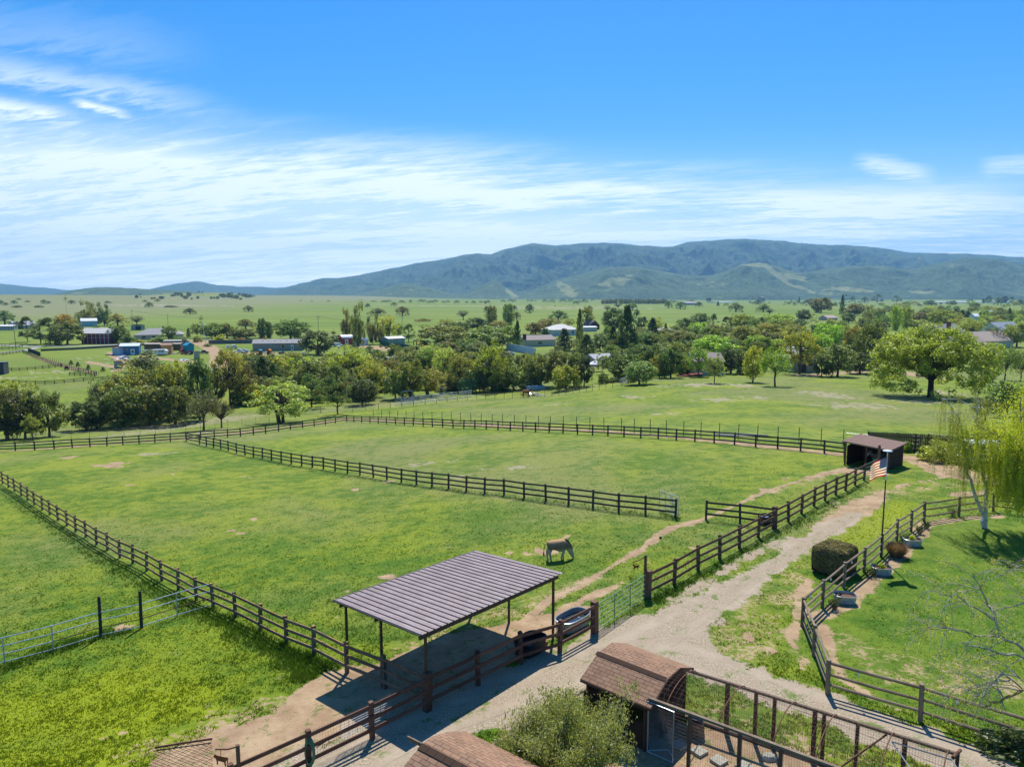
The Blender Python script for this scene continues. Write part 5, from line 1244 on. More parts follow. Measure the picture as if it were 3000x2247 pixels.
# welded mesh tied to the drive fence near the shelter
def wire_panel(name,label,a,b,h0,h1,dx_,dz_,m,r=.004,cat='wire mesh',parent=None,group=None,diamond=False):
    q=MB(); d_=b-a; L=math.hypot(d_.x,d_.y)
    if diamond:
        n=int((L+h1-h0)/dx_)
        for i in range(-int((h1-h0)/dx_),int(L/dx_)+1):
            for sgn in (1,-1):
                x0=i*dx_ if sgn==1 else i*dx_; H_=h1-h0; pts=[]
                s0=max(0,x0); s1=min(L,x0+H_)
                if s1<=s0: continue
                z0=s0-x0; z1=s1-x0
                if sgn==-1: z0,z1=H_-z0,H_-z1
                q.tube([lerp(a,b,s0/L)+U*(h0+z0),lerp(a,b,s1/L)+U*(h0+z1)],r,3,False)
    else:
        n=int(L/dx_)
        for i in range(n+1): p=lerp(a,b,i/n); q.tube([p+U*h0,p+U*h1],r,3,False)
        k=int((h1-h0)/dz_)
        for i in range(k+1): q.tube([a+U*(h0+dz_*i),b+U*(h0+dz_*i)],r,3,False)
    o=q.build(name,m,parent,off=(parent.location if parent else None))
    if not parent: tag(o,label,cat,group)
    return o
off_=Vector((-.10,.09,0))
wire_panel('wire_mesh','fine wire mesh on the drive fence from the bottom edge to the big corner post',F1[0]+off_,F1[2]+off_,.12,1.25,.10,.10,RWIRE,.0035)
wire_panel('wire_mesh','bright galvanised wire grid panel tied to the drive fence by the shelter',lerp(F1[0],F1[1],.55)+off_*1.6,lerp(F1[1],F1[2],.35)+off_*1.6,.40,1.12,.30,.085,GALV,.009)
wire_panel('wire_mesh','fine wire mesh on the lichened fence next to the shelter',F3[0]+Vector((.1,.1,0)),F3[2]+Vector((.1,.1,0)),.1,1.2,.10,.10,RWIRE,.0035)
# black hose draped over the rail
q=MB(); a=F1[0]; pts=[lerp(F1[0],F1[1],.1)+U*.75,lerp(F1[0],F1[1],.5)+U*.92,F1[1]+U*.95,lerp(F1[1],F1[2],.4)+U*.82,F1[2]+U*.9,F1[2]+U*1.0+Vector((-.3,.3,0)),lerp(F3[0],F3[1],.5)+U*.75,F3[1]+U*.85]
q.tube([p+Vector((.07,-.08,0)) for p in pts],.018,6); tag(q.build('hose',BLACKM),'black water hose slung along the boards at the fence corner','hose')
q=MB(); c=F1[0]+Vector((.08,-.14,.72))
for k in range(6):
    rr=.15+.012*k; q.tube([c+Vector((math.cos(a_)*rr*.8,.02*k-.05,math.sin(a_)*rr*2.4)) for a_ in np.linspace(0,2*math.pi,22)],.013,5,False)
tag(q.build('hose',mat('green_rubber',(.035,.20,.12),.4,.2,5,.5)),'green garden hose coiled on a drive fence post at the bottom edge','hose')
# halters on the gate post fence
q=MB(); c=lerp(F1[5],F1[6],.80)+U*1.22+Vector((.06,-.09,0))
for k in range(3): q.tube([c+Vector((.03*k,0,0)),c+Vector((.10*math.sin(k),-.02,-.25)),c+Vector((-.06+.05*k,-.02,-.5)),c+Vector((.02*k,0,-.75)),c+Vector((.08,0,-.3))],.009,4)
tag(q.build('halter',BLACKM),'dark halter and lead rope hanging on the top board by the green gate','halter')
# tubs
def tub(name,label,c,rx,ry,h,m,rz,fill=None,fillz=.75,cat='water trough',ribs=3,fillmat=None):
    root=thing(name,label,cat,c,rz); q=MB(); n=32
    def ring(kx,z): return [(math.copysign(abs(math.cos(a))**.62,math.cos(a))*rx*kx,math.copysign(abs(math.sin(a))**.62,math.sin(a))*ry*kx,z) for a in np.linspace(0,2*math.pi,n,endpoint=False)]
    prof=[(.0,0),(.90,0),(.92,.02)]
    for i in range(ribs): z=h*(.25+.2*i); k=.92+.08*z/h; prof+=[(k,z-.03),(k+.018,z-.015),(k+.018,z+.015),(k,z+.03)]
    prof+=[(1.0,h-.04),(1.045,h-.03),(1.05,h),(1.0,h+.012),(.975,h-.01),(.90,.03),(0,.03)]
    vs=[];fs=[]
    for (k,z) in prof: vs+=ring(k,z)
    for i in range(len(prof)-1):
        for j in range(n): jj=(j+1)%n; fs.append((i*n+j,i*n+jj,(i+1)*n+jj,(i+1)*n+j))
    q.add(vs,fs); q.build('basin',m,root,smooth=False)
    if fill:
        q=MB(); q.add(ring(.955,h*fillz),[tuple(range(n))]); q.build(fill,fillmat,root)
    return root
WATER=mat('water',(.03,.04,.045),.08,.1,3,.6); SOIL=mat('soil',(.16,.10,.07),.95,.4,12,.1); ZINC=mat('zinc_tub',(.40,.44,.47),.42,.3,5,.4,.6); BLKP=mat('black_rubber',(.018,.018,.02),.45,.3,5,.4)
tub('stock_tank','black rubber stock tank behind the drive fence, right of the shelter',G(1553,1907),.74,.50,.60,BLKP,R(48),'water',.45,fillmat=WATER)
tub('stock_tank','long galvanised oval stock tank behind the fence beside the green gate',G(1678,1838),.95,.50,.60,ZINC,R(48),'water',.6,fillmat=WATER)
tub('stock_tank','dark square water tub behind the big post of the drive fence',G(2243,1535)+Vector((0,.2,0)),.50,.36,.55,BLKP,R(40),'water',.85,fillmat=mat('blue_water',(.22,.38,.55),.1,.1,3,.6))
q=MB(); q.box((0,0,.12),(.30,.22,.24),.4); o=q.build('salt_block',mat('salt_lick',(.36,.14,.085),.8,.2)); o.location=G(1592,1893); tag(o,'reddish block beside the black stock tank','salt block')
# ---------------- feeding / run-in shed ----------------
SHW=wood('shed_boards',(.050,.030,.023),(.022,.014,.012)); ROOFB=mat('brown_metal_roof',(.31,.205,.160),.85,.15,3,.12,0,col2=(.24,.16,.125))
Bs=Vector((33.19,61.06,1.60)); ts=.730; us=Vector((math.cos(ts),math.sin(ts),.137/3.616)); vs_=Vector((-math.sin(ts),math.cos(ts),.201/3.92)); Ls,Ws=3.876,4.20
gs=g(Bs.x,Bs.y); rs_=thing('run_in_shed','low brown shed with an open front where the far paddock fences meet','shed',gs); ns=us.cross(vs_).normalized()
q=MB(); nrib=22
for i in range(nrib):     # ribs run front to back
    p=Bs+vs_*(i*Ws/nrib); w_=Ws/nrib; pr_=[(0,0),(.02,.03),(.045,0),(w_,0)]; vv2=[]
    for (x,z) in pr_: a=p+vs_*x+ns*z; vv2+=[a,a+us*Ls]
    q.add(vv2,[(2*k,2*k+1,2*k+3,2*k+2) for k in range(3)])
q.beam(Bs-ns*.05,Bs-ns*.05+vs_*Ws,.04,.12,up=ns); q.beam(Bs-ns*.05+us*Ls,Bs-ns*.05+us*Ls+vs_*Ws,.04,.10,up=ns); q.beam(Bs-ns*.05,Bs-ns*.05+us*Ls,.04,.12,up=ns); q.beam(Bs-ns*.05+vs_*Ws,Bs-ns*.05+vs_*Ws+us*Ls,.04,.12,up=ns)
q.build('roof',ROOFB,rs_,off=gs)
def wallq(name,a,b,z0f,z1a,z1b,m,parent,t=.06,off=None):
    q=MB(); d_=(b-a); n_=Vector((-d_.y,d_.x,0)).normalized()*t; z0a,z0b=z0f if isinstance(z0f,tuple) else (z0f,z0f)
    vs=[(a.x,a.y,z0a),(b.x,b.y,z0b),(b.x,b.y,z1b),(a.x,a.y,z1a)]; vs+=[(x+n_.x,y+n_.y,z) for x,y,z in vs]
    q.add(vs,[(0,1,2,3),(7,6,5,4),(0,4,5,1),(1,5,6,2),(2,6,7,3),(3,7,4,0)]); return q.build(name,m,parent,off=off)
def sp(a,b): p=Bs+us*a+vs_*b; return p
c1,c2,c3,c4=sp(.45,.25),sp(Ls-.25,.25),sp(Ls-.25,Ws-.3),sp(.45,Ws-.3)
gz_=lambda p: float(hz(p.x,p.y))
wallq('end_wall',c1,c2,(gz_(c1),gz_(c2)),c1.z-.12,c2.z-.12,SHW,rs_,off=gs); wallq('back_wall',c2,c3,(gz_(c2),gz_(c3)),c2.z-.12,c3.z-.12,SHW,rs_,off=gs); wallq('end_wall',c3,c4,(gz_(c3)-.3,gz_(c4)-.3),c3.z-.12,c4.z-.5,SHW,rs_,off=gs)
for k,p in enumerate((sp(.25,.2),sp(.25,Ws*.5),sp(.25,Ws-.25),c2,c3)):
    q=MB(); q.box((p.x,p.y,(p.z-.1+gz_(p)-.3)/2),(.12,.12,p.z-.1-gz_(p)+.3),ts); q.build('post',BROWN,rs_,off=gs)
for k in range(3):
    q=MB(); a=c1+Vector((-.0,-.0,0)); z=.45+.42*k; a=Vector((c1.x,c1.y,gz_(c1)+z)); b=Vector((c2.x,c2.y,gz_(c2)+z)); n_=Vector((us.y,-us.x,0)).normalized()*.04; q.beam(a+n_,b+n_,.04,.16); q.build('board',SHW,rs_,off=gs)
q=MB(); p=G(2572,1385); q.box((0,0,1.15),(.16,.16,2.6),.7); o=q.build('gate_post',BROWN); o.location=p; tag(o,'tall brown post at the front corner of the run-in shed gate','post')
q=MB(); p=G(2474,1352); q.box((0,0,1.0),(.14,.14,2.3),.7); o=q.build('gate_post',BROWN); o.location=p; tag(o,'brown corner post where the far fence meets the run-in shed','post')
q=MB(); p=G(2618,1336); q=MB()
# step rack by the plank fence
root=thing('saddle_rack','dark post with short side boards standing before the plank fence','rack',G(2679,1328)); q=MB(); q.box((0,0,.95),(.14,.14,2.1),0); q.build('post',SHW,root)
for k in range(4): q=MB(); q.box((.05 if k%2 else .12,0,.5+.42*k),(.75,.12,.06),.2); q.build('shelf',GREYW,root)
# ---------------- coops ----------------
SHING=None
def shingle_mat():
    m=bpy.data.materials.new('shingles'); m.use_nodes=True; t=NT(m.node_tree); t.n.clear()
    uvn=t.new('ShaderNodeAttribute',attribute_name='suv').outputs['Vector']; br=t.new('ShaderNodeTexBrick'); t.put(br.inputs['Vector'],uvn); br.offset=.5
    br.inputs['Scale'].default_value=1.0; br.inputs['Mortar Size'].default_value=.009; br.inputs['Brick Width'].default_value=.32; br.inputs['Row Height'].default_value=.145; br.inputs['Bias'].default_value=0
    br.inputs['Color1'].default_value=(.31,.19,.12,1); br.inputs['Color2'].default_value=(.23,.14,.09,1); br.inputs['Mortar'].default_value=(.045,.028,.02,1)
    n=t.noise(uvn,40,3,.7); n2=t.noise(uvn,1.6,4,.6); v=t.m('ADD',.72,t.m('MULTIPLY',n,.55)); c=t.mix(1.0,br.outputs[0],t.cxyz(v,v,v),'MULTIPLY'); c=t.mix(t.m('MULTIPLY',t.mr(n2,.45,.7),.45),c,(.34,.19,.115))
    b=t.bsdf(c,.9,.1,0,t.bump(br.outputs['Fac'],-.6,.02)); o=t.new('ShaderNodeOutputMaterial'); t.l.new(b,o.inputs[0]); return m
SHING=shingle_mat(); COOPW=wood('coop_boards',(.115,.060,.042),(.06,.032,.024)); COOPD=mat('opening_shade',(.03,.02,.015),.95,.3)
def roof_strip(name,prof,P0,w_,l_,L,parent,off,th_=.03):
    "prof: list of (across,height); extruded along l_ for length L; across dir w_"
    V=[];F=[];UV=[]; s=0
    for k,(a,z) in enumerate(prof):
        if k: s+=math.hypot(a-prof[k-1][0],z-prof[k-1][1])
        for t in (0,L): p=P0+w_*a+l_*t+U*z; V.append(p); UV.append((t,s,0))
    n=len(V)
    for k,(a,z) in enumerate(prof):
        for t in (0,L): p=P0+w_*a+l_*t+U*(z-th_); V.append(p); UV.append((t,0,0))
    for k in range(len(prof)-1): i=2*k; F.append((i,i+1,i+3,i+2)); F.append((n+i,n+i+2,n+i+3,n+i+1))
    m_=len(prof)-1
    F+=[(0,n,n+1,1),(2*m_,2*m_+1,n+2*m_+1,n+2*m_)]
    for k in range(m_): i=2*k; F.append((i,i+2,n+i+2,n+i)); F.append((i+1,n+i+1,n+i+3,i+3))
    q=MB(); q.add(V,F); o=q.build(name,SHING,parent,off=off); at=o.data.attributes.new('suv','FLOAT_VECTOR','POINT'); at.data.foreach_set('vector',np.array(UV,np.float32).ravel()); return o
w1=Vector((.65,.76,0)).normalized(); l1=Vector((-w1.y,w1.x,0)); M1=Vector((5.30,22.85,0)); hw=1.34
# M1 = middle of the gable end; shed runs back along l1
cp=thing('chicken_coop','brown coop with a shingled barn roof and a wired gable end beside the small tree','coop',M1)
RP=[(-1.52,1.76),(-.42,2.29),(.50,2.31),(1.52,1.88)]
roof_strip('roof',RP,M1-l1*.22,w1,l1,2.75,cp,M1)
q=MB()
for k in range(9): p=M1-l1*.20+l1*.31*k; q.beam(p+w1*-.46+U*2.275,p+w1*-.46+U*2.275+l1*.30,.18,.012,up=(w1*-.35+U))
q.build('ridge_cap',SHING,cp,off=M1)
q=MB()
for a,b in zip(RP,RP[1:]): q.beam(M1-l1*.235+w1*a[0]+U*(a[1]-.05),M1-l1*.235+w1*b[0]+U*(b[1]-.05),.03,.09,up=U)
q.beam(M1-l1*.22+w1*-1.53+U*1.70,M1+l1*2.53+w1*-1.53+U*1.70,.03,.09); q.build('fascia',COOPW,cp,off=M1)
# gable end: framed, wired, diagonal brace, lower boards
def panel(name,pts,m,n_,t=.03): q=MB(); q.prism(pts,n_,t); return q.build(name,m,cp,off=M1)
W1=lambda a,z,b=0: M1+w1*a+l1*b+U*z
panel('gable_boards',[W1(-.10,.0),W1(1.34,.0),W1(1.34,1.25),W1(.05,.72)],COOPW,l1)
panel('gable_boards',[W1(-1.34,1.80),W1(-.42,2.20),W1(0,2.25),W1(.5,2.20),W1(1.05,2.02),W1(1.34,1.86),W1(1.34,1.76),W1(-.2,1.95),W1(-1.0,1.70)],COOPW,l1)
for a in (-1.30,-.30,.02,1.30): q=MB(); q.box(W1(a,.95,-.02),(.08,.09,1.9),math.atan2(w1.y,w1.x)); q.build('stud',COOPW,cp,off=M1)
q=MB(); q.beam(W1(-1.3,1.75,-.03),W1(1.3,1.78,-.03),.05,.10); q.build('header',COOPW,cp,off=M1)
wire_panel('gable_mesh','',W1(-1.3,0,-.05),W1(1.3,0,-.05),.7,1.9,.06,.06,RWIRE,.003,parent=cp)
# long walls
q=MB(); q.prism([W1(-1.34,0,0),W1(-1.34,0,2.4),W1(-1.34,.98,2.4),W1(-1.34,.98,0)],w1,.03); q.build('side_wall',SHW,cp,off=M1)
q=MB(); q.prism([W1(-1.34,1.42,0),W1(-1.34,1.42,2.4),W1(-1.34,1.74,2.4),W1(-1.34,1.74,0)],w1,.03); q.build('side_wall',SHW,cp,off=M1)
q=MB(); q.prism([W1(1.31,0,0),W1(1.31,0,2.4),W1(1.31,1.85,2.4),W1(1.31,1.85,0)],w1,.03); q.build('side_wall',COOPW,cp,off=M1)
q=MB(); q.prism([W1(-1.34,0,2.37),W1(1.34,0,2.37),W1(1.34,1.85,2.37),W1(0,2.24,2.37),W1(-1.34,1.74,2.37)],l1,.03); q.build('back_wall',COOPW,cp,off=M1)
for b in (.05,1.2,2.33): q=MB(); q.box(W1(-1.36,.86,b),(.09,.07,1.72),math.atan2(w1.y,w1.x)); q.build('stud',COOPW,cp,off=M1)
wire_panel('side_mesh','',W1(-1.37,0,0),W1(-1.37,0,2.4),.98,1.42,.08,.08,RWIRE,.003,parent=cp)
q=MB(); q.box(W1(.3,.75,1.6),(1.8,.5,.04),math.atan2(w1.y,w1.x)); q.build('roost_shelf',COOPW,cp,off=M1)
# second coop (only its roof top rises into view)
w2=Vector((.6,.8,0)); l2=Vector((.8,-.6,0)); M2=Vector((-2.59,18.6,0))
c2_=thing('chicken_coop','reddish-brown shingled barn roof of a second coop at the bottom edge','coop',M2)
RP2=[(-1.75,1.62),(-1.2,1.98),(-.55,2.36),(0,2.58),(.45,2.62),(1.15,2.42),(1.95,2.02)]
roof_strip('roof',RP2,M2-U*.15,w2,l2,3.6,c2_,M2)
q=MB()
for k in range(11): p=M2+l2*.31*k; q.beam(p+U*2.44,p+U*2.44+l2*.30,.22,.014,up=(w2*-.3+U))
q.build('ridge_cap',SHING,c2_,off=M2)
for nm,pts,n_ in (('side_wall',[M2+w2*-1.6,M2+w2*-1.6+l2*3.5,M2+w2*-1.6+l2*3.5+U*1.6,M2+w2*-1.6+U*1.6],w2),('side_wall',[M2+w2*1.8,M2+w2*1.8+l2*3.5,M2+w2*1.8+l2*3.5+U*1.9,M2+w2*1.8+U*1.9],w2),('gable_wall',[M2+w2*-1.6+l2*.05,M2+w2*1.8+l2*.05,M2+w2*1.8+l2*.05+U*1.9,M2+w2*.45+l2*.05+U*2.45,M2+l2*.05+U*2.4,M2+w2*-1.6+l2*.05+U*1.55],l2)):
    q=MB(); q.prism(pts,n_,.04); q.build(nm,COOPW,c2_,off=M2)
q=MB(); q.beam(H(1194,2160,1.45),H(1250,2188,1.45),.05,.12); tag(q.build('timber_beam',GREYW),'grey timber end sticking out left of the bottom coop roof','timber beam')
# fence with wire between the coops, behind the bush
a=H(1448,2180,1.35); b=H(1640,2080,1.35); ga=Vector((a.x,a.y,0)); gb_=Vector((b.x,b.y,0)); b2=M1+l1*2.4-w1*1.4; b2.z=0
bs=[ga,lerp(ga,b2,.34),lerp(ga,b2,.67),b2]
rr=thing('wire_yard_fence','low wire fence with a grey top rail between the two coops','fence',ga)
for p in bs: q=MB(); q.tube([p,p+U*1.33],.06,8); q.build('post',SHW,rr,off=ga)
q=MB(); q.beam(ga-(b2-ga).normalized()*1.2+U*1.36,b2+U*1.36,.10,.07); q.build('top_rail',GREYW,rr,off=ga)
wire_panel('mesh','',ga,b2,.05,1.33,.07,.10,RWIRE,.003,parent=rr)
# ---------------- poultry run ----------------
tops_b=[(2014,1963),(2132,2001),(2214,2029),(2271,2042),(2385.5,2086),(2411,2097),(2511,2125),(2649.6,2172),(2806,2209)]
tb=[H(x,y,1.9) for x,y in tops_b]
run=thing('poultry_run','long rusty poultry run with arched hoops and fine mesh at the bottom right','poultry run',Vector((tb[1].x,tb[1].y,0))); ro=run.location.copy()
a0=Vector((tb[0].x,tb[0].y,0)); dirb=(Vector((tb[-1].x,tb[-1].y,0))-a0).normalized(); Lb=(Vector((tb[-1].x,tb[-1].y,0))-a0).length
RUSTW=wood('rust_brown_timber',(.13,.055,.038),(.06,.028,.020))
for k,p in enumerate(tb[1:]):
    t=(Vector((p.x,p.y,0))-a0).dot(dirb); c=a0+dirb*t; q=MB(); q.box((c.x,c.y,.92),(.10,.10,1.95) if k%3 else (.13,.13,1.95),math.atan2(dirb.y,dirb.x)); q.build('post',RUSTW,run,off=ro)
q=MB(); q.beam(a0+U*1.9,a0+dirb*Lb+U*1.9,.09,.09); q.build('top_rail',GREYW,run,off=ro)
tf=[H(x,y,1.9) for x,y in ((1901,2046.5),(2016,2097),(2164.5,2151),(2286.7,2193),(2448,2247),(2620,2312))]
f0_=Vector((tf[0].x,tf[0].y,0)); dirf=(Vector((tf[-1].x,tf[-1].y,0))-f0_).normalized(); Lf=(Vector((tf[-1].x,tf[-1].y,0))-f0_).length
for p in tf[1:]:
    t=(Vector((p.x,p.y,0))-f0_).dot(dirf); c=f0_+dirf*t; q=MB(); q.box((c.x,c.y,.92),(.10,.10,1.95),math.atan2(dirf.y,dirf.x)); q.build('post',BROWN,run,off=ro)
q=MB(); q.beam(f0_+U*1.92,f0_+dirf*Lf+U*1.92,.11,.08); q.build('top_rail',GREYW,run,off=ro)
q=MB(); q.beam(a0+U*.12,a0+dirb*Lb+U*.12,.05,.16); q.build('base_board',GREYW,run,off=ro)
# hoops between the two lines
nx=Vector((-dirb.y,dirb.x,0))
for t in (.35,2.05,3.7,4.9,6.5,7.9):
    pb=a0+dirb*t; tt=(pb-f0_).dot(dirf); pf=f0_+dirf*tt; q=MB(); pts=[]
    for i in range(15):
        s=i/14; pts.append(lerp(pb,pf,s)+U*(1.9+.42*math.sin(math.pi*min(1,s*1.0))**.6))
    q.tube(pts,.018,6); q.build('hoop',RUST,run,off=ro)
# netting
wire_panel('side_netting','',a0,a0+dirb*Lb,.1,1.9,.075,.10,RWIRE,.0032,parent=run)
wire_panel('side_netting','',f0_,f0_+dirf*Lf,.1,1.9,.075,.12,RWIRE,.0032,parent=run)
q=MB()
for i in range(int(Lb/.16)):
    pb=a0+dirb*(i*.16); tt=(pb-f0_).dot(dirf); pf=f0_+dirf*tt; q.tube([lerp(pb,pf,s/8)+U*(1.9+.40*math.sin(math.pi*s/8)**.6) for s in range(9)],.0028,3,False)
for s in np.linspace(.04,.96,14): q.tube([lerp(a0,f0_,s)+U*(1.9+.40*math.sin(math.pi*s)**.6),lerp(a0+dirb*Lb,f0_+dirf*Lb,s)+U*(1.9+.40*math.sin(math.pi*s)**.6)],.0028,3,False)
q.build('top_netting',RWIRE,run,off=ro)
q=MB(); q.tube([a0+dirb*6.3+U*1.85,a0+dirb*5.0+nx*-1.6+U*.9],.03,6); q.build('brace',RUST,run,off=ro)
q=MB(); e=a0+dirb*Lb; q.tube([e,e+U*1.95,e+U*2.05+dirb*.05,lerp(e,f0_+dirf*Lb,.25)+U*2.15],.05,8); q.build('corner_pipe',RUST,run,off=ro)
# aluminium frame lying across the run
q=MB(); a=H(2613,2172,1.7); b=H(2790,2226,1.75); q.tube([a,b,b+Vector((-.1,-.9,-.2))],.022,6); q.tube([a,b+Vector((-.9,-1.6,-.9))],.018,6); tag(q.build('metal_frame',GALV),'bright metal tube frame lying across the poultry run','metal frame')
# chain link gate leaning open
ga0,ga1=G(1896,2202),G(1970,2236); gt=thing('chain_link_gate','open chain link gate at the corner of the coop','gate',ga0)
q=MB(); q.tube([ga0+U*.03,ga0+U*1.78,ga1+U*1.78,ga1+U*.03,ga0+U*.03],.024,7); q.build('frame',GALV,gt,off=ga0)
wire_panel('chain_link','',ga0,ga1,.05,1.76,.075,.075,GALV,.0014,parent=gt,diamond=True)
q=MB(); q.tube([ga0+U*.05,ga0+(ga1-ga0)*.5+Vector((.35,.35,.04)),ga1+Vector((.1,.1,.03))],.02,6); q.build('drop_rod',GALV,gt,off=ga0)
# pavers, stump, rock
for (x,y,lb) in ((2048,2205,'square concrete paver in the poultry run, second from the coop gate'),(2106,2232,'square concrete paver in the poultry run, third from the coop gate'),(1990,2186,'shaded concrete paver nearest the coop gate'),(2180,2250,'concrete paver cut by the bottom edge of the picture')):
    q=MB(); q.box((0,0,.05),(.42,.42,.10),.62); o=q.build('paver',mat('concrete',(.36,.34,.27),.9,.2,9)); o.location=G(x,y); tag(o,lb,'paver')
q=MB(); q.lathe([(0,.52),(.20,.53),(.26,.50),(.25,.3),(.29,.0)],n=14); root=thing('tree_stump','weathered tree stump with a dark bowl on it beside the coop','tree stump',G(2040,2150)); q.build('trunk',mat('stump_wood',(.30,.19,.12),.9,.5,5,col2=(.13,.08,.05)),root)
q=MB(); q.lathe([(.0,.56),(.16,.55),(.21,.60),(.22,.63),(.19,.60),(.0,.585)],n=14); q.build('bowl',BLKP,root)
q=MB(); q.lathe([(0,.16),(.18,.15),(.26,.06),(.24,0)],n=7,sx=1.1,sy=.8); o=q.build('rock',mat('concrete',(.4,.38,.33))); o.location=G(2252,2222); tag(o,'flat pale rock at the foot of the poultry run posts','rock')
# ---------------- harrow, signs ----------------
hb=[G(455,2196),G(622,2172),G(625,2262),G(430,2280)]; hr=thing('drag_harrow','rusty diamond-mesh drag harrow lying on the bare ground','harrow',hb[0]); q=MB(); n=5
def hp(u_,v_): p=lerp(lerp(hb[0],hb[1],u_),lerp(hb[3],hb[2],u_),v_); return Vector((p.x,p.y,float(hz(p.x,p.y))+.05))
for i in range(-n,n*2):
    for sg in (1,-1):
        pts=[]
        for k in range(n*2+1):
            v_=k/(n*2); u_=(i/n)+sg*v_*1.0+(0 if sg==1 else 1)
            if 0<=u_<=1: pts.append(hp(u_,v_)+U*(.02*(k%2)))
        if len(pts)>1: q.tube(pts,.009,4)
q.build('mesh',RUST,hr,off=hb[0]); q=MB()
for i in range(n): 
    for j in range(n): p=hp((i+.5)/n,(j+.5)/n); q.tube([p,p+U*.07],.007,3)
q.build('tines',RUST,hr,off=hb[0]); q=MB(); q.tube([hp(0,0)+U*.04,hp(.5,0)+U*.06,hp(1,0)+U*.06],.04,7); q.build('drawbar',RUST,hr,off=hb[0])
RSH=mat('rusty_plate',(.26,.085,.035),.8,.35,6,.2)
def silhouette(outline,w,m,name,parent,c,ang): 
    q=MB(); ca,sa=math.cos(ang),math.sin(ang); pts=[Vector((c.x+x*w*ca,c.y+x*w*sa,c.z+z*w)) for x,z in outline]; q.prism(pts,Vector((-sa,ca,0)),.012); return q.build(name,m,parent,off=parent.location)
HORSE=[(-.50,.10),(-.46,.28),(-.36,.34),(-.05,.30),(.12,.36),(.26,.56),(.30,.62),(.33,.55),(.48,.40),(.45,.34),(.32,.38),(.28,.22),(.26,.10),(.40,-.05),(.36,-.20),(.32,-.20),(.32,-.06),(.18,.02),(.14,-.34),(.08,-.34),(.08,.02),(-.20,.04),(-.24,-.12),(-.34,-.34),(-.40,-.34),(-.32,-.10),(-.36,.08),(-.42,.22),(-.46,.08)]
COW=[(-.52,.18),(-.48,.30),(-.1,.28),(.25,.30),(.38,.36),(.50,.22),(.46,.12),(.36,.10),(.30,-.02),(.28,-.28),(.21,-.28),(.20,-.02),(-.22,-.06),(-.26,-.30),(-.33,-.30),(-.32,.0),(-.40,.10),(-.44,-.16),(-.48,-.14),(-.46,.18)]
def sign(label,p,h,armdir,outline,w,drop):
    root=thing('hanging_sign',label,'sign',p); q=MB(); q.box((0,0,h/2),(.10,.10,h),.6); q.build('post',BROWN,root); e=armdir
    q=MB(); q.tube([Vector((0,0,h-.06)),Vector((0,0,h-.2))+e*.35,Vector((0,0,h-.28))+e*.8],.025,6); q.build('arm',RUST,root)
    c=p+e*.62+U*(h-drop); o=silhouette(outline,w,RSH,'plate',root,c,math.atan2(e.y,e.x)); q=MB(); q.tube([e*.62+U*(h-.22),e*.62+U*(h-drop+w*.3)],.008,4); q.build('hanger',RUST,root); return root
sign('rust-red cow silhouette hanging from a curved arm at the bottom left',G(688,2372)+Vector((.14,.1,0)),2.05,Vector((-.95,.25,0)),COW,.52,.62)
sign('small rusty horse silhouette hanging on a post above the green gate',G(1893,1748)+Vector((-.05,.12,0)),2.15,Vector((-.85,-.3,0)),HORSE,.42,.60)
# ---------------- flagpole ----------------
fp=G(2580,1633); pole=thing('flagpole','thin black flagpole with a small cap light behind the garden fence','flagpole',fp)
q=MB(); q.tube([(0,0,0),(0,0,3.2),(0,0,4.6)],[.045,.04,.035],8); q.build('lower_pole',BLACKM,pole)
q=MB(); q.tube([(0,0,4.6),(0,0,6.25)],[.028,.024],8); q.build('upper_pole',WHP,pole)
q=MB(); q.lathe([(0,6.36),(.10,6.36),(.24,6.33),(.26,6.29),(.12,6.26),(.03,6.24)],n=16); q.build('solar_light',mat('pale_plastic',(.62,.64,.64),.35,.1),pole)
q=MB(); q.tube([(0,0,1.78),(.45,-.10,1.76)],.02,6); q.build('bracket',BLACKM,pole)
fm=[leafmat('flag_red',[(.62,.02,.03),(.70,.03,.04)],.5),leafmat('flag_white',[(.85,.85,.85),(.9,.9,.9)],.5),leafmat('flag_blue',[(.05,.055,.20),(.07,.07,.24)],.4)]
fd=Vector((-.93,-.36,0)).normalized(); fn=Vector((-fd.y,fd.x,0)); FW,FH=1.80,1.12; nx_,nz_=30,13; q=MB()
def fpnt(s,t): # s along fly 0..1, t down 0..1
    wv=.10*math.sin(s*7.5+t*1.3)*s; sag=.58*s**1.2+.10*s*(1-t); return fd*(s*FW*.74)+fn*wv+U*(5.98-t*FH*(1-.18*s)-sag*.62)
for i in range(nx_):
    for j in range(nz_):
        q.cur=2 if (i<nx_*.4 and j<7) else (0 if j%2==0 else 1); q.add([fpnt(i/nx_,j/nz_),fpnt((i+1)/nx_,j/nz_),fpnt((i+1)/nx_,(j+1)/nz_),fpnt(i/nx_,(j+1)/nz_)],[(0,1,2,3)])
fg=q.build('flag',fm,None,smooth=False); fg.location=fp; tag(fg,'red white and blue striped flag with white stars blowing on the flagpole','flag')
q=MB()
for r_ in range(9):
    for c_ in range(6 if r_%2==0 else 5):
        s=.4*((c_*2+1+(r_%2))/12); t=(7/13)*(r_+1)/10; c=fpnt(s,t)
        for sd in (.006,-.006):
            vs=[]; 
            for k in range(10): rr_=.022 if k%2==0 else .010; an=math.pi/2+k*math.pi/5; vs.append(c+fd*(math.cos(an)*rr_)+U*(math.sin(an)*rr_)+fn*sd)
            q.add(vs,[tuple(range(10))])
q.build('stars',fm[1],fg)
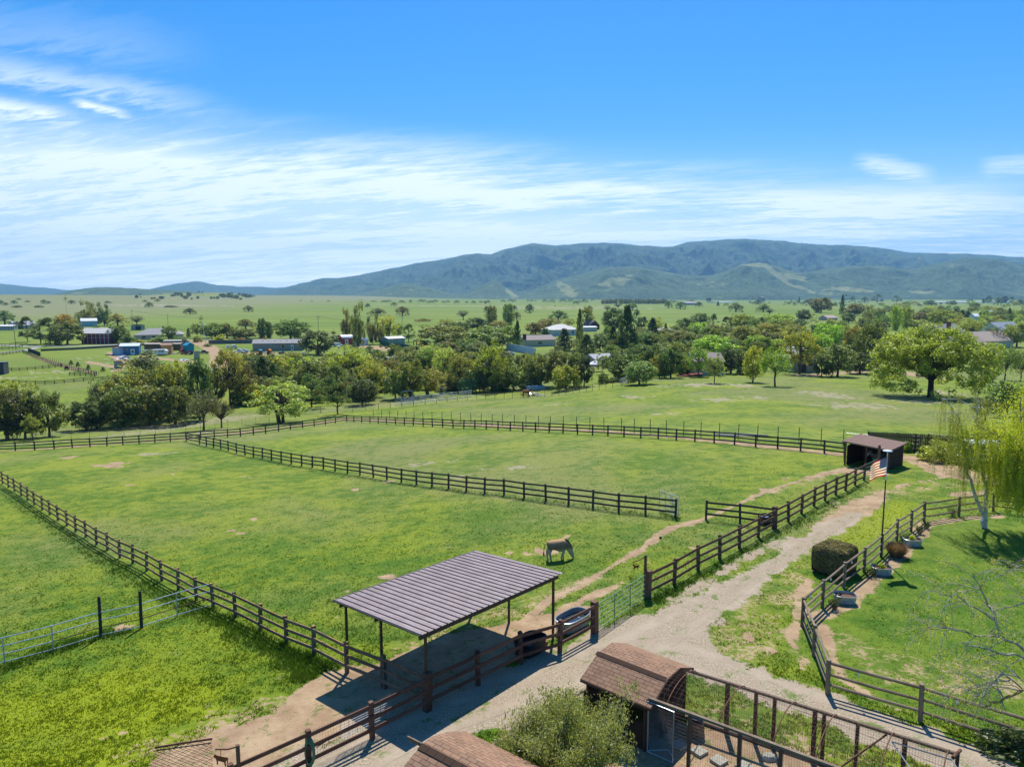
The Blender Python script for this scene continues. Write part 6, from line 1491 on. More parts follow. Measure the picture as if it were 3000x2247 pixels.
# ---------------- close vegetation ----------------
LF_BUSH=leafmat('bush_leaves',[(.15,.165,.045),(.37,.37,.11),(.52,.48,.22)],.48)
LF_HEDGE=leafmat('hedge_leaves',[(.19,.16,.06),(.50,.41,.17),(.62,.52,.26)],.35)
LF_BIRCH=leafmat('birch_leaves',[(.22,.24,.04),(.42,.41,.06),(.50,.47,.09)],.5)
LF_YEL=leafmat('new_yellow_leaves',[(.42,.40,.02),(.62,.56,.03)],.5)
LF_FRESH=leafmat('fresh_leaves',[(.36,.42,.030),(.62,.64,.05),(.72,.66,.09)],.55)
def slivers(rng,P,D,L,wd):
    "long narrow leaves: P centre, D direction"
    N=len(P); D=D/np.linalg.norm(D,axis=1)[:,None]; s=np.cross(D,rng.normal(size=(N,3))); s/=np.linalg.norm(s,axis=1)[:,None]; L=np.asarray(L).reshape(-1,1); wd=np.asarray(wd).reshape(-1,1)
    V=np.stack([P-D*L,P-s*wd,P+D*L,P+s*wd],1).reshape(-1,3); return V,np.arange(N*4).reshape(-1,4)
def grow(rng,mb,p,d,L,r,depth,tips,spread=.5,up=.15,n=4,droop=0,ratio=.68,kids=3,segs=None,minr=.004):
    pts=[np.array(p)];dirv=np.array(d,float); dirv/=np.linalg.norm(dirv); rs=[r]
    for i in range(n):
        dirv=dirv+rng.normal(size=3)*.14; dirv[2]+=up-droop*(i/n); dirv/=np.linalg.norm(dirv); pts.append(pts[-1]+dirv*L/n); rs.append(max(minr*.5,r*(1-.45*(i+1)/n)))
    mb.tube([tuple(q) for q in pts],rs,6 if r>.03 else 4,False)
    if segs is not None: segs.append((pts,depth))
    if depth==0: tips.append((pts,dirv)); return
    for k in range(kids):
        i=rng.integers(max(1,n//2),n+1) if k else n; b=pts[i]; nd=dirv+rng.normal(size=3)*spread; grow(rng,mb,b,nd,L*ratio*rng.uniform(.75,1.15),max(minr,rs[i]*.72),depth-1,tips,spread,up,n,droop,ratio,kids,segs,minr)
# feathery small tree in front of the coop
rng=np.random.default_rng(4); bb=G(1660,2215); bb=Vector((1.75,20.2,0)); root=thing('small_tree','feathery olive small tree between the two coops at the bottom edge','tree',bb)
mb=MB(); tips=[]; segs=[]
for k in range(9): a=k*.7; grow(rng,mb,(0.10*math.cos(a),.10*math.sin(a),-.1),(math.cos(a)*.55,math.sin(a)*.55,1.15),1.0,.045,2,tips,.55,.16,5,0.0,.70,3,segs,.006)
mb.build('trunk',BARK,root)
P=[];D=[]
for pts,dv in segs:
    pts=np.array(pts)
    if dv==2: pts=pts[3:]
    for q in range(len(pts)-1):
        m_=52 if dv==0 else (30 if dv==1 else 6)
        t=rng.random(m_)[:,None]; c=pts[q]*(1-t)+pts[q+1]*t+rng.normal(size=(m_,3))*.085; P.append(c); dd=(pts[q+1]-pts[q])[None]*1.5+rng.normal(size=(m_,3))*.14; dd[:,2]-=.02; D.append(dd)
for pts,dv in tips:   # pendulous tufts
    e=np.array(pts[-1]); 
    for s in range(4):
        k=24; t=rng.random((k,1)); c=e+np.array([rng.normal()*.13,rng.normal()*.13,.04])*1.0-np.array([[0,0,.30]])*t+rng.normal(size=(k,3))*.03; P.append(c); dd=rng.normal(size=(k,3))*.3; dd[:,2]-=.9; D.append(dd)
P=np.concatenate(P);D=np.concatenate(D); 
sel=P[:,2]>.35; P=P[sel];D=D[sel]
sc=np.array([2.05/np.percentile(np.abs(P[:,0]),98)*.95,2.0/np.percentile(np.abs(P[:,1]),98)*.95,2.60/np.percentile(P[:,2],99)]); 
V,F=slivers(rng,P*sc,D,rng.uniform(.035,.070,len(P)),rng.uniform(.011,.020,len(P))); npmesh('crown',V,F,LF_BUSH,root)
[ch for ch in root.children if ch.name.startswith('trunk')][0].scale=tuple(sc)
# clipped box hedge
rng=np.random.default_rng(9); hb=Vector((17.75,37.6,0)); hb.z=float(hz(hb.x,hb.y)); root=thing('clipped_hedge','big clipped brownish-green box hedge beside the garden fence','hedge',hb,R(38))
X,Y,Z=1.02,.95,1.62; N=46000; u_=rng.random((N,3))*2-1; face=rng.integers(0,6,N); P=u_*np.array([1,1,1])
for i in range(3): P[face==2*i,i]=1; P[face==2*i+1,i]=-1
ex=4.5; nr_=(np.abs(P)**ex).sum(1)**(1/ex); P=P/nr_[:,None]; P=P*np.array([X,Y,Z/2]); P[:,2]+=Z/2
nz_b=(fbm(P[:,0]*2.2+P[:,2],P[:,1]*2.2,3,4)-.45); P*= (1+nz_b*.16-np.abs(rng.normal(size=N))*.045)[:,None]
nv=P-np.array([0,0,Z/2]); nv/=np.linalg.norm(nv,axis=1)[:,None]; nv=nv+rng.normal(size=(N,3))*.7; D=np.cross(nv,rng.normal(size=(N,3)))
V,F=slivers(rng,P,D,rng.uniform(.028,.05,N),rng.uniform(.014,.026,N)); npmesh('leaves',V,F,LF_HEDGE,root)
q=MB(); q.box((0,0,Z*.47),(X*1.72,Y*1.72,Z*.84)); q.build('inner_twigs',mat('twigs',(.035,.030,.018),.95,.4,14),root)
# birches: white trunks, hanging curtains of twigs
def birch(label,base,stems,seed,curt,leafm,barkm,nleaf=60,Lh=(1.2,3.0),rx=.0,spreadx=1.0,extra=0,cat='tree',name='birch_tree',reach=(.3,1.3),lsz=(.022,.042),puff=0):
    rng=np.random.default_rng(seed); root=thing(name,label,cat,base); mb=MB(); P=[];D=[]; tw=MB()
    for pts in stems:
        pts=[np.array(p,float) for p in pts]; n=len(pts); r0=.15 if len(stems)<3 else .12
        # densify
        dens=[]; 
        for a,b in zip(pts,pts[1:]): 
            for i in range(4): dens.append(a+(b-a)*i/4+rng.normal(size=3)*.035)
        dens.append(pts[-1]); H_=len(dens); mb.tube([tuple(p) for p in dens],[max(.012,r0*(1-.9*i/H_)) for i in range(H_)],7,False)
        for k in range(curt):
            i=int(rng.uniform(H_*.32,H_-1)); b=dens[i]; ph=rng.uniform(0,6.28); dirv=np.array([math.cos(ph)*spreadx+rx,math.sin(ph),rng.uniform(.25,.75)]); L=rng.uniform(*reach)*(1.15-.5*i/H_)
            e=b+dirv*L; mid=b+dirv*L*.55+np.array([0,0,.22*L]); path=[b,mid,e]; mb.tube([tuple(b),tuple(mid),tuple(e)],[.028,.016,.008],4,False)
            if puff: P.append(e+rng.normal(size=(puff,3))*.55); D.append(rng.normal(size=(puff,3)))
            for s in range(7):
                t=rng.uniform(.45,1.0); st=(mid*(1-t)+e*t)+rng.normal(size=3)*.10; Lc=rng.uniform(*Lh)*min(1,(st[2]-.6)/3.0+.15); Lc=min(Lc,max(.3,st[2]-1.1)); m_=6; line=[st]; dr=rng.normal(size=3)*.12; dr[2]=0
                for j in range(m_): line.append(line[-1]+np.array([dr[0]*.35,dr[1]*.35,-Lc/m_])+rng.normal(size=3)*.025)
                tw.tube([tuple(p) for p in line],.0035,3,False)
                la=np.array(line); kk=int(nleaf*Lc/2.0); t2=rng.random(kk)*(m_-.01); ii=t2.astype(int); fr=(t2-ii)[:,None]; P.append(la[ii]*(1-fr)+la[ii+1]*fr+rng.normal(size=(kk,3))*.05); dd=rng.normal(size=(kk,3)); dd[:,2]-=.6; D.append(dd)
        for k in range(6): # bare white top twigs
            i=int(rng.uniform(H_*.55,H_-1)); b=dens[i]; dirv=rng.normal(size=3); dirv[2]=abs(dirv[2])*.8; dirv/=np.linalg.norm(dirv); grow(rng,mb,b,dirv,.8,.022,1,[],.5,-.02,4,.25,.7,3,None,.005)
    mb.build('trunk',barkm,root); tw.build('twigs',mat('birch_twigs',(.16,.12,.07),.9,.3,9),root); P=np.concatenate(P); D=np.concatenate(D); V,F=slivers(rng,P,D,rng.uniform(*lsz,len(P)),rng.uniform(lsz[0]*.55,lsz[1]*.55,len(P))); npmesh('leaves',V,F,leafm,root); return root
BB=G(2884,1546)
def rel(px,py,dy=0.0):
    y=BB.y+dy; a,b,c=ray(px,py); t=y/b; return Vector((a*t,y,CAMZ+c*t))-BB
WB=mat('white_birch_bark',(.66,.65,.62),.75,.5,5,.3,col2=(.30,.28,.26))
birch('white-barked weeping birch with two leaning stems on the lawn, left of two',BB,[[(0,0,-.1),rel(2878,1500),rel(2862,1470),rel(2838,1385,.2),rel(2822,1300,.3),rel(2812,1230,.3),rel(2780,1180,.2)],[(0,0,-.1),rel(2887,1500),rel(2891,1450),rel(2877,1370,-.2),rel(2860,1290,-.3),rel(2860,1210,-.2),rel(2866,1158,0)]],3,19,LF_BIRCH,WB,70,(1.2,3.2),-.75,1.0,reach=(.3,1.9),lsz=(.020,.036))
b2_=G(3025,1560); birch('bright lime-green weeping tree at the right edge of the lawn',b2_,[[(0,0,-.1),(-.3,0,2.5),(-1.0,.2,5.2),(-1.3,.3,8.6)],[(0,0,-.1),(.2,.3,3),(.8,.2,6),(1.0,.6,9.0)],[(0,0,-.1),(-.9,-.2,2.8),(-2.2,-.3,5.0),(-2.9,0,6.6)]],12,34,LF_FRESH,mat('grey_bark',(.26,.24,.21),.9,.4,6),150,(1.0,3.0),-.25,1.1,name='weeping_tree',reach=(.4,2.5),lsz=(.030,.055),puff=330)
# bare-branched tree leaning in from the right edge, yellow buds
rng=np.random.default_rng(21); tb_=Vector((17.6,20.4,0)); root=thing('bare_tree','leafless pale-twigged tree with yellow buds reaching in at the bottom right','tree',tb_); mb=MB(); tips=[];segs=[]
PB=mat('pale_grey_bark',(.42,.39,.35),.85,.4,7,col2=(.14,.12,.10))
mb.tube([(0,0,-.2),(0,.1,1.0),(-.1,.0,2.2)],[.20,.17,.15],8)
def bx_(px,py,y): a,b,c=ray(px,py); t=y/b; return Vector((a*t,y,CAMZ+c*t))-tb_
mains=[[(-.1,0,2.0),bx_(2990,1895,20.2),bx_(2925,1865,20.0),bx_(2912,1800,20.0),bx_(2880,1740,20.0),bx_(2850,1680,20.0)],[bx_(2925,1865,20.0),bx_(2860,1862,19.8),bx_(2790,1840,19.6),bx_(2750,1822,19.5)],[bx_(2908,1815,20.),bx_(2860,1780,19.7),bx_(2800,1745,19.5),bx_(2750,1742,19.3)],
 [(-.1,0,2.2),bx_(3000,1925,19.6),bx_(2900,1905,19.2),bx_(2820,1885,19.1)],[(0,0,2.0),bx_(3010,1762,21.5),bx_(2950,1782,21.3),bx_(2900,1795,21.2)],[(0,0,2.3),bx_(3010,1655,22),bx_(2970,1665,22),bx_(2900,1700,22)],[(-.1,0,1.4),bx_(3010,2010,18.6),bx_(2930,2055,18.4),bx_(2885,2068,18.3)],[(-.1,0,1.8),bx_(2990,1985,18.9),bx_(2930,1970,18.8),bx_(2880,2040,18.7),bx_(2850,2110,18.7)],[(-.1,0,1.7),bx_(2960,1990,19.2),bx_(2900,2000,19.),bx_(2830,2030,19.)]]
LICH=mat('lichened_bark',(.40,.25,.05),.9,.5,5,col2=(.20,.16,.11))
for i,mn in enumerate(mains):
    mn=[np.array(p) for p in mn]; dens=[]
    for a,b in zip(mn,mn[1:]):
        for k in range(4): dens.append(a+(b-a)*k/4+rng.normal(size=3)*.025)
    dens.append(mn[-1]); H_=len(dens); r0=(.05,.028,.030,.045,.03,.03,.052,.03,.03)[i]
    if i==6: q=MB(); q.tube([tuple(p) for p in dens],[r0*(1-.55*k/H_) for k in range(H_)],7); q.build('branch',LICH,root)
    else: mb.tube([tuple(p) for p in dens],[max(.008,r0*(1-.75*k/H_)) for k in range(H_)],6,False)
    for k in range(7):
        b=dens[int(rng.uniform(H_*.3,H_-1))]; dirv=np.array([-.7+rng.normal()*.6,rng.normal()*.6,.35+rng.normal()*.4]); grow(rng,mb,b,dirv,rng.uniform(.55,1.0),.014,2,tips,.45,.0,5,.34,.72,3,segs,.0042)
mb.build('trunk',PB,root); P=[]
for pts,dv in segs:
    pts=np.array(pts)
    k=int(rng.uniform(0,5)) if dv<2 else 1
    t=rng.integers(1,len(pts),k); P.append(pts[t]+rng.normal(size=(k,3))*.03)
P=np.concatenate(P); P=np.repeat(P,4,0)+rng.normal(size=(len(P)*4,3))*.035; V,F=slivers(rng,P,rng.normal(size=P.shape),rng.uniform(.012,.024,len(P)),rng.uniform(.008,.015,len(P))); npmesh('buds',V,F,LF_YEL,root)
# ornamental dead grass tuft
def tuft(name,label,c,r,h,n,m,seed,cat='ornamental grass',sp=.55,wd=.006):
    rng=np.random.default_rng(seed); root=None; ph=rng.uniform(0,6.28,n); rr=rng.random(n)*r*.35; le=rng.uniform(.05,sp,n); hh=h*rng.uniform(.6,1.05,n); b=np.stack([np.cos(ph)*rr,np.sin(ph)*rr,np.zeros(n)],1); d_=np.stack([np.cos(ph)*np.sin(le),np.sin(ph)*np.sin(le),np.cos(le)],1); m1=b+d_*hh[:,None]*.6; e=b+d_*hh[:,None]+np.stack([np.cos(ph)*.12,np.sin(ph)*.12,-np.ones(n)*.05],1)*hh[:,None]; s=np.stack([-np.sin(ph),np.cos(ph),np.zeros(n)],1)*wd
    V=np.concatenate([b-s,b+s,m1+s,m1-s,e],0); i=np.arange(n); F=np.concatenate([np.stack([i,i+n,i+2*n,i+3*n],1),np.stack([i+3*n,i+2*n,i+4*n,i+4*n],1)],0)
    Fq=np.stack([i,i+n,i+2*n,i+3*n],1); V2=np.concatenate([V,],0); o=npmesh(name,V2,Fq,m); o.location=c; tag(o,label,cat); return o
DRY=leafmat('dry_grass',[(.14,.085,.05),(.34,.21,.13)],.3); tuft('ornamental_grass','tawny clump of dead ornamental grass between two planter tubs',G(2626,1630),.9,1.35,3400,DRY,2,sp=.75)
# planter tubs with plants
def shrublet(name,label,c,r,h,m,seed,n=700,cat='plant',stems=6,ls=(.025,.045)):
    rng=np.random.default_rng(seed); root=thing(name,label,cat,c); mb=MB(); segs=[]; 
    for k in range(stems): a=rng.uniform(0,6.28); grow(rng,mb,(0,0,-.02),(math.cos(a)*.5,math.sin(a)*.5,1),h*.5,.010,1,[],.5,.1,3,0,.75,3,segs,.003)
    mb.build('stems',BARKD,root); P=np.concatenate([np.array(p[1:]) for p,_ in segs]); P=P[rng.integers(0,len(P),n)]+rng.normal(size=(n,3))*h*.09; P[:,2]=np.abs(P[:,2])
    V,F=slivers(rng,P,rng.normal(size=P.shape),rng.uniform(*ls,n),rng.uniform(ls[0]*.5,ls[1]*.6,n)); npmesh('leaves',V,F,m,root); return root
for (x,y,lb,fl_,sd) in ((2474,1764,'grey zinc planter tub with bare soil, nearest of three along the garden fence',None,1),(2581,1681,'grey zinc planter tub with young greens, middle of three along the garden fence','g',2),(2672,1597,'grey zinc planter tub with leafy plants, farthest of three along the garden fence','g',3)):
    c=G(x,y); tub('planter_tub',lb,c,.50,.40,.42,ZINC,R(-12),'soil',.72,cat='planter',fillmat=SOIL)
    if fl_: shrublet('tub_plants','low green plants growing in the %s planter tub'%('middle' if sd==2 else 'farthest'),c+U*.30,.3,.34,LF_FRESH,sd,900,stems=14)
LR=leafmat('rose_leaves',[(.05,.085,.02),(.15,.17,.05),(.25,.10,.06)],.35)
for (x,y,lb,h) in ((2552,1688,'leafy rose bush beside the middle planter tub',.75),(2440,1786,'sparse rose bush left of the nearest planter tub',.75),(2652,1590,'rose bush left of the farthest planter tub',.8),(2690,1563,'small rose bush in the bed right of the farthest tub',.7),(2712,1546,'rose bush in the bed near the fence corner',.7)): shrublet('rose_bush',lb,G(x,y),.5,h,LR,int(x),520,'rose bush')
shrublet('rose_bush','rose bush against the top garden fence below the birch',G(2790,1512),.5,.8,LR,77,420,'rose bush')
# dark low shrub at the bottom right corner
for (x,y,w_,h_,lb) in ((2950,2195,1.5,.75,'dark low shrub under the garden fence at the bottom right corner'),):
    cr,tk=proto('shrub',0); root=thing('low_shrub',lb,'shrub',G(x,y)); root.scale=(w_*1.6,w_,h_*1.15)
    for o_ in (cr,tk): c_=o_.copy(); C.objects.link(c_); c_.parent=root; c_.color=(.7,.75,.6,1)
cr,tk=proto('shrub',1)
for (x,y,w_,h_,lb,tn) in ((2600,1322,0,0,'',(1,1,1)),(2662,1325,1.6,1.1,'bright green weed clump beside the saddle rack',(1.6,2.0,.7)),(2765,1352,4.6,2.0,'trailing yellow-green vine bush against the plank fence',(1.9,1.8,.7)),(2840,1362,3.2,2.2,'olive bush behind the birch at the plank fence',(1.5,1.5,.8))):
    if not lb: continue
    root=thing('bush',lb,'bush',G(x,y)); root.scale=(w_,w_*.8,h_)
    for o_ in (cr,tk): c_=o_.copy(); C.objects.link(c_); c_.parent=root; c_.color=(*tn,1)
# white-topped trailer behind the birch
tc=G(2905,1372); root=thing('stock_trailer','white-roofed dark livestock trailer behind the birch','trailer',tc,R(-6)); q=MB(); q.box((0,0,1.45),(4.2,2.0,1.6)); q.build('body',mat('dark_trailer',(.05,.035,.03),.6,.3),root); q=MB(); q.box((0,0,2.33),(4.4,2.15,.14)); q.build('roof',WHP,root)
for x in (-.6,.4): 
    for y in (-1,1): q=MB(); q.lathe([(0,-.1),(.36,-.1),(.36,.1),(0,.1)],n=16); o=q.build('wheel',BLKP,root); o.rotation_euler=(R(90),0,0); o.location=(x,y*.98,.36)
for z in (1.1,1.5,1.9): q=MB(); q.box((0,-1.02,z),(4.1,.04,.12)); q.build('slat',WHP,root)
# logs / pipes lying by the track
for (x0,y0,x1,y1,k) in ((2098,1272,2215,1281,0),(2098,1276,2330,1286,1),(2130,1270,2250,1277,2)):
    a,b=G(x0,y0),G(x1,y1); q=MB(); q.tube([a+U*.07,b+U*.09],.07,7); tag(q.build('pale_pole',mat('bleached_wood',(.50,.47,.42),.8,.2)),('pale pole lying nearest the far paddock fence','longest pale pole lying beyond the far paddock fence','pale pole lying at the back of the three by the wire fence')[k],'pole')
# ---------------- grass blades on the near ground ----------------
def grass_layer():
    rng=np.random.default_rng(77); N=300000
    px=rng.uniform(-350,3350,N); py=1123.5+ (rng.random(N)**.85)*1300+180; x,y=Gv(px,py); z=hz(x,y)
    gr,di,dry,lush,lawn,yel=masks(x,y)
    n1=fbm(x*.5,y*.5,4,31); cl=fbm(x*1.7,y*1.7,3,8); bare=np.maximum(gr,di)+(cl-.47)*1.3
    keep=(bare<.46)&(rng.random(N)<np.clip(.8+(cl-.42)*.9+lush*.4-(lawn*.35),.05,1)); x,y,z,lush,lawn,yel,cl,n1=[a[keep] for a in (x,y,z,lush,lawn,yel,cl,n1)]
    N=len(x); D=np.hypot(x,y); h=(.045+.075*np.clip(cl-.25,0,1)+lush*.20)*rng.uniform(.6,1.4,N)*np.where(lawn>.5,.55,1); near=np.clip((cl-.58)*4,0,1)*.03; h=(h+near)*np.clip(1.25-D/95,.22,1)
    k=3; h=np.repeat(h,k); x=np.repeat(x,k)+rng.normal(size=N*k)*.03; y=np.repeat(y,k)+rng.normal(size=N*k)*.03; z=np.repeat(z,k); D=np.repeat(D,k); M=N*k
    ph=rng.uniform(0,6.28,M); ln=rng.normal(size=(M,2))*.45; wd=.010+D*.00028
    bx,by=np.cos(ph)*wd,np.sin(ph)*wd; V=np.stack([np.stack([x-bx,y-by,z-.01],1),np.stack([x+bx,y+by,z-.01],1),np.stack([x+ln[:,0]*h,y+ln[:,1]*h,z+h],1)],1).reshape(-1,3)
    F=np.arange(M*3).reshape(-1,3)
    m=bpy.data.materials.new('grass_blades'); m.use_nodes=True; t=NT(m.node_tree); t.n.clear(); ge=t.geo(); pos=ge.outputs['Position']; X_,Y_,_=t.xyz(pos)[:3]; P_=t.cxyz(X_,Y_,0.0)
    B_=t.new('ShaderNodeAttribute',attribute_name='mk2').outputs['Color']; lu,la,ye=t.xyz(B_)[:3]
    nB=t.noise(P_,.11,5,.62,.3); nC=t.noise(P_,.75,5,.65); r=ge.outputs['Random Per Island']
    c=t.mix(t.mr(t.m('ADD',t.m('MULTIPLY',nB,.6),t.m('MULTIPLY',nC,.4)),.40,.60),(.085,.170,.012),(.19,.25,.014)); c=t.mix(t.m('MULTIPLY',r,.5),c,(.055,.125,.009)); c=t.mix(t.mr(r,.90,.98),c,(.30,.30,.06)); c=t.mix(t.m('MULTIPLY',ye,.6),c,(.25,.31,.01)); c=t.mix(t.m('MULTIPLY',lu,.6),c,(.05,.125,.010))
    df=t.new('ShaderNodeBsdfDiffuse'); t.put(df.inputs[0],c); tr=t.new('ShaderNodeBsdfTranslucent'); t.put(tr.inputs[0],c); mx=t.new('ShaderNodeMixShader'); mx.inputs[0].default_value=.4; t.l.new(df.outputs[0],mx.inputs[1]); t.l.new(tr.outputs[0],mx.inputs[2]); o_=t.new('ShaderNodeOutputMaterial'); t.l.new(mx.outputs[0],o_.inputs[0])
    o=npmesh('grass',V,F,m); lu3=np.repeat(lush,k*3); la3=np.repeat(lawn,k*3); ye3=np.repeat(yel,k*3); at=o.data.attributes.new('mk2','FLOAT_COLOR','POINT'); at.data.foreach_set('color',np.stack([lu3,la3,ye3,np.ones_like(lu3)],1).astype(np.float32).ravel())
    tag(o,'short green grass and clover covering the paddocks and the lawn','grass',kind='stuff')
grass_layer()
# ---------------- animals ----------------
def skin(name,joints,edges,m,parent=None,sub=2,loc=None,rz=0.0):
    names=list(joints); idx={k:i for i,k in enumerate(names)}; me=bpy.data.meshes.new(name); me.from_pydata([joints[k][:3] for k in names],[(idx[a],idx[b]) for a,b in edges],[]); o=bpy.data.objects.new(name,me); C.objects.link(o)
    md=o.modifiers.new('Skin','SKIN'); md.use_smooth_shade=True
    sk=me.skin_vertices[0].data
    for k in names: r_=[q_*1.17 for q_ in joints[k][3:]]; sk[idx[k]].radius=(r_[0],r_[1] if len(r_)>1 else r_[0])
    sk[0].use_root=True; s=o.modifiers.new('Sub','SUBSURF'); s.levels=sub; s.render_levels=sub
    dg=bpy.context.evaluated_depsgraph_get(); ev=o.evaluated_get(dg); nm=bpy.data.meshes.new_from_object(ev); o.modifiers.clear(); o.data=nm; nm.materials.clear(); nm.materials.append(m)
    nm.polygons.foreach_set('use_smooth',[True]*len(nm.polygons))
    if parent: o.parent=parent
    return o
def hide_mat(name,back,side,belly,leg,nose):
    m=bpy.data.materials.new(name); m.use_nodes=True; t=NT(m.node_tree); t.n.clear(); tc=t.new('ShaderNodeTexCoord').outputs['Object']; x,y,z=t.xyz(tc)[:3]; n=t.noise(tc,9,4,.7); n2=t.noise(t.cxyz(t.m('MULTIPLY',x,3),y,t.m('MULTIPLY',z,1)),14,3,.7)
    zz=t.m('ADD',z,t.m('MULTIPLY',t.m('SUBTRACT',n,.5),.16)); c=t.mix(t.mr(zz,.60,.80),belly,side); c=t.mix(t.mr(zz,.98,1.10),c,back); c=t.mix(t.mr(z,.55,.42),c,leg); c=t.mix(t.m('MULTIPLY',t.mr(n2,.5,.7),.45),c,tuple(k*.35 for k in side)); c=t.mix(t.mr(x,.98,1.05),c,nose)
    o=t.new('ShaderNodeOutputMaterial'); t.l.new(t.bsdf(c,.9,.1,0,t.bump(n2,.3,.02)),o.inputs[0]); return m
def equine(name,label,cat,loc,rz,scale,hide,dark,head='graze',tint=None):
    root=thing(name,label,cat,loc,rz); root.scale=(scale,)*3
    # x forward, z up; withers about 1.15
    J={'pelvis':(-.42,0,.98,.235,.27),'rump':(-.60,0,.96,.17,.20),'loin':(-.18,0,.96,.245,.27),'barrel':(.06,0,.89,.31,.33),'chest':(.32,0,.90,.25,.32),'withers':(.44,0,.99,.13,.22),'breast':(.52,0,.86,.13,.19)}
    E=[('pelvis','rump'),('pelvis','loin'),('loin','barrel'),('barrel','chest'),('chest','withers'),('chest','breast')]
    if head=='graze': J.update({'n1':(.60,0,.86,.13,.20),'n2':(.72,0,.64,.11,.165),'poll':(.82,0,.46,.095,.135),'face':(.90,0,.27,.085,.11),'nose':(.95,0,.12,.065,.075),'muz':(.985,0,.055,.045,.048)})
    else: J.update({'n1':(.62,0,1.05,.10,.155),'n2':(.78,0,1.20,.085,.13),'poll':(.92,0,1.30,.080,.105),'face':(1.06,0,1.16,.068,.085),'nose':(1.17,0,1.02,.052,.060),'muz':(1.21,0,.97,.045,.048)})
    E+=[('withers','n1'),('n1','n2'),('n2','poll'),('poll','face'),('face','nose'),('nose','muz')]
    st={('h',1):(-.06,0),('h',-1):(.10,0),('f',1):(.0,0),('f',-1):(-.16,0)}
    for s in (1,-1):
        dx_=st[('h',s)][0]; J.update({f'st{s}':(-.46,s*.15,.74,.13,.15),f'hk{s}':(-.56+dx_*.6,s*.145,.44,.070,.085),f'sh{s}':(-.53+dx_,s*.14,.22,.050,.052),f'pf{s}':(-.52+dx_,s*.14,.09,.040,.040),f'ho{s}':(-.49+dx_,s*.14,-.035,.050,.055)})
        E+=[('pelvis',f'st{s}'),(f'st{s}',f'hk{s}'),(f'hk{s}',f'sh{s}'),(f'sh{s}',f'pf{s}'),(f'pf{s}',f'ho{s}')]
        dx_=st[('f',s)][0]; J.update({f'el{s}':(.38,s*.13,.62,.085,.10),f'kn{s}':(.38+dx_*.5,s*.125,.37,.062,.065),f'cn{s}':(.37+dx_,s*.12,.19,.046,.046),f'fp{s}':(.38+dx_,s*.12,.08,.038,.038),f'fh{s}':(.41+dx_,s*.12,-.035,.047,.052)})
        E+=[('chest',f'el{s}'),(f'el{s}',f'kn{s}'),(f'kn{s}',f'cn{s}'),(f'cn{s}',f'fp{s}'),(f'fp{s}',f'fh{s}')]
    body=skin('body',J,E,hide,root)
    pol=Vector(J['poll'][:3]); fc=Vector(J['face'][:3]); fdv=(fc-pol).normalized(); back=Vector((-fdv.z,0,fdv.x))*-1 if head=='graze' else Vector((fdv.z,0,-fdv.x))*-1
    back=-fdv
    fr=Vector((fdv.z,0,-fdv.x)); 
    if head=='graze': fr=Vector((.9,0,.42)).normalized()
    else: fr=Vector((.5,0,.85)).normalized()
    for s in (1,-1):
        q=MB(); b=pol+Vector((.0,s*.055,.0))+back*.03+fr*.05; q.tube([b,b+back*.10+fr*.03+Vector((0,s*.05,0)),b+back*.21+fr*.03+Vector((0,s*.06,0))],[.030,.040,.006],7); q.build('ear',hide,root,smooth=True)
        q=MB(); q.lathe([(0,-.016),(.014,0),(0,.016)],c=tuple(pol*.45+fc*.55+Vector((.02,s*.075,0))+fr*.02),n=8); q.build('eye',BLACKM,root)
    q=MB(); w_=[(.40,1.14),(.50,1.13),(.62,1.03),(.76,.79),(.86,.58)] if head=='graze' else [(.40,1.16),(.52,1.20),(.66,1.30),(.80,1.40),(.90,1.44)]
    for k in range(len(w_)-1): a=Vector((w_[k][0],0,w_[k][1])); b=Vector((w_[k+1][0],0,w_[k+1][1])); q.beam(a+U*.05+Vector((.02,0,0)),b+U*.05+Vector((.03,0,0)),.07,.14)
    q.build('mane',dark,root)
    q=MB(); q.tube([(-.60,0,1.05),(-.76,0,.98),(-.82,0,.72),(-.82,.0,.50)],[.035,.026,.020,.018],7); q.build('tail',hide,root,smooth=True)
    q=MB(); q.tube([(-.82,0,.56),(-.83,0,.42),(-.82,0,.30),(-.81,0,.26)],[.022,.045,.035,.008],7); q.build('tail_tuft',dark,root,smooth=True)
    return root
HD=hide_mat('donkey_hide',(.46,.28,.15),(.24,.165,.11),(.48,.40,.29),(.46,.38,.27),(.42,.36,.27)); HK=mat('dark_mane',(.030,.024,.020),.9,.3,12)
equine('donkey','grey-brown donkey grazing on a bare patch behind the metal shelter','donkey',G(1633,1640),R(8),1.0,HD,HK,'graze')
HD2=hide_mat('grey_donkey_hide',(.20,.19,.18),(.15,.14,.13),(.34,.32,.30),(.30,.28,.26),(.38,.36,.34))
equine('donkey','grey donkey standing in the shade inside the run-in shed','donkey',Vector((33.4,63.4,float(hz(33.4,63.4)))),R(190),1.0,HD2,HK,'up')
HC=hide_mat('chestnut_hide',(.36,.15,.06),(.32,.125,.05),(.30,.13,.06),(.22,.10,.05),(.30,.14,.08)); equine('horse','chestnut horse standing behind the pipe fence at the tree belt','horse',G(1542,1164),R(5),1.55,HC,mat('chestnut_mane',(.34,.18,.09),.9,.3),'up')
HB=hide_mat('black_hide',(.02,.018,.017),(.02,.018,.017),(.022,.02,.018),(.02,.018,.017),(.03,.025,.02)); equine('pony','black pony standing by the corner of the distant dark fences','pony',G(196,1085),R(160),1.25,HB,HK,'graze')
# small bird on the trail
q=MB(); q.lathe([(0,0),(.05,.03),(.07,.09),(.05,.14),(.0,.17)],n=8,sx=1.5); o=q.build('bird',BLACKM); o.location=G(1935,1578); tag(o,'tiny dark bird sitting on the worn paddock trail','bird')
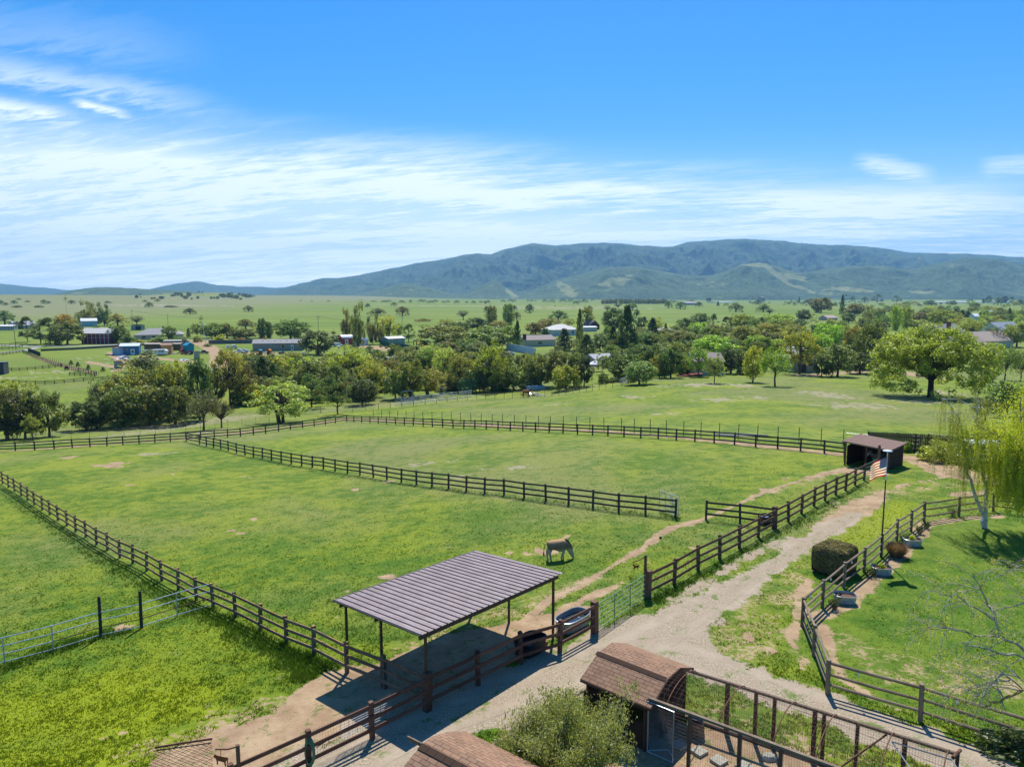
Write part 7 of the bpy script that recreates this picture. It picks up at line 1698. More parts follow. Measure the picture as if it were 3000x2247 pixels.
# ---------------- far buildings, vehicles, poles ----------------
PAL={}
def pm(n,c,r=.8,v=.12): return mat('paint_'+n,c,r,v,1.5,.25)
GLASS=mat('window_glass',(.05,.06,.07),.15,.2,3,.6)
def building(name,label,pl,pr_,depth,wall,roofh,wm,rm,cat='building',gable='x',win=(),door=(),over=.35,lower=None,chim=None,open_=None,vents=0,pitch1=False,zoff=0.0,stripes=None,group=None):
    "pl, pr_: ground pixels of the front wall's left and right foot. depth goes away from the camera"
    a=G(*pl); b=G(*pr_); d_=Vector((b.x-a.x,b.y-a.y,0)); L=d_.length; d_/=L; rz=math.atan2(d_.y,d_.x); z0=min(a.z,b.z)-.1
    root=thing(name,label,cat,Vector((a.x,a.y,z0)),rz,group); Wd=depth; h=wall
    q=MB(); 
    if open_: x0,x1=open_; 
    q.box((L/2,Wd/2,h/2),(L,Wd,h))
    if gable=='x' and not pitch1:  # ridge along the front
        q.add([(0,0,h),(0,Wd,h),(0,Wd/2,h+roofh)],[(0,1,2)]); q.add([(L,0,h),(L,Wd,h),(L,Wd/2,h+roofh)],[(0,1,2)])
    elif gable=='y': q.add([(0,0,h),(L,0,h),(L/2,0,h+roofh)],[(0,1,2)]); q.add([(0,Wd,h),(L,Wd,h),(L/2,Wd,h+roofh)],[(0,1,2)])
    q.build('wall',wm,root)
    q=MB(); o=over; t=.14
    if pitch1: sl=[((-o,-o,h+roofh),(L+o,-o,h+roofh),(L+o,Wd+o,h+.05),(-o,Wd+o,h+.05))]
    elif gable=='x': k=roofh/(Wd/2); sl=[((-o,-o,h-k*o),(L+o,-o,h-k*o),(L+o,Wd/2,h+roofh),(-o,Wd/2,h+roofh)),((-o,Wd/2,h+roofh),(L+o,Wd/2,h+roofh),(L+o,Wd+o,h-k*o),(-o,Wd+o,h-k*o))]
    elif gable=='y': k=roofh/(L/2); sl=[((-o,-o,h-k*o),(L/2,-o,h+roofh),(L/2,Wd+o,h+roofh),(-o,Wd+o,h-k*o)),((L/2,-o,h+roofh),(L+o,-o,h-k*o),(L+o,Wd+o,h-k*o),(L/2,Wd+o,h+roofh))]
    elif gable=='hip': r=min(Wd/2,L/2.2); k=roofh/(Wd/2); sl=[((-o,-o,h-k*o),(L+o,-o,h-k*o),(L-r,Wd/2,h+roofh),(r,Wd/2,h+roofh)),((r,Wd/2,h+roofh),(L-r,Wd/2,h+roofh),(L+o,Wd+o,h-k*o),(-o,Wd+o,h-k*o)),((-o,-o,h-k*o),(r,Wd/2,h+roofh),(r,Wd/2,h+roofh),(-o,Wd+o,h-k*o)),((L+o,-o,h-k*o),(L+o,Wd+o,h-k*o),(L-r,Wd/2,h+roofh),(L-r,Wd/2,h+roofh))]
    elif gable=='round':
        sl=[]; n=8
        for i in range(n): a0,a1=math.pi*i/n,math.pi*(i+1)/n; y0,y1=Wd/2-math.cos(a0)*(Wd/2+.1),Wd/2-math.cos(a1)*(Wd/2+.1); sl.append(((-.1,y0,h+math.sin(a0)*roofh),(L+.1,y0,h+math.sin(a0)*roofh),(L+.1,y1,h+math.sin(a1)*roofh),(-.1,y1,h+math.sin(a1)*roofh)))
    for s in sl: q.add([Vector(p)+U*.02 for p in s]+[Vector(p)+U*(.02+t) for p in s],[(0,3,2,1),(4,5,6,7),(0,1,5,4),(1,2,6,5),(2,3,7,6),(3,0,4,7)])
    q.build('roof',rm,root)
    for (x,z,w_,hh) in win:
        q=MB(); q.box((x*L,-.03,z),(w_+.2,.08,hh+.2)); fo=q.build('window',WHP,root); q=MB(); q.box((x*L,-.08,z),(w_,.03,hh)); q.build('pane',GLASS,fo)
    for e in door:
        x,w_,hh=e[:3]; q=MB(); q.box((x*L,-.05,hh/2),(w_,.10,hh)); q.build('door',e[3] if len(e)>3 else WHP,root)
        if len(e)<=3: q=MB(); q.box((x*L,-.11,hh*.6),(w_*.45,.03,hh*.4)); q.build('pane',GLASS,root)
    if open_: q=MB(); q.box(((x0+x1)/2*L,-.04,h*.42),((x1-x0)*L,.10,h*.84)); q.build('opening',COOPD,root)  # dark slab on the solid wall; interior shade put into its colour
    if chim: q=MB(); q.box((chim[0]*L,chim[1]*Wd,h+roofh*.6),(chim[2],chim[2],roofh*1.2+1.4)); q.build('chimney',chim[3],root)
    if stripes:
        for k in range(stripes[0]): q=MB(); q.box(((k+.5)/stripes[0]*L,-.05,h/2),(.18,.10,h)); q.build('trim_post',stripes[1],root)
        for z in (h*.60,h*.86): q=MB(); q.box((L/2,-.06,z),(L,.08,.14)); q.build('trim_rail',stripes[1],root)
    for k in range(vents): q=MB(); q.box(((k+.6)/(vents+.4)*L,Wd*.28,h+roofh*.62),(.5,.5,.4)); q.build('roof_vent',BLACKM if k%2 else WHP,root)
    return root
RED=pm('barn_red',(.20,.025,.028)); RED2=pm('red',(.34,.055,.035)); LRF=pm('pale_roof',(.58,.56,.52)); WRF=pm('white_roof',(.75,.75,.76)); GRF=pm('grey_roof',(.30,.29,.29)); TAN=pm('greige',(.30,.285,.24)); LB=pm('light_blue',(.30,.48,.62)); MBL=pm('blue',(.055,.16,.33)); TEAL=pm('teal',(.02,.28,.42)); OCH=pm('ochre',(.42,.22,.08)); CREAM=pm('cream',(.55,.50,.40)); BRK=pm('brick',(.20,.08,.05)); BRF=pm('brown_roof',(.25,.205,.185)); DGY=pm('dark_grey',(.06,.065,.075)); SAGE=pm('sage',(.22,.33,.27)); RBR=pm('rust_brown',(.16,.10,.065)); ORG=pm('orange',(.75,.20,.03)); YLW=pm('yellow',(.85,.42,.02)); GRN=pm('green_screen',(.02,.10,.08))
LX=lambda x,y:(x/2.765,820+y/2.765); MX=lambda x,y:(700+x/2.765,820+y/2.765); CXX=lambda x,y:(1400+x/2.765,820+y/2.765); RX=lambda x,y:(2200+x/2.765,820+y/2.765)
building('red_barn','long dark red barn with white trim and a pale roof beside the lane',LX(662,520),LX(898,518),10,6.4,2.6,RED,LRF,'barn',stripes=(7,WHP),over=.6)
building('pale_blue_shed','pale blue shed with a white roof below the big eucalyptus',LX(660,380),LX(790,378),8,5.2,2.2,LB,WRF,'shed',stripes=(5,pm('pale_aqua',(.42,.60,.62))))
building('open_field_shed','small grey field shed with a dark opening below the bare oak',LX(1062,408),LX(1145,408),5,3.8,.8,pm('shed_grey',(.33,.34,.35)),GRF,'shed',pitch1=True,open_=(.45,.95))
building('farmhouse','low farmhouse with a broad grey roof behind the garden shrubs',LX(1085,488),LX(1480,480),16,3.2,3.6,CREAM,GRF,'house',gable='hip',win=((.2,1.8,2,1.3),(.4,1.8,2,1.3)),chim=(.58,.6,1.2,BRK))
building('mobile_home','long tan mobile home with a grey roof and a white door',MX(112,580),MX(522,572),8.5,4.1,1.7,TAN,GRF,'mobile home',win=((.31,2.9,2.0,.4),(.40,3.1,.8,.7),(.44,3.1,.8,.7),(.48,3.1,.8,.7),(.60,2.5,1.1,2.2),(.93,2.9,1.2,.5),(.93,2.0,1.2,.4)),door=((.78,1.4,3.2),),vents=8)
building('blue_shed','blue metal shed with a white door and a pale roof',LX(975,612),LX(1128,608),7,4.4,1.1,MBL,pm('pale_blue_roof',(.60,.66,.70)),'shed',door=((.66,1.8,3.0),),win=((.22,2.8,3.0,.7),))
building('container_shed','light blue ribbed container against the blue shed',LX(912,612),LX(972,614),5,3.6,.3,LB,RBR,'shed',over=.1)
building('teal_hut','bright teal little hut beside the tractor',LX(1516,588),LX(1574,584),3.4,3.6,1.2,TEAL,TEAL,'hut',gable='y')
building('ochre_box','ochre box shed with a brown roof between the trailers',LX(1308,606),LX(1390,604),5,4.6,.8,OCH,pm('brown_tin',(.33,.20,.14)),'shed')
building('rusty_trailer_row','long rust-brown storage trailer behind the ochre box shed',LX(1170,574),LX(1465,570),4,3.4,.3,RBR,pm('pale_tin',(.50,.42,.34)),'trailer',over=.1)
building('flat_trailer','tan trailer at the back of the storage yard',LX(1325,535),LX(1470,533),4,2.8,.3,pm('tan_tin',(.33,.26,.20)),LRF,'trailer',over=.1)
building('dark_trailer','dark brown trailer at the left of the storage row',LX(1175,548),LX(1300,545),4,2.2,.2,RBR,RBR,'trailer',over=.05)
building('water_hut','small grey hut standing alone below the blue sheds',LX(930,718),LX(995,715),3,2.6,.4,pm('weathered_grey',(.36,.36,.32)),pm('tan_roof',(.45,.38,.28)),'hut',pitch1=True)
building('tall_crate_hut','narrow grey hut beside the white tarps',LX(1572,642),LX(1602,642),2,3.4,.3,pm('weathered_grey',(.3,.3,.3)),LRF,'hut',pitch1=True)
building('dark_open_shed','dark blue-grey shed cut by the left edge',LX(-60,770),LX(33,768),5,4.2,.3,DGY,pm('blue_roof',(.16,.2,.27)),'shed',pitch1=True,over=.1)
building('white_long_shed','long pale wall with a white roof at the far left edge',LX(-60,410),LX(110,408),6,3.5,.8,CREAM,WRF,'shed',stripes=(6,DGY))
building('pale_farm_house','blue-grey roofed house behind the pines at the far left',LX(120,400),LX(300,395),14,3.2,3.2,pm('pale_blue_wall',(.40,.48,.55)),pm('slate',(.32,.35,.40)),'house')
building('red_shed','red gambrel shed with a white door and a white roof',MX(835,528),MX(935,524),9,3.8,1.7,RED2,WRF,'shed',gable='round',door=((.38,1.9,3.2),))
building('red_shed_end_wall','red end wall with a dark doorway on the red shed',MX(790,522),MX(834,528),.6,4.4,1.2,RED2,RED2,'shed',gable='y',open_=(.30,.72),over=.05)  # end wall of the red shed, set up as its own thin block
building('white_arched_shed','white arched shed half behind the tall eucalyptus',MX(985,535),MX(1048,530),6,2.8,1.6,WRF,WRF,'shed',gable='round')
building('green_walled_shed','pale green shed with a white roof behind the green screen fence',MX(1210,528),MX(1345,520),7,3.6,.9,SAGE,WRF,'shed',win=((.55,2.2,1.2,1.2),),stripes=(6,WHP))
building('brick_chimney_house','low tan house with a tall brick chimney',CXX(375,545),CXX(630,535),13,3.8,2.2,CREAM,BRF,'house',chim=(.05,.15,1.6,BRK),win=((.5,2.2,2.4,1.2),))
building('white_roof_house','pale house with a whitish hipped roof behind the cedars',CXX(612,455),CXX(820,448),16,4.2,3.4,pm('white_wall',(.62,.60,.56)),LRF,'house',gable='hip',win=((.5,2.4,2,1.4),(.75,2.4,2,1.4)))
building('white_top_house','low white-roofed building between the conifers',CXX(860,420),CXX(965,418),8,3.4,.6,pm('white_wall',(.62,.60,.56)),WRF,'building')
building('dark_gable_house','dark brown steep-roofed barn behind the white roof',CXX(905,405),CXX(985,402),9,3.5,4,pm('dark_barn',(.10,.07,.06)),pm('dark_barn_roof',(.15,.12,.11)),'barn',gable='y')
building('grey_roof_shed','grey-roofed outbuilding low in the tree gap',CXX(950,700),CXX(1110,690),8,2.6,1.6,pm('grey_wall',(.30,.31,.33)),pm('grey_tin',(.38,.39,.42)),'building')
building('cream_house','cream house behind the lone trees at the meadow edge',CXX(1745,775),CXX(1990,772),10,4.2,2.2,CREAM,BRF,'house',win=((.15,2.2,1.6,1.4),(.75,2.2,1.6,1.4)))
building('grey_hip_house','grey roofed house behind the brownish trees',CXX(1520,460),CXX(1620,455),14,3.4,2.6,CREAM,pm('taupe_roof',(.30,.27,.26)),'house',gable='hip')
building('cream_cottage','cream gabled cottage with white window frames at the meadow edge',RX(330,750),RX(520,748),9,4.6,3.0,pm('olive_cream',(.36,.33,.24)),pm('light_grey_roof',(.48,.48,.52)),'house',gable='y',win=((.28,3.0,1.0,2.2),(.80,3.0,1.3,2.2),(.52,5.4,.8,.8)),door=((.50,1.6,2.6,DGY),))
building('tan_roof_house','large house with broad tan-brown roofs right of the giant oak',RX(1745,640),RX(1970,630),16,4,5.0,CREAM,pm('taupe',(.36,.28,.23)),'house',chim=(.25,.9,1.2,BRK),vents=3)
building('tan_roof_wing','rear wing of the tan-roofed house behind the bare grey tree',RX(1850,560),RX(2120,550),14,4,4.4,CREAM,pm('tan_roof2',(.42,.33,.26)),'house')
building('weathered_tower_house','grey weathered house with a tall brick chimney behind the giant oak',RX(1470,500),RX(1720,490),12,5.5,4.5,pm('grey_board',(.28,.29,.30)),GRF,'house',chim=(.55,.1,1.8,BRK),win=((.7,4.5,1.6,1.6),(.85,4.5,1.6,1.6)))
building('slate_roof_house','slate-roofed house at the right edge behind the gold-green oak',RX(2020,470),RX(2200,465),14,5,5.0,pm('white_wall',(.62,.6,.56)),pm('slate',(.32,.35,.40)),'house')
building('white_barn_far','tiny white barn near the pencil cypresses',RX(1810,322),RX(1850,322),10,4,3,WHP,WRF,'barn')
building('aqua_barn_far','tiny aqua-roofed barn near the right edge',RX(1938,290),RX(1975,290),10,4,3,pm('aqua',(.35,.55,.60)),pm('aqua_roof',(.45,.60,.62)),'barn')
building('white_greenhouse','long white greenhouse roofs on the right skyline',RX(1490,187),RX(1885,186),60,5,2,WRF,WRF,'greenhouse')
building('white_greenhouse','shorter white greenhouse roof at the right end of the skyline',RX(1990,188),RX(2230,187),60,5,2,WRF,WRF,'greenhouse')
building('far_farm','low grey farm buildings on the middle skyline',CXX(1690,205),CXX(1780,204),30,6,4,pm('grey_wall',(.30,.31,.33)),GRF,'farm building')
building('far_white_strip','long white tunnel roofs on the middle skyline',CXX(1950,186),CXX(2090,185),60,4,1,WRF,WRF,'greenhouse')
building('tan_tower','small tan tower on the skyline left of the single conifer',RX(85,176),RX(112,176),20,24,2,pm('tan_wall',(.42,.34,.27)),pm('tan_wall',(.42,.34,.27)),'tower')
building('pink_roof_house','low pinkish-roofed house behind the tree belt on the right',RX(620,330),RX(700,328),12,3,2.6,pm('pink_wall',(.5,.40,.34)),pm('pink_roof',(.45,.34,.30)),'house')
# retaining walls and screens
def wall_line(name,label,pts,h,m,t=.2,cat='wall',segs=1):
    root=thing(name,label,cat,G(*pts[0])); o=root.location.copy()
    for a,b in zip(pts,pts[1:]):
        A,B=G(*a),G(*b); q=MB(); q.beam(A+U*h/2,B+U*h/2,t,h+.1); q.build('panel',m,root,off=o)
    return root
wall_line('white_wall','long white slanting wall in the tree gap left of centre',[CXX(232,570),CXX(345,588),CXX(468,612)],3.4,pm('blue_white',(.55,.62,.72)))
wall_line('green_screen_fence','dark green mesh screen fence below the pale green shed',[MX(1145,528),MX(1250,552),MX(1400,568)],2.6,GRN,cat='fence')
wall_line('grey_yard_fence','low grey slat fence along the back of the dirt yard',[LX(1690,520),LX(1850,518),LX(2040,515),LX(2210,512)],2.2,pm('slat_grey',(.16,.15,.15)),cat='fence')
wall_line('lane_fence','brown board fence at the yard entrance',[LX(1478,520),LX(1530,545)],3.2,pm('board_brown',(.22,.17,.13)),cat='fence')
wall_line('grey_road_wall','low grey road-side fence running along the lane below the red barn',[LX(330,578),LX(600,566),LX(900,546),LX(1170,532)],1.0,pm('road_fence',(.12,.10,.10)),t=.12,cat='fence')
wall_line('patio_fence','red-brown slatted patio fence above the chimney house',[CXX(372,482),CXX(528,478)],2.0,pm('patio_red',(.26,.11,.07)),cat='fence')
# far wire fence with pale posts
wirefence('wire_fence','thin wire fence along the diagonal dirt drive at the left',evenly([LX(335,632),LX(450,668),LX(560,705),LX(680,742),LX(800,770)],4.0),1.6,.05,RUST,strands=(.6,1.1,1.5))
wirefence('wire_fence','thin post fence behind the farmhouse below the plain',evenly([LX(1150,388),LX(1300,392),LX(1450,405),LX(1560,425)],7),1.6,.09,pm('post_brown',(.12,.09,.07)),strands=(.7,1.5))
# young conifers along the drive
for (x,y,lb) in ((577,688,'first small dark conifer along the diagonal dirt drive, uppermost'),(632,702,'second small dark conifer along the diagonal dirt drive'),(716,724,'third and largest small conifer along the diagonal dirt drive'),(835,742,'lowest small conifer along the diagonal dirt drive')):
    tree('L',x,y,y-38,40,'redwood','dg',lb)
for i in range(6): tree('M',(1150,1195,1235,1270,1312,1345)[i],(545,556,560,566,572,578)[i],(545,556,560,566,572,578)[i]-22,26,'shrub','gg',('leftmost','second','third','fourth','fifth','rightmost')[i]+' small round shrub in the row along the green screen fence','row of small shrubs by the green screen fence')
# utility poles
def pole_(label,base,top,arms=1,lean=0.0,m=None,thick=.16,tr=False,name='utility_pole'):
    p=G(*base); a,b,c=ray(*top); h=CAMZ+c*(p.y/b)-p.z; x1=a*(p.y/b)-p.x; root=thing(name,label,'utility pole',p); m=m or mat('pole_wood',(.20,.13,.09),.9,.3)
    q=MB(); q.tube([(0,0,-.3),(x1*.5,0,h*.5),(x1,0,h)],[thick,thick*.85,thick*.65],8); q.build('mast',m,root)
    for k in range(arms): q=MB(); q.beam((x1-1.2,0,h-.5-1.3*k),(x1+1.2,0,h-.5-1.3*k),.12,.14); q.build('crossarm',m,root); q=MB(); [q.lathe([(.05,0),(.07,.1),(.04,.2)],c=(x1+s,0,h-.42-1.3*k),n=6) for s in (-1.1,-.5,.5,1.1)]; q.build('insulators',WHP,root)
    if tr: q=MB(); q.lathe([(0,0),(.3,0),(.3,.9),(0,.95)],c=(x1+.4,0,h-2.6),n=10); q.build('transformer',GALV,root)
    return p+Vector((x1,0,h))
T1=pole_('utility pole with crossarms left of the pale blue shed row',LX(130,565),LX(108,345),1)
T2=pole_('utility pole with a crossarm beside the bare brown oak',LX(1072,395),LX(1067,243),1)
T3=pole_('bare brown pole behind the farmhouse',LX(1362,410),LX(1358,275),0)
T4=pole_('brown utility pole above the dark oak at the mobile home',MX(645,480),MX(640,290),2)
T5=pole_('thin dark pole left of the red shed',MX(764,480),MX(764,396),0,thick=.12)
T6=pole_('utility pole with double arms in front of the layered oak',MX(1318,440),MX(1323,285),2,tr=True)
T7=pole_('grey utility pole beside the tall dark tree on the right',RX(722,600),RX(735,412),1,m=mat('grey_pole',(.28,.27,.25),.9,.2))
T8=pole_('leaning white service pole with a dish in the dirt yard',LX(1668,525),LX(1637,330),0,m=WHP,thick=.14,tr=True)
T9=pole_('dark thin pole among the neighbourhood trees at the right',RX(1000,330),RX(1003,200),1,thick=.12)
def wires(label,a,b,sag,r=.02,n=3,gap=.5):
    q=MB()
    for k in range(n): 
        o_=Vector((0,(k-(n-1)/2)*gap,0)); q.tube([lerp(a,b,i/14)+o_-U*(sag*4*(i/14)*(1-i/14)) for i in range(15)],r,4,False)
    tag(q.build('power_lines',DGY),label,'power lines')
wires('power lines between the two utility poles on the middle plain',T4-U*.6,T6-U*.6,3.0); wires('power lines running left from the pole above the mobile home',T4-U*.6,T2-U*.8,4.0)
wires('power lines crossing the trees from the grey pole toward the giant oak',T7-U*.6,T7+Vector((32,6,-2.5)),1.2)
# vehicles
def wheel(parent,x,y,r,w_=.28): q=MB(); q.lathe([(0,-w_/2),(r*.9,-w_/2),(r,-w_*.35),(r,w_*.35),(r*.9,w_/2),(0,w_/2)],n=18); o=q.build('wheel',BLKP,parent); o.rotation_euler=(R(90),0,0); o.location=(x,y,r); q=MB(); q.lathe([(0,-w_/2-.02),(r*.5,-w_/2-.02),(r*.5,w_/2+.02),(0,w_/2+.02)],n=10); o2=q.build('rim',GALV,o)
def car(name,label,px,rz,m,L=4.6,cat='car',kind='car',group=None):
    root=thing(name,label,cat,G(*px),rz,group); h=1.0 if kind!='pickup' else 1.15; q=MB(); W_=1.85
    if kind=='pickup': L=5.8; body=[(-L/2,.45),(-L/2,1.10),(-.4,1.12),(-.1,1.85),(1.25,1.85),(1.75,1.20),(L/2-.1,1.05),(L/2,.45)]
    elif kind=='van': L=5.5; body=[(-L/2,.4),(-L/2,2.1),(1.7,2.1),(2.3,1.2),(L/2,1.05),(L/2,.4)]
    else: body=[(-L/2,.35),(-L/2+.05,.95),(-L/2+.7,1.0),(-L/2+1.3,1.45),(.5,1.47),(1.25,1.0),(L/2-.1,.85),(L/2,.35)]
    q.prism([Vector((x,-W_/2,z)) for x,z in body],Vector((0,1,0)),W_); q.build('body',m,root)
    zt=1.47 if kind=='car' else (1.8 if kind=='pickup' else 2.0); xa,xb=(-L/2+1.2,.6) if kind=='car' else ((-.2,1.3) if kind=='pickup' else (.6,1.9))
    for s in (-1,1): q=MB(); q.box(((xa+xb)/2,s*(W_/2+.005),zt-.28),(xb-xa,.02,.36)); q.build('side_window',GLASS,root)
    q=MB(); q.beam((xb+.02,0,zt-.12),(xb+.42,0,zt-.52),W_*.86,.03); q.build('windscreen',GLASS,root)
    for x in (-L/2+.9,L/2-.95):
        for s in (-1,1): wheel(root,x,s*(W_/2-.08),.36)
    for s in (-1,1): q=MB(); q.box((L/2-.01,s*.65,.72),(.06,.3,.16)); q.build('headlight',WHP,root)
    return root
SILV=mat('silver_paint',(.55,.58,.62),.3,.1,2,.5,.3); WCAR=mat('white_car_paint',(.75,.76,.78),.3,.05,2,.5); DCAR=mat('dark_car_paint',(.04,.045,.06),.25,.1,2,.6)
car('pickup_truck','silver pickup truck parked left of the mobile home',LX(1930,592),R(4),SILV,kind='pickup',cat='pickup truck')
car('parked_car','blue-white car parked behind the silver pickup',LX(1975,585),R(12),pm('blue_car',(.25,.38,.6)))
car('van','white vehicle beside the red shed door',MX(800,540),R(40),WCAR,kind='van',cat='van')
car('parked_car','white car in front of the red shed',MX(830,552),R(20),WCAR)
car('parked_car','dark blue car under the tall eucalyptus',MX(920,552),R(10),DCAR)
car('parked_car','black car on the paved yard by the white wall',CXX(225,602),R(10),DCAR)
car('parked_car','white car at the right of the black one by the white wall',CXX(262,606),R(10),WCAR)
for (x,y,m_,lb) in ((700,198,WCAR,'tiny white car in the far parking row, left'),(745,197,SILV,'tiny silver car in the far parking row, right'),(625,214,DCAR,'tiny dark car on the far road'),(770,218,WCAR,'tiny pale car on the far road, right'),(525,212,WCAR,'tiny white car on the far road, left')): car('parked_car',lb,CXX(x,y),R(5),m_)
for (x,y,m_,lb,kd) in ((1010,640,WCAR,'white car parked below the blue shed, left of two','car'),(1210,600,SILV,'silver van between the blue shed and the camper','van'),(1490,585,RED2,'red car half hidden left of the teal hut','car'),(1640,600,DCAR,'dark pickup parked at the edge of the dirt yard','pickup'),(1880,560,WCAR,'white van on the dirt yard behind the silver pickup','van')): car('parked_car' if kd=='car' else kd,lb,LX(x,y),R(10+x%60),m_,kind=kd,cat='car' if kd=='car' else kd)
# recreational vehicle
root=thing('camper_van','white camper trailer beside the ochre shed','camper',G(*LX(1300,612)),R(2)); q=MB(); q.prism([Vector((x,-1.1,z)) for x,z in ((-3.0,.6),(-3.0,2.9),(2.4,2.9),(3.4,2.3),(3.0,.6))],Vector((0,1,0)),2.3); q.build('body',WCAR,root)
for x in (-1.8,.2,1.6): q=MB(); q.box((x,-1.12,2.0),(1.1,.04,.7)); q.build('window',GLASS,root)
for x in (-.5,.4): wheel(root,x,-1.0,.36)
root=thing('horse_trailer','long pale slatted stock trailer among the creek trees','trailer',G(*LX(1830,862)),R(20)); q=MB(); q.box((0,0,1.5),(7.5,2.2,1.9)); q.build('body',pm('pale_trailer',(.5,.5,.5)),root); q=MB(); q.box((0,0,2.52),(7.7,2.35,.14)); q.build('roof',WRF,root)
for z in (1.0,1.5,2.0): q=MB(); q.box((0,-1.13,z),(7.4,.04,.16)); q.build('slot',DGY,root)
for x in (-.6,.4): wheel(root,x,-1.05,.4)
# tractor
root=thing('tractor','red tractor parked by the teal hut','tractor',G(*LX(1530,606)),R(175)); q=MB(); q.prism([Vector((x,-.45,z)) for x,z in ((-.3,.7),(-.3,1.5),(2.1,1.35),(2.2,.7))],Vector((0,1,0)),.9); q.build('hood',RED2,root); q=MB(); q.box((-.9,0,1.0),(1.4,.9,.5)); q.build('body',DGY,root)
q=MB(); q.box((-.9,0,1.5),(.5,.5,.5)); q.build('seat',BLKP,root); q=MB(); [q.tube([(-1.3,s*.5,1.2),(-1.3,s*.5,2.5)],.04,6) for s in (-1,1)]; q.tube([(-1.3,-.5,2.5),(-1.3,.5,2.5)],.04,6); q.build('roll_bar',DGY,root)
for s in (-1,1): wheel(root,-.95,s*.85,.85,.45); wheel(root,1.6,s*.75,.5,.3); q=MB(); q.box((-.95,s*.85,1.78),(1.3,.5,.08)); q.build('fender',RED2,root)
q=MB(); q.tube([(1.0,.2,1.4),(1.0,.2,2.2)],.04,6); q.build('exhaust',DGY,root)
q=MB(); q.beam((2.0,0,1.0),(3.2,0,.5),.9,.12); q.box((3.4,0,.45),(.5,1.8,.6)); q.build('loader',RED2,root)
# small yard things
def kiosk(label,px,m,rm,w_=1.6,h=2.2,name='booth',cat='booth'):
    root=thing(name,label,cat,G(*px)); q=MB(); q.box((0,0,h/2),(w_,w_,h)); q.build('wall',m,root); q=MB(); q.prism([Vector((-w_*.58,-w_*.58,h)),Vector((w_*.58,-w_*.58,h)),Vector((0,-w_*.58,h+.45))],Vector((0,1,0)),w_*1.16); q.build('roof',rm,root); q=MB(); q.box((0,-w_/2-.02,h*.42),(w_*.5,.05,h*.7)); q.build('door',DGY,root)
kiosk('red and teal toy playhouse in front of the mobile home',MX(167,612),RED2,TEAL,2.2,2.4,'playhouse','playhouse'); kiosk('small orange playhouse right of the red one',MX(245,605),ORG,ORG,1.8,2.2,'playhouse','playhouse')
q=MB(); q.lathe([(0,0),(.5,0),(.5,1.2),(.42,1.25),(0,1.28)],n=14); o=q.build('barrel',pm('barrel_blue',(.03,.16,.45))); o.location=G(*MX(358,598)); tag(o,'blue barrel on the lawn edge before the mobile home','barrel')
q=MB(); q.lathe([(0,0),(.7,0),(.8,.5),(.75,.9),(0,.95)],n=12); o=q.build('bin',pm('bin_black',(.03,.03,.035))); o.location=G(*MX(335,600)); tag(o,'black bin left of the blue barrel','bin')
root=thing('playground_slide','orange-yellow slide on a small wooden play tower','slide',G(*MX(1440,545))); q=MB(); q.beam((0,0,2.6),(6.0,-4.0,.3),.9,.25); q.build('chute',YLW,root); q=MB(); [q.box((x,y,1.6),(.2,.2,3.2)) for x in (-1.6,0) for y in (-.8,.8)]; q.build('tower',RBR,root); q=MB(); q.prism([Vector((-2.2,-1.2,3.2)),Vector((.5,-1.2,3.2)),Vector((-.8,-1.2,4.4))],Vector((0,1,0)),2.4); q.build('roof',RBR,root)
root=thing('greenhouse_frame','pale arched hoop greenhouse below the garden slope','greenhouse',G(*MX(1235,690))); q=MB(); n=8
for i in range(n): a0,a1=math.pi*i/n,math.pi*(i+1)/n; q.add([(-5,-3*math.cos(a0),3.4*math.sin(a0)),(5,-3*math.cos(a0),3.4*math.sin(a0)),(5,-3*math.cos(a1),3.4*math.sin(a1)),(-5,-3*math.cos(a1),3.4*math.sin(a1))],[(0,1,2,3)])
q.build('cover',pm('poly_sheet',(.40,.52,.56)),root); q=MB(); [q.tube([(x,-3.05*math.cos(a),3.45*math.sin(a)) for a in np.linspace(0,math.pi,9)],.06,5) for x in (-5,0,5)]; q.build('hoops',GALV,root)
root=thing('canopy','white pyramid garden canopy in the tree gap','canopy',G(*CXX(955,745))); q=MB(); q.add([(-2.2,-2.2,2.6),(2.2,-2.2,2.6),(2.2,2.2,2.6),(-2.2,2.2,2.6),(0,0,4.0)],[(0,1,4),(1,2,4),(2,3,4),(3,0,4)]); q.build('fabric',WRF,root)
for x in (-2,2):
    for y in (-2,2): q=MB(); q.box((x,y,1.3),(.1,.1,2.6)); q.build('leg',GALV,root)
root=thing('deck','small red-brown stepped deck beside the cream house','deck',G(*CXX(1700,782)))
for k in range(4): q=MB(); q.box((k*1.0,0,.15+.22*k),(5.5-k,3.2,.2)); q.build('step',pm('deck_red',(.45,.14,.10)),root)
q=MB(); q.box((0,0,.6),(5,2.0,1.1)); o=q.build('boat_trailer',pm('pale_blue_tarp',(.40,.52,.66))); 
o.location=G(*CXX(468,890)); o.rotation_euler=(0,0,.2); tag(o,'small pale blue covered trailer behind the pipe fence, right of the horse','trailer')
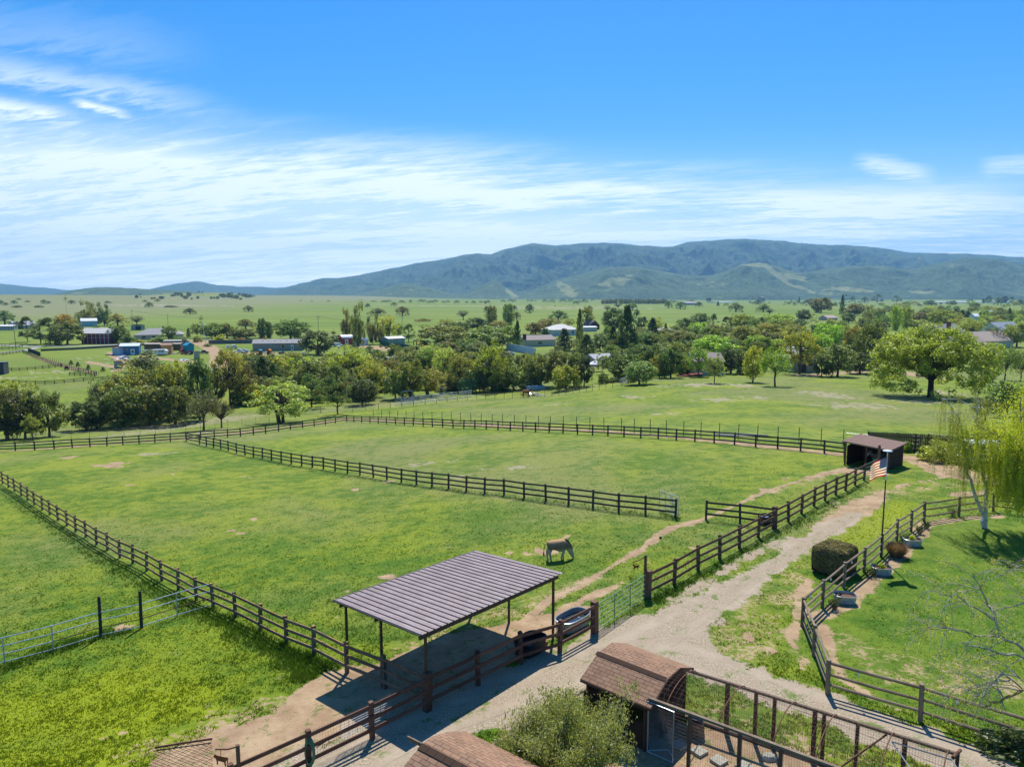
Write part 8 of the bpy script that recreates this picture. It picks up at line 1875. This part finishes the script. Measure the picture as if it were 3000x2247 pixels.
# scrap and tarps in the yard
rg=random.Random(3)
def heap(label,px,n,spread,m_list,name='scrap_pile',cat='scrap pile',flat=False):
    c=G(*px); root=thing(name,label,cat,c)
    for k in range(n):
        q=MB(); a=rg.uniform(0,3.14); L_=rg.uniform(1.0,3.2); x,y=rg.uniform(-spread,spread),rg.uniform(-spread*.8,spread*.8); q.beam((x-math.cos(a)*L_/2,y-math.sin(a)*L_/2,.15+rg.random()*.3),(x+math.cos(a)*L_/2,y+math.sin(a)*L_/2,.15+rg.random()*.5),rg.uniform(.3,1.2) if flat else rg.uniform(.12,.5),.08 if flat else .25); q.build('piece',m_list[k%len(m_list)],root)
heap('white boards and sheets scattered below the blue shed',LX(960,650),10,4.5,[WHP,LRF,pm('pink_board',(.45,.33,.28))],flat=True)
heap('white tarps and metal sheets by the narrow grey hut',LX(1480,655),9,5.5,[WHP,LB,LRF],flat=True)
heap('dark machinery scrap at the left corner of the blue shed',LX(895,612),7,1.8,[DGY,RBR,GALV])
heap('wood and yard clutter right of the ochre shed',LX(1430,602),7,2.6,[RBR,WHP,GALV])
heap('clutter along the front of the mobile home',MX(300,596),14,6.0,[DGY,WHP,TEAL,RBR,OCH])
heap('clutter at the right end of the mobile home',MX(470,596),12,5.0,[DGY,WHP,RBR,LRF])
heap('lumber stack on the bare slope above the greenhouse',MX(1215,610),12,5.0,[RBR,DGY,pm('pink_board',(.45,.33,.28))])
heap('pale rocks and branches beside the chestnut horse',CXX(465,938),8,2.6,[LRF,RBR,GALV])
heap('machinery at the foot of the young tree by the yard',LX(1720,735),8,3.0,[RED2,RBR,GALV])
# haze: the air of the valley
hb_=bpy.data.meshes.new('haze'); q=MB(); q.box((0,7600,590),(33000,17600,1230)); o=q.build('haze',[]); hm=bpy.data.materials.new('air'); hm.use_nodes=True; t=NT(hm.node_tree); t.n.clear(); vo=t.new('ShaderNodeVolumePrincipled'); t.put(vo.inputs['Color'],(.30,.64,1.0,1)); vo.inputs['Density'].default_value=7.0e-5; vo.inputs['Anisotropy'].default_value=.0; ou=t.new('ShaderNodeOutputMaterial'); t.l.new(vo.outputs[0],ou.inputs['Volume']); o.data.materials.append(hm); tag(o,'thin bluish summer haze filling the valley air',None,kind='stuff')
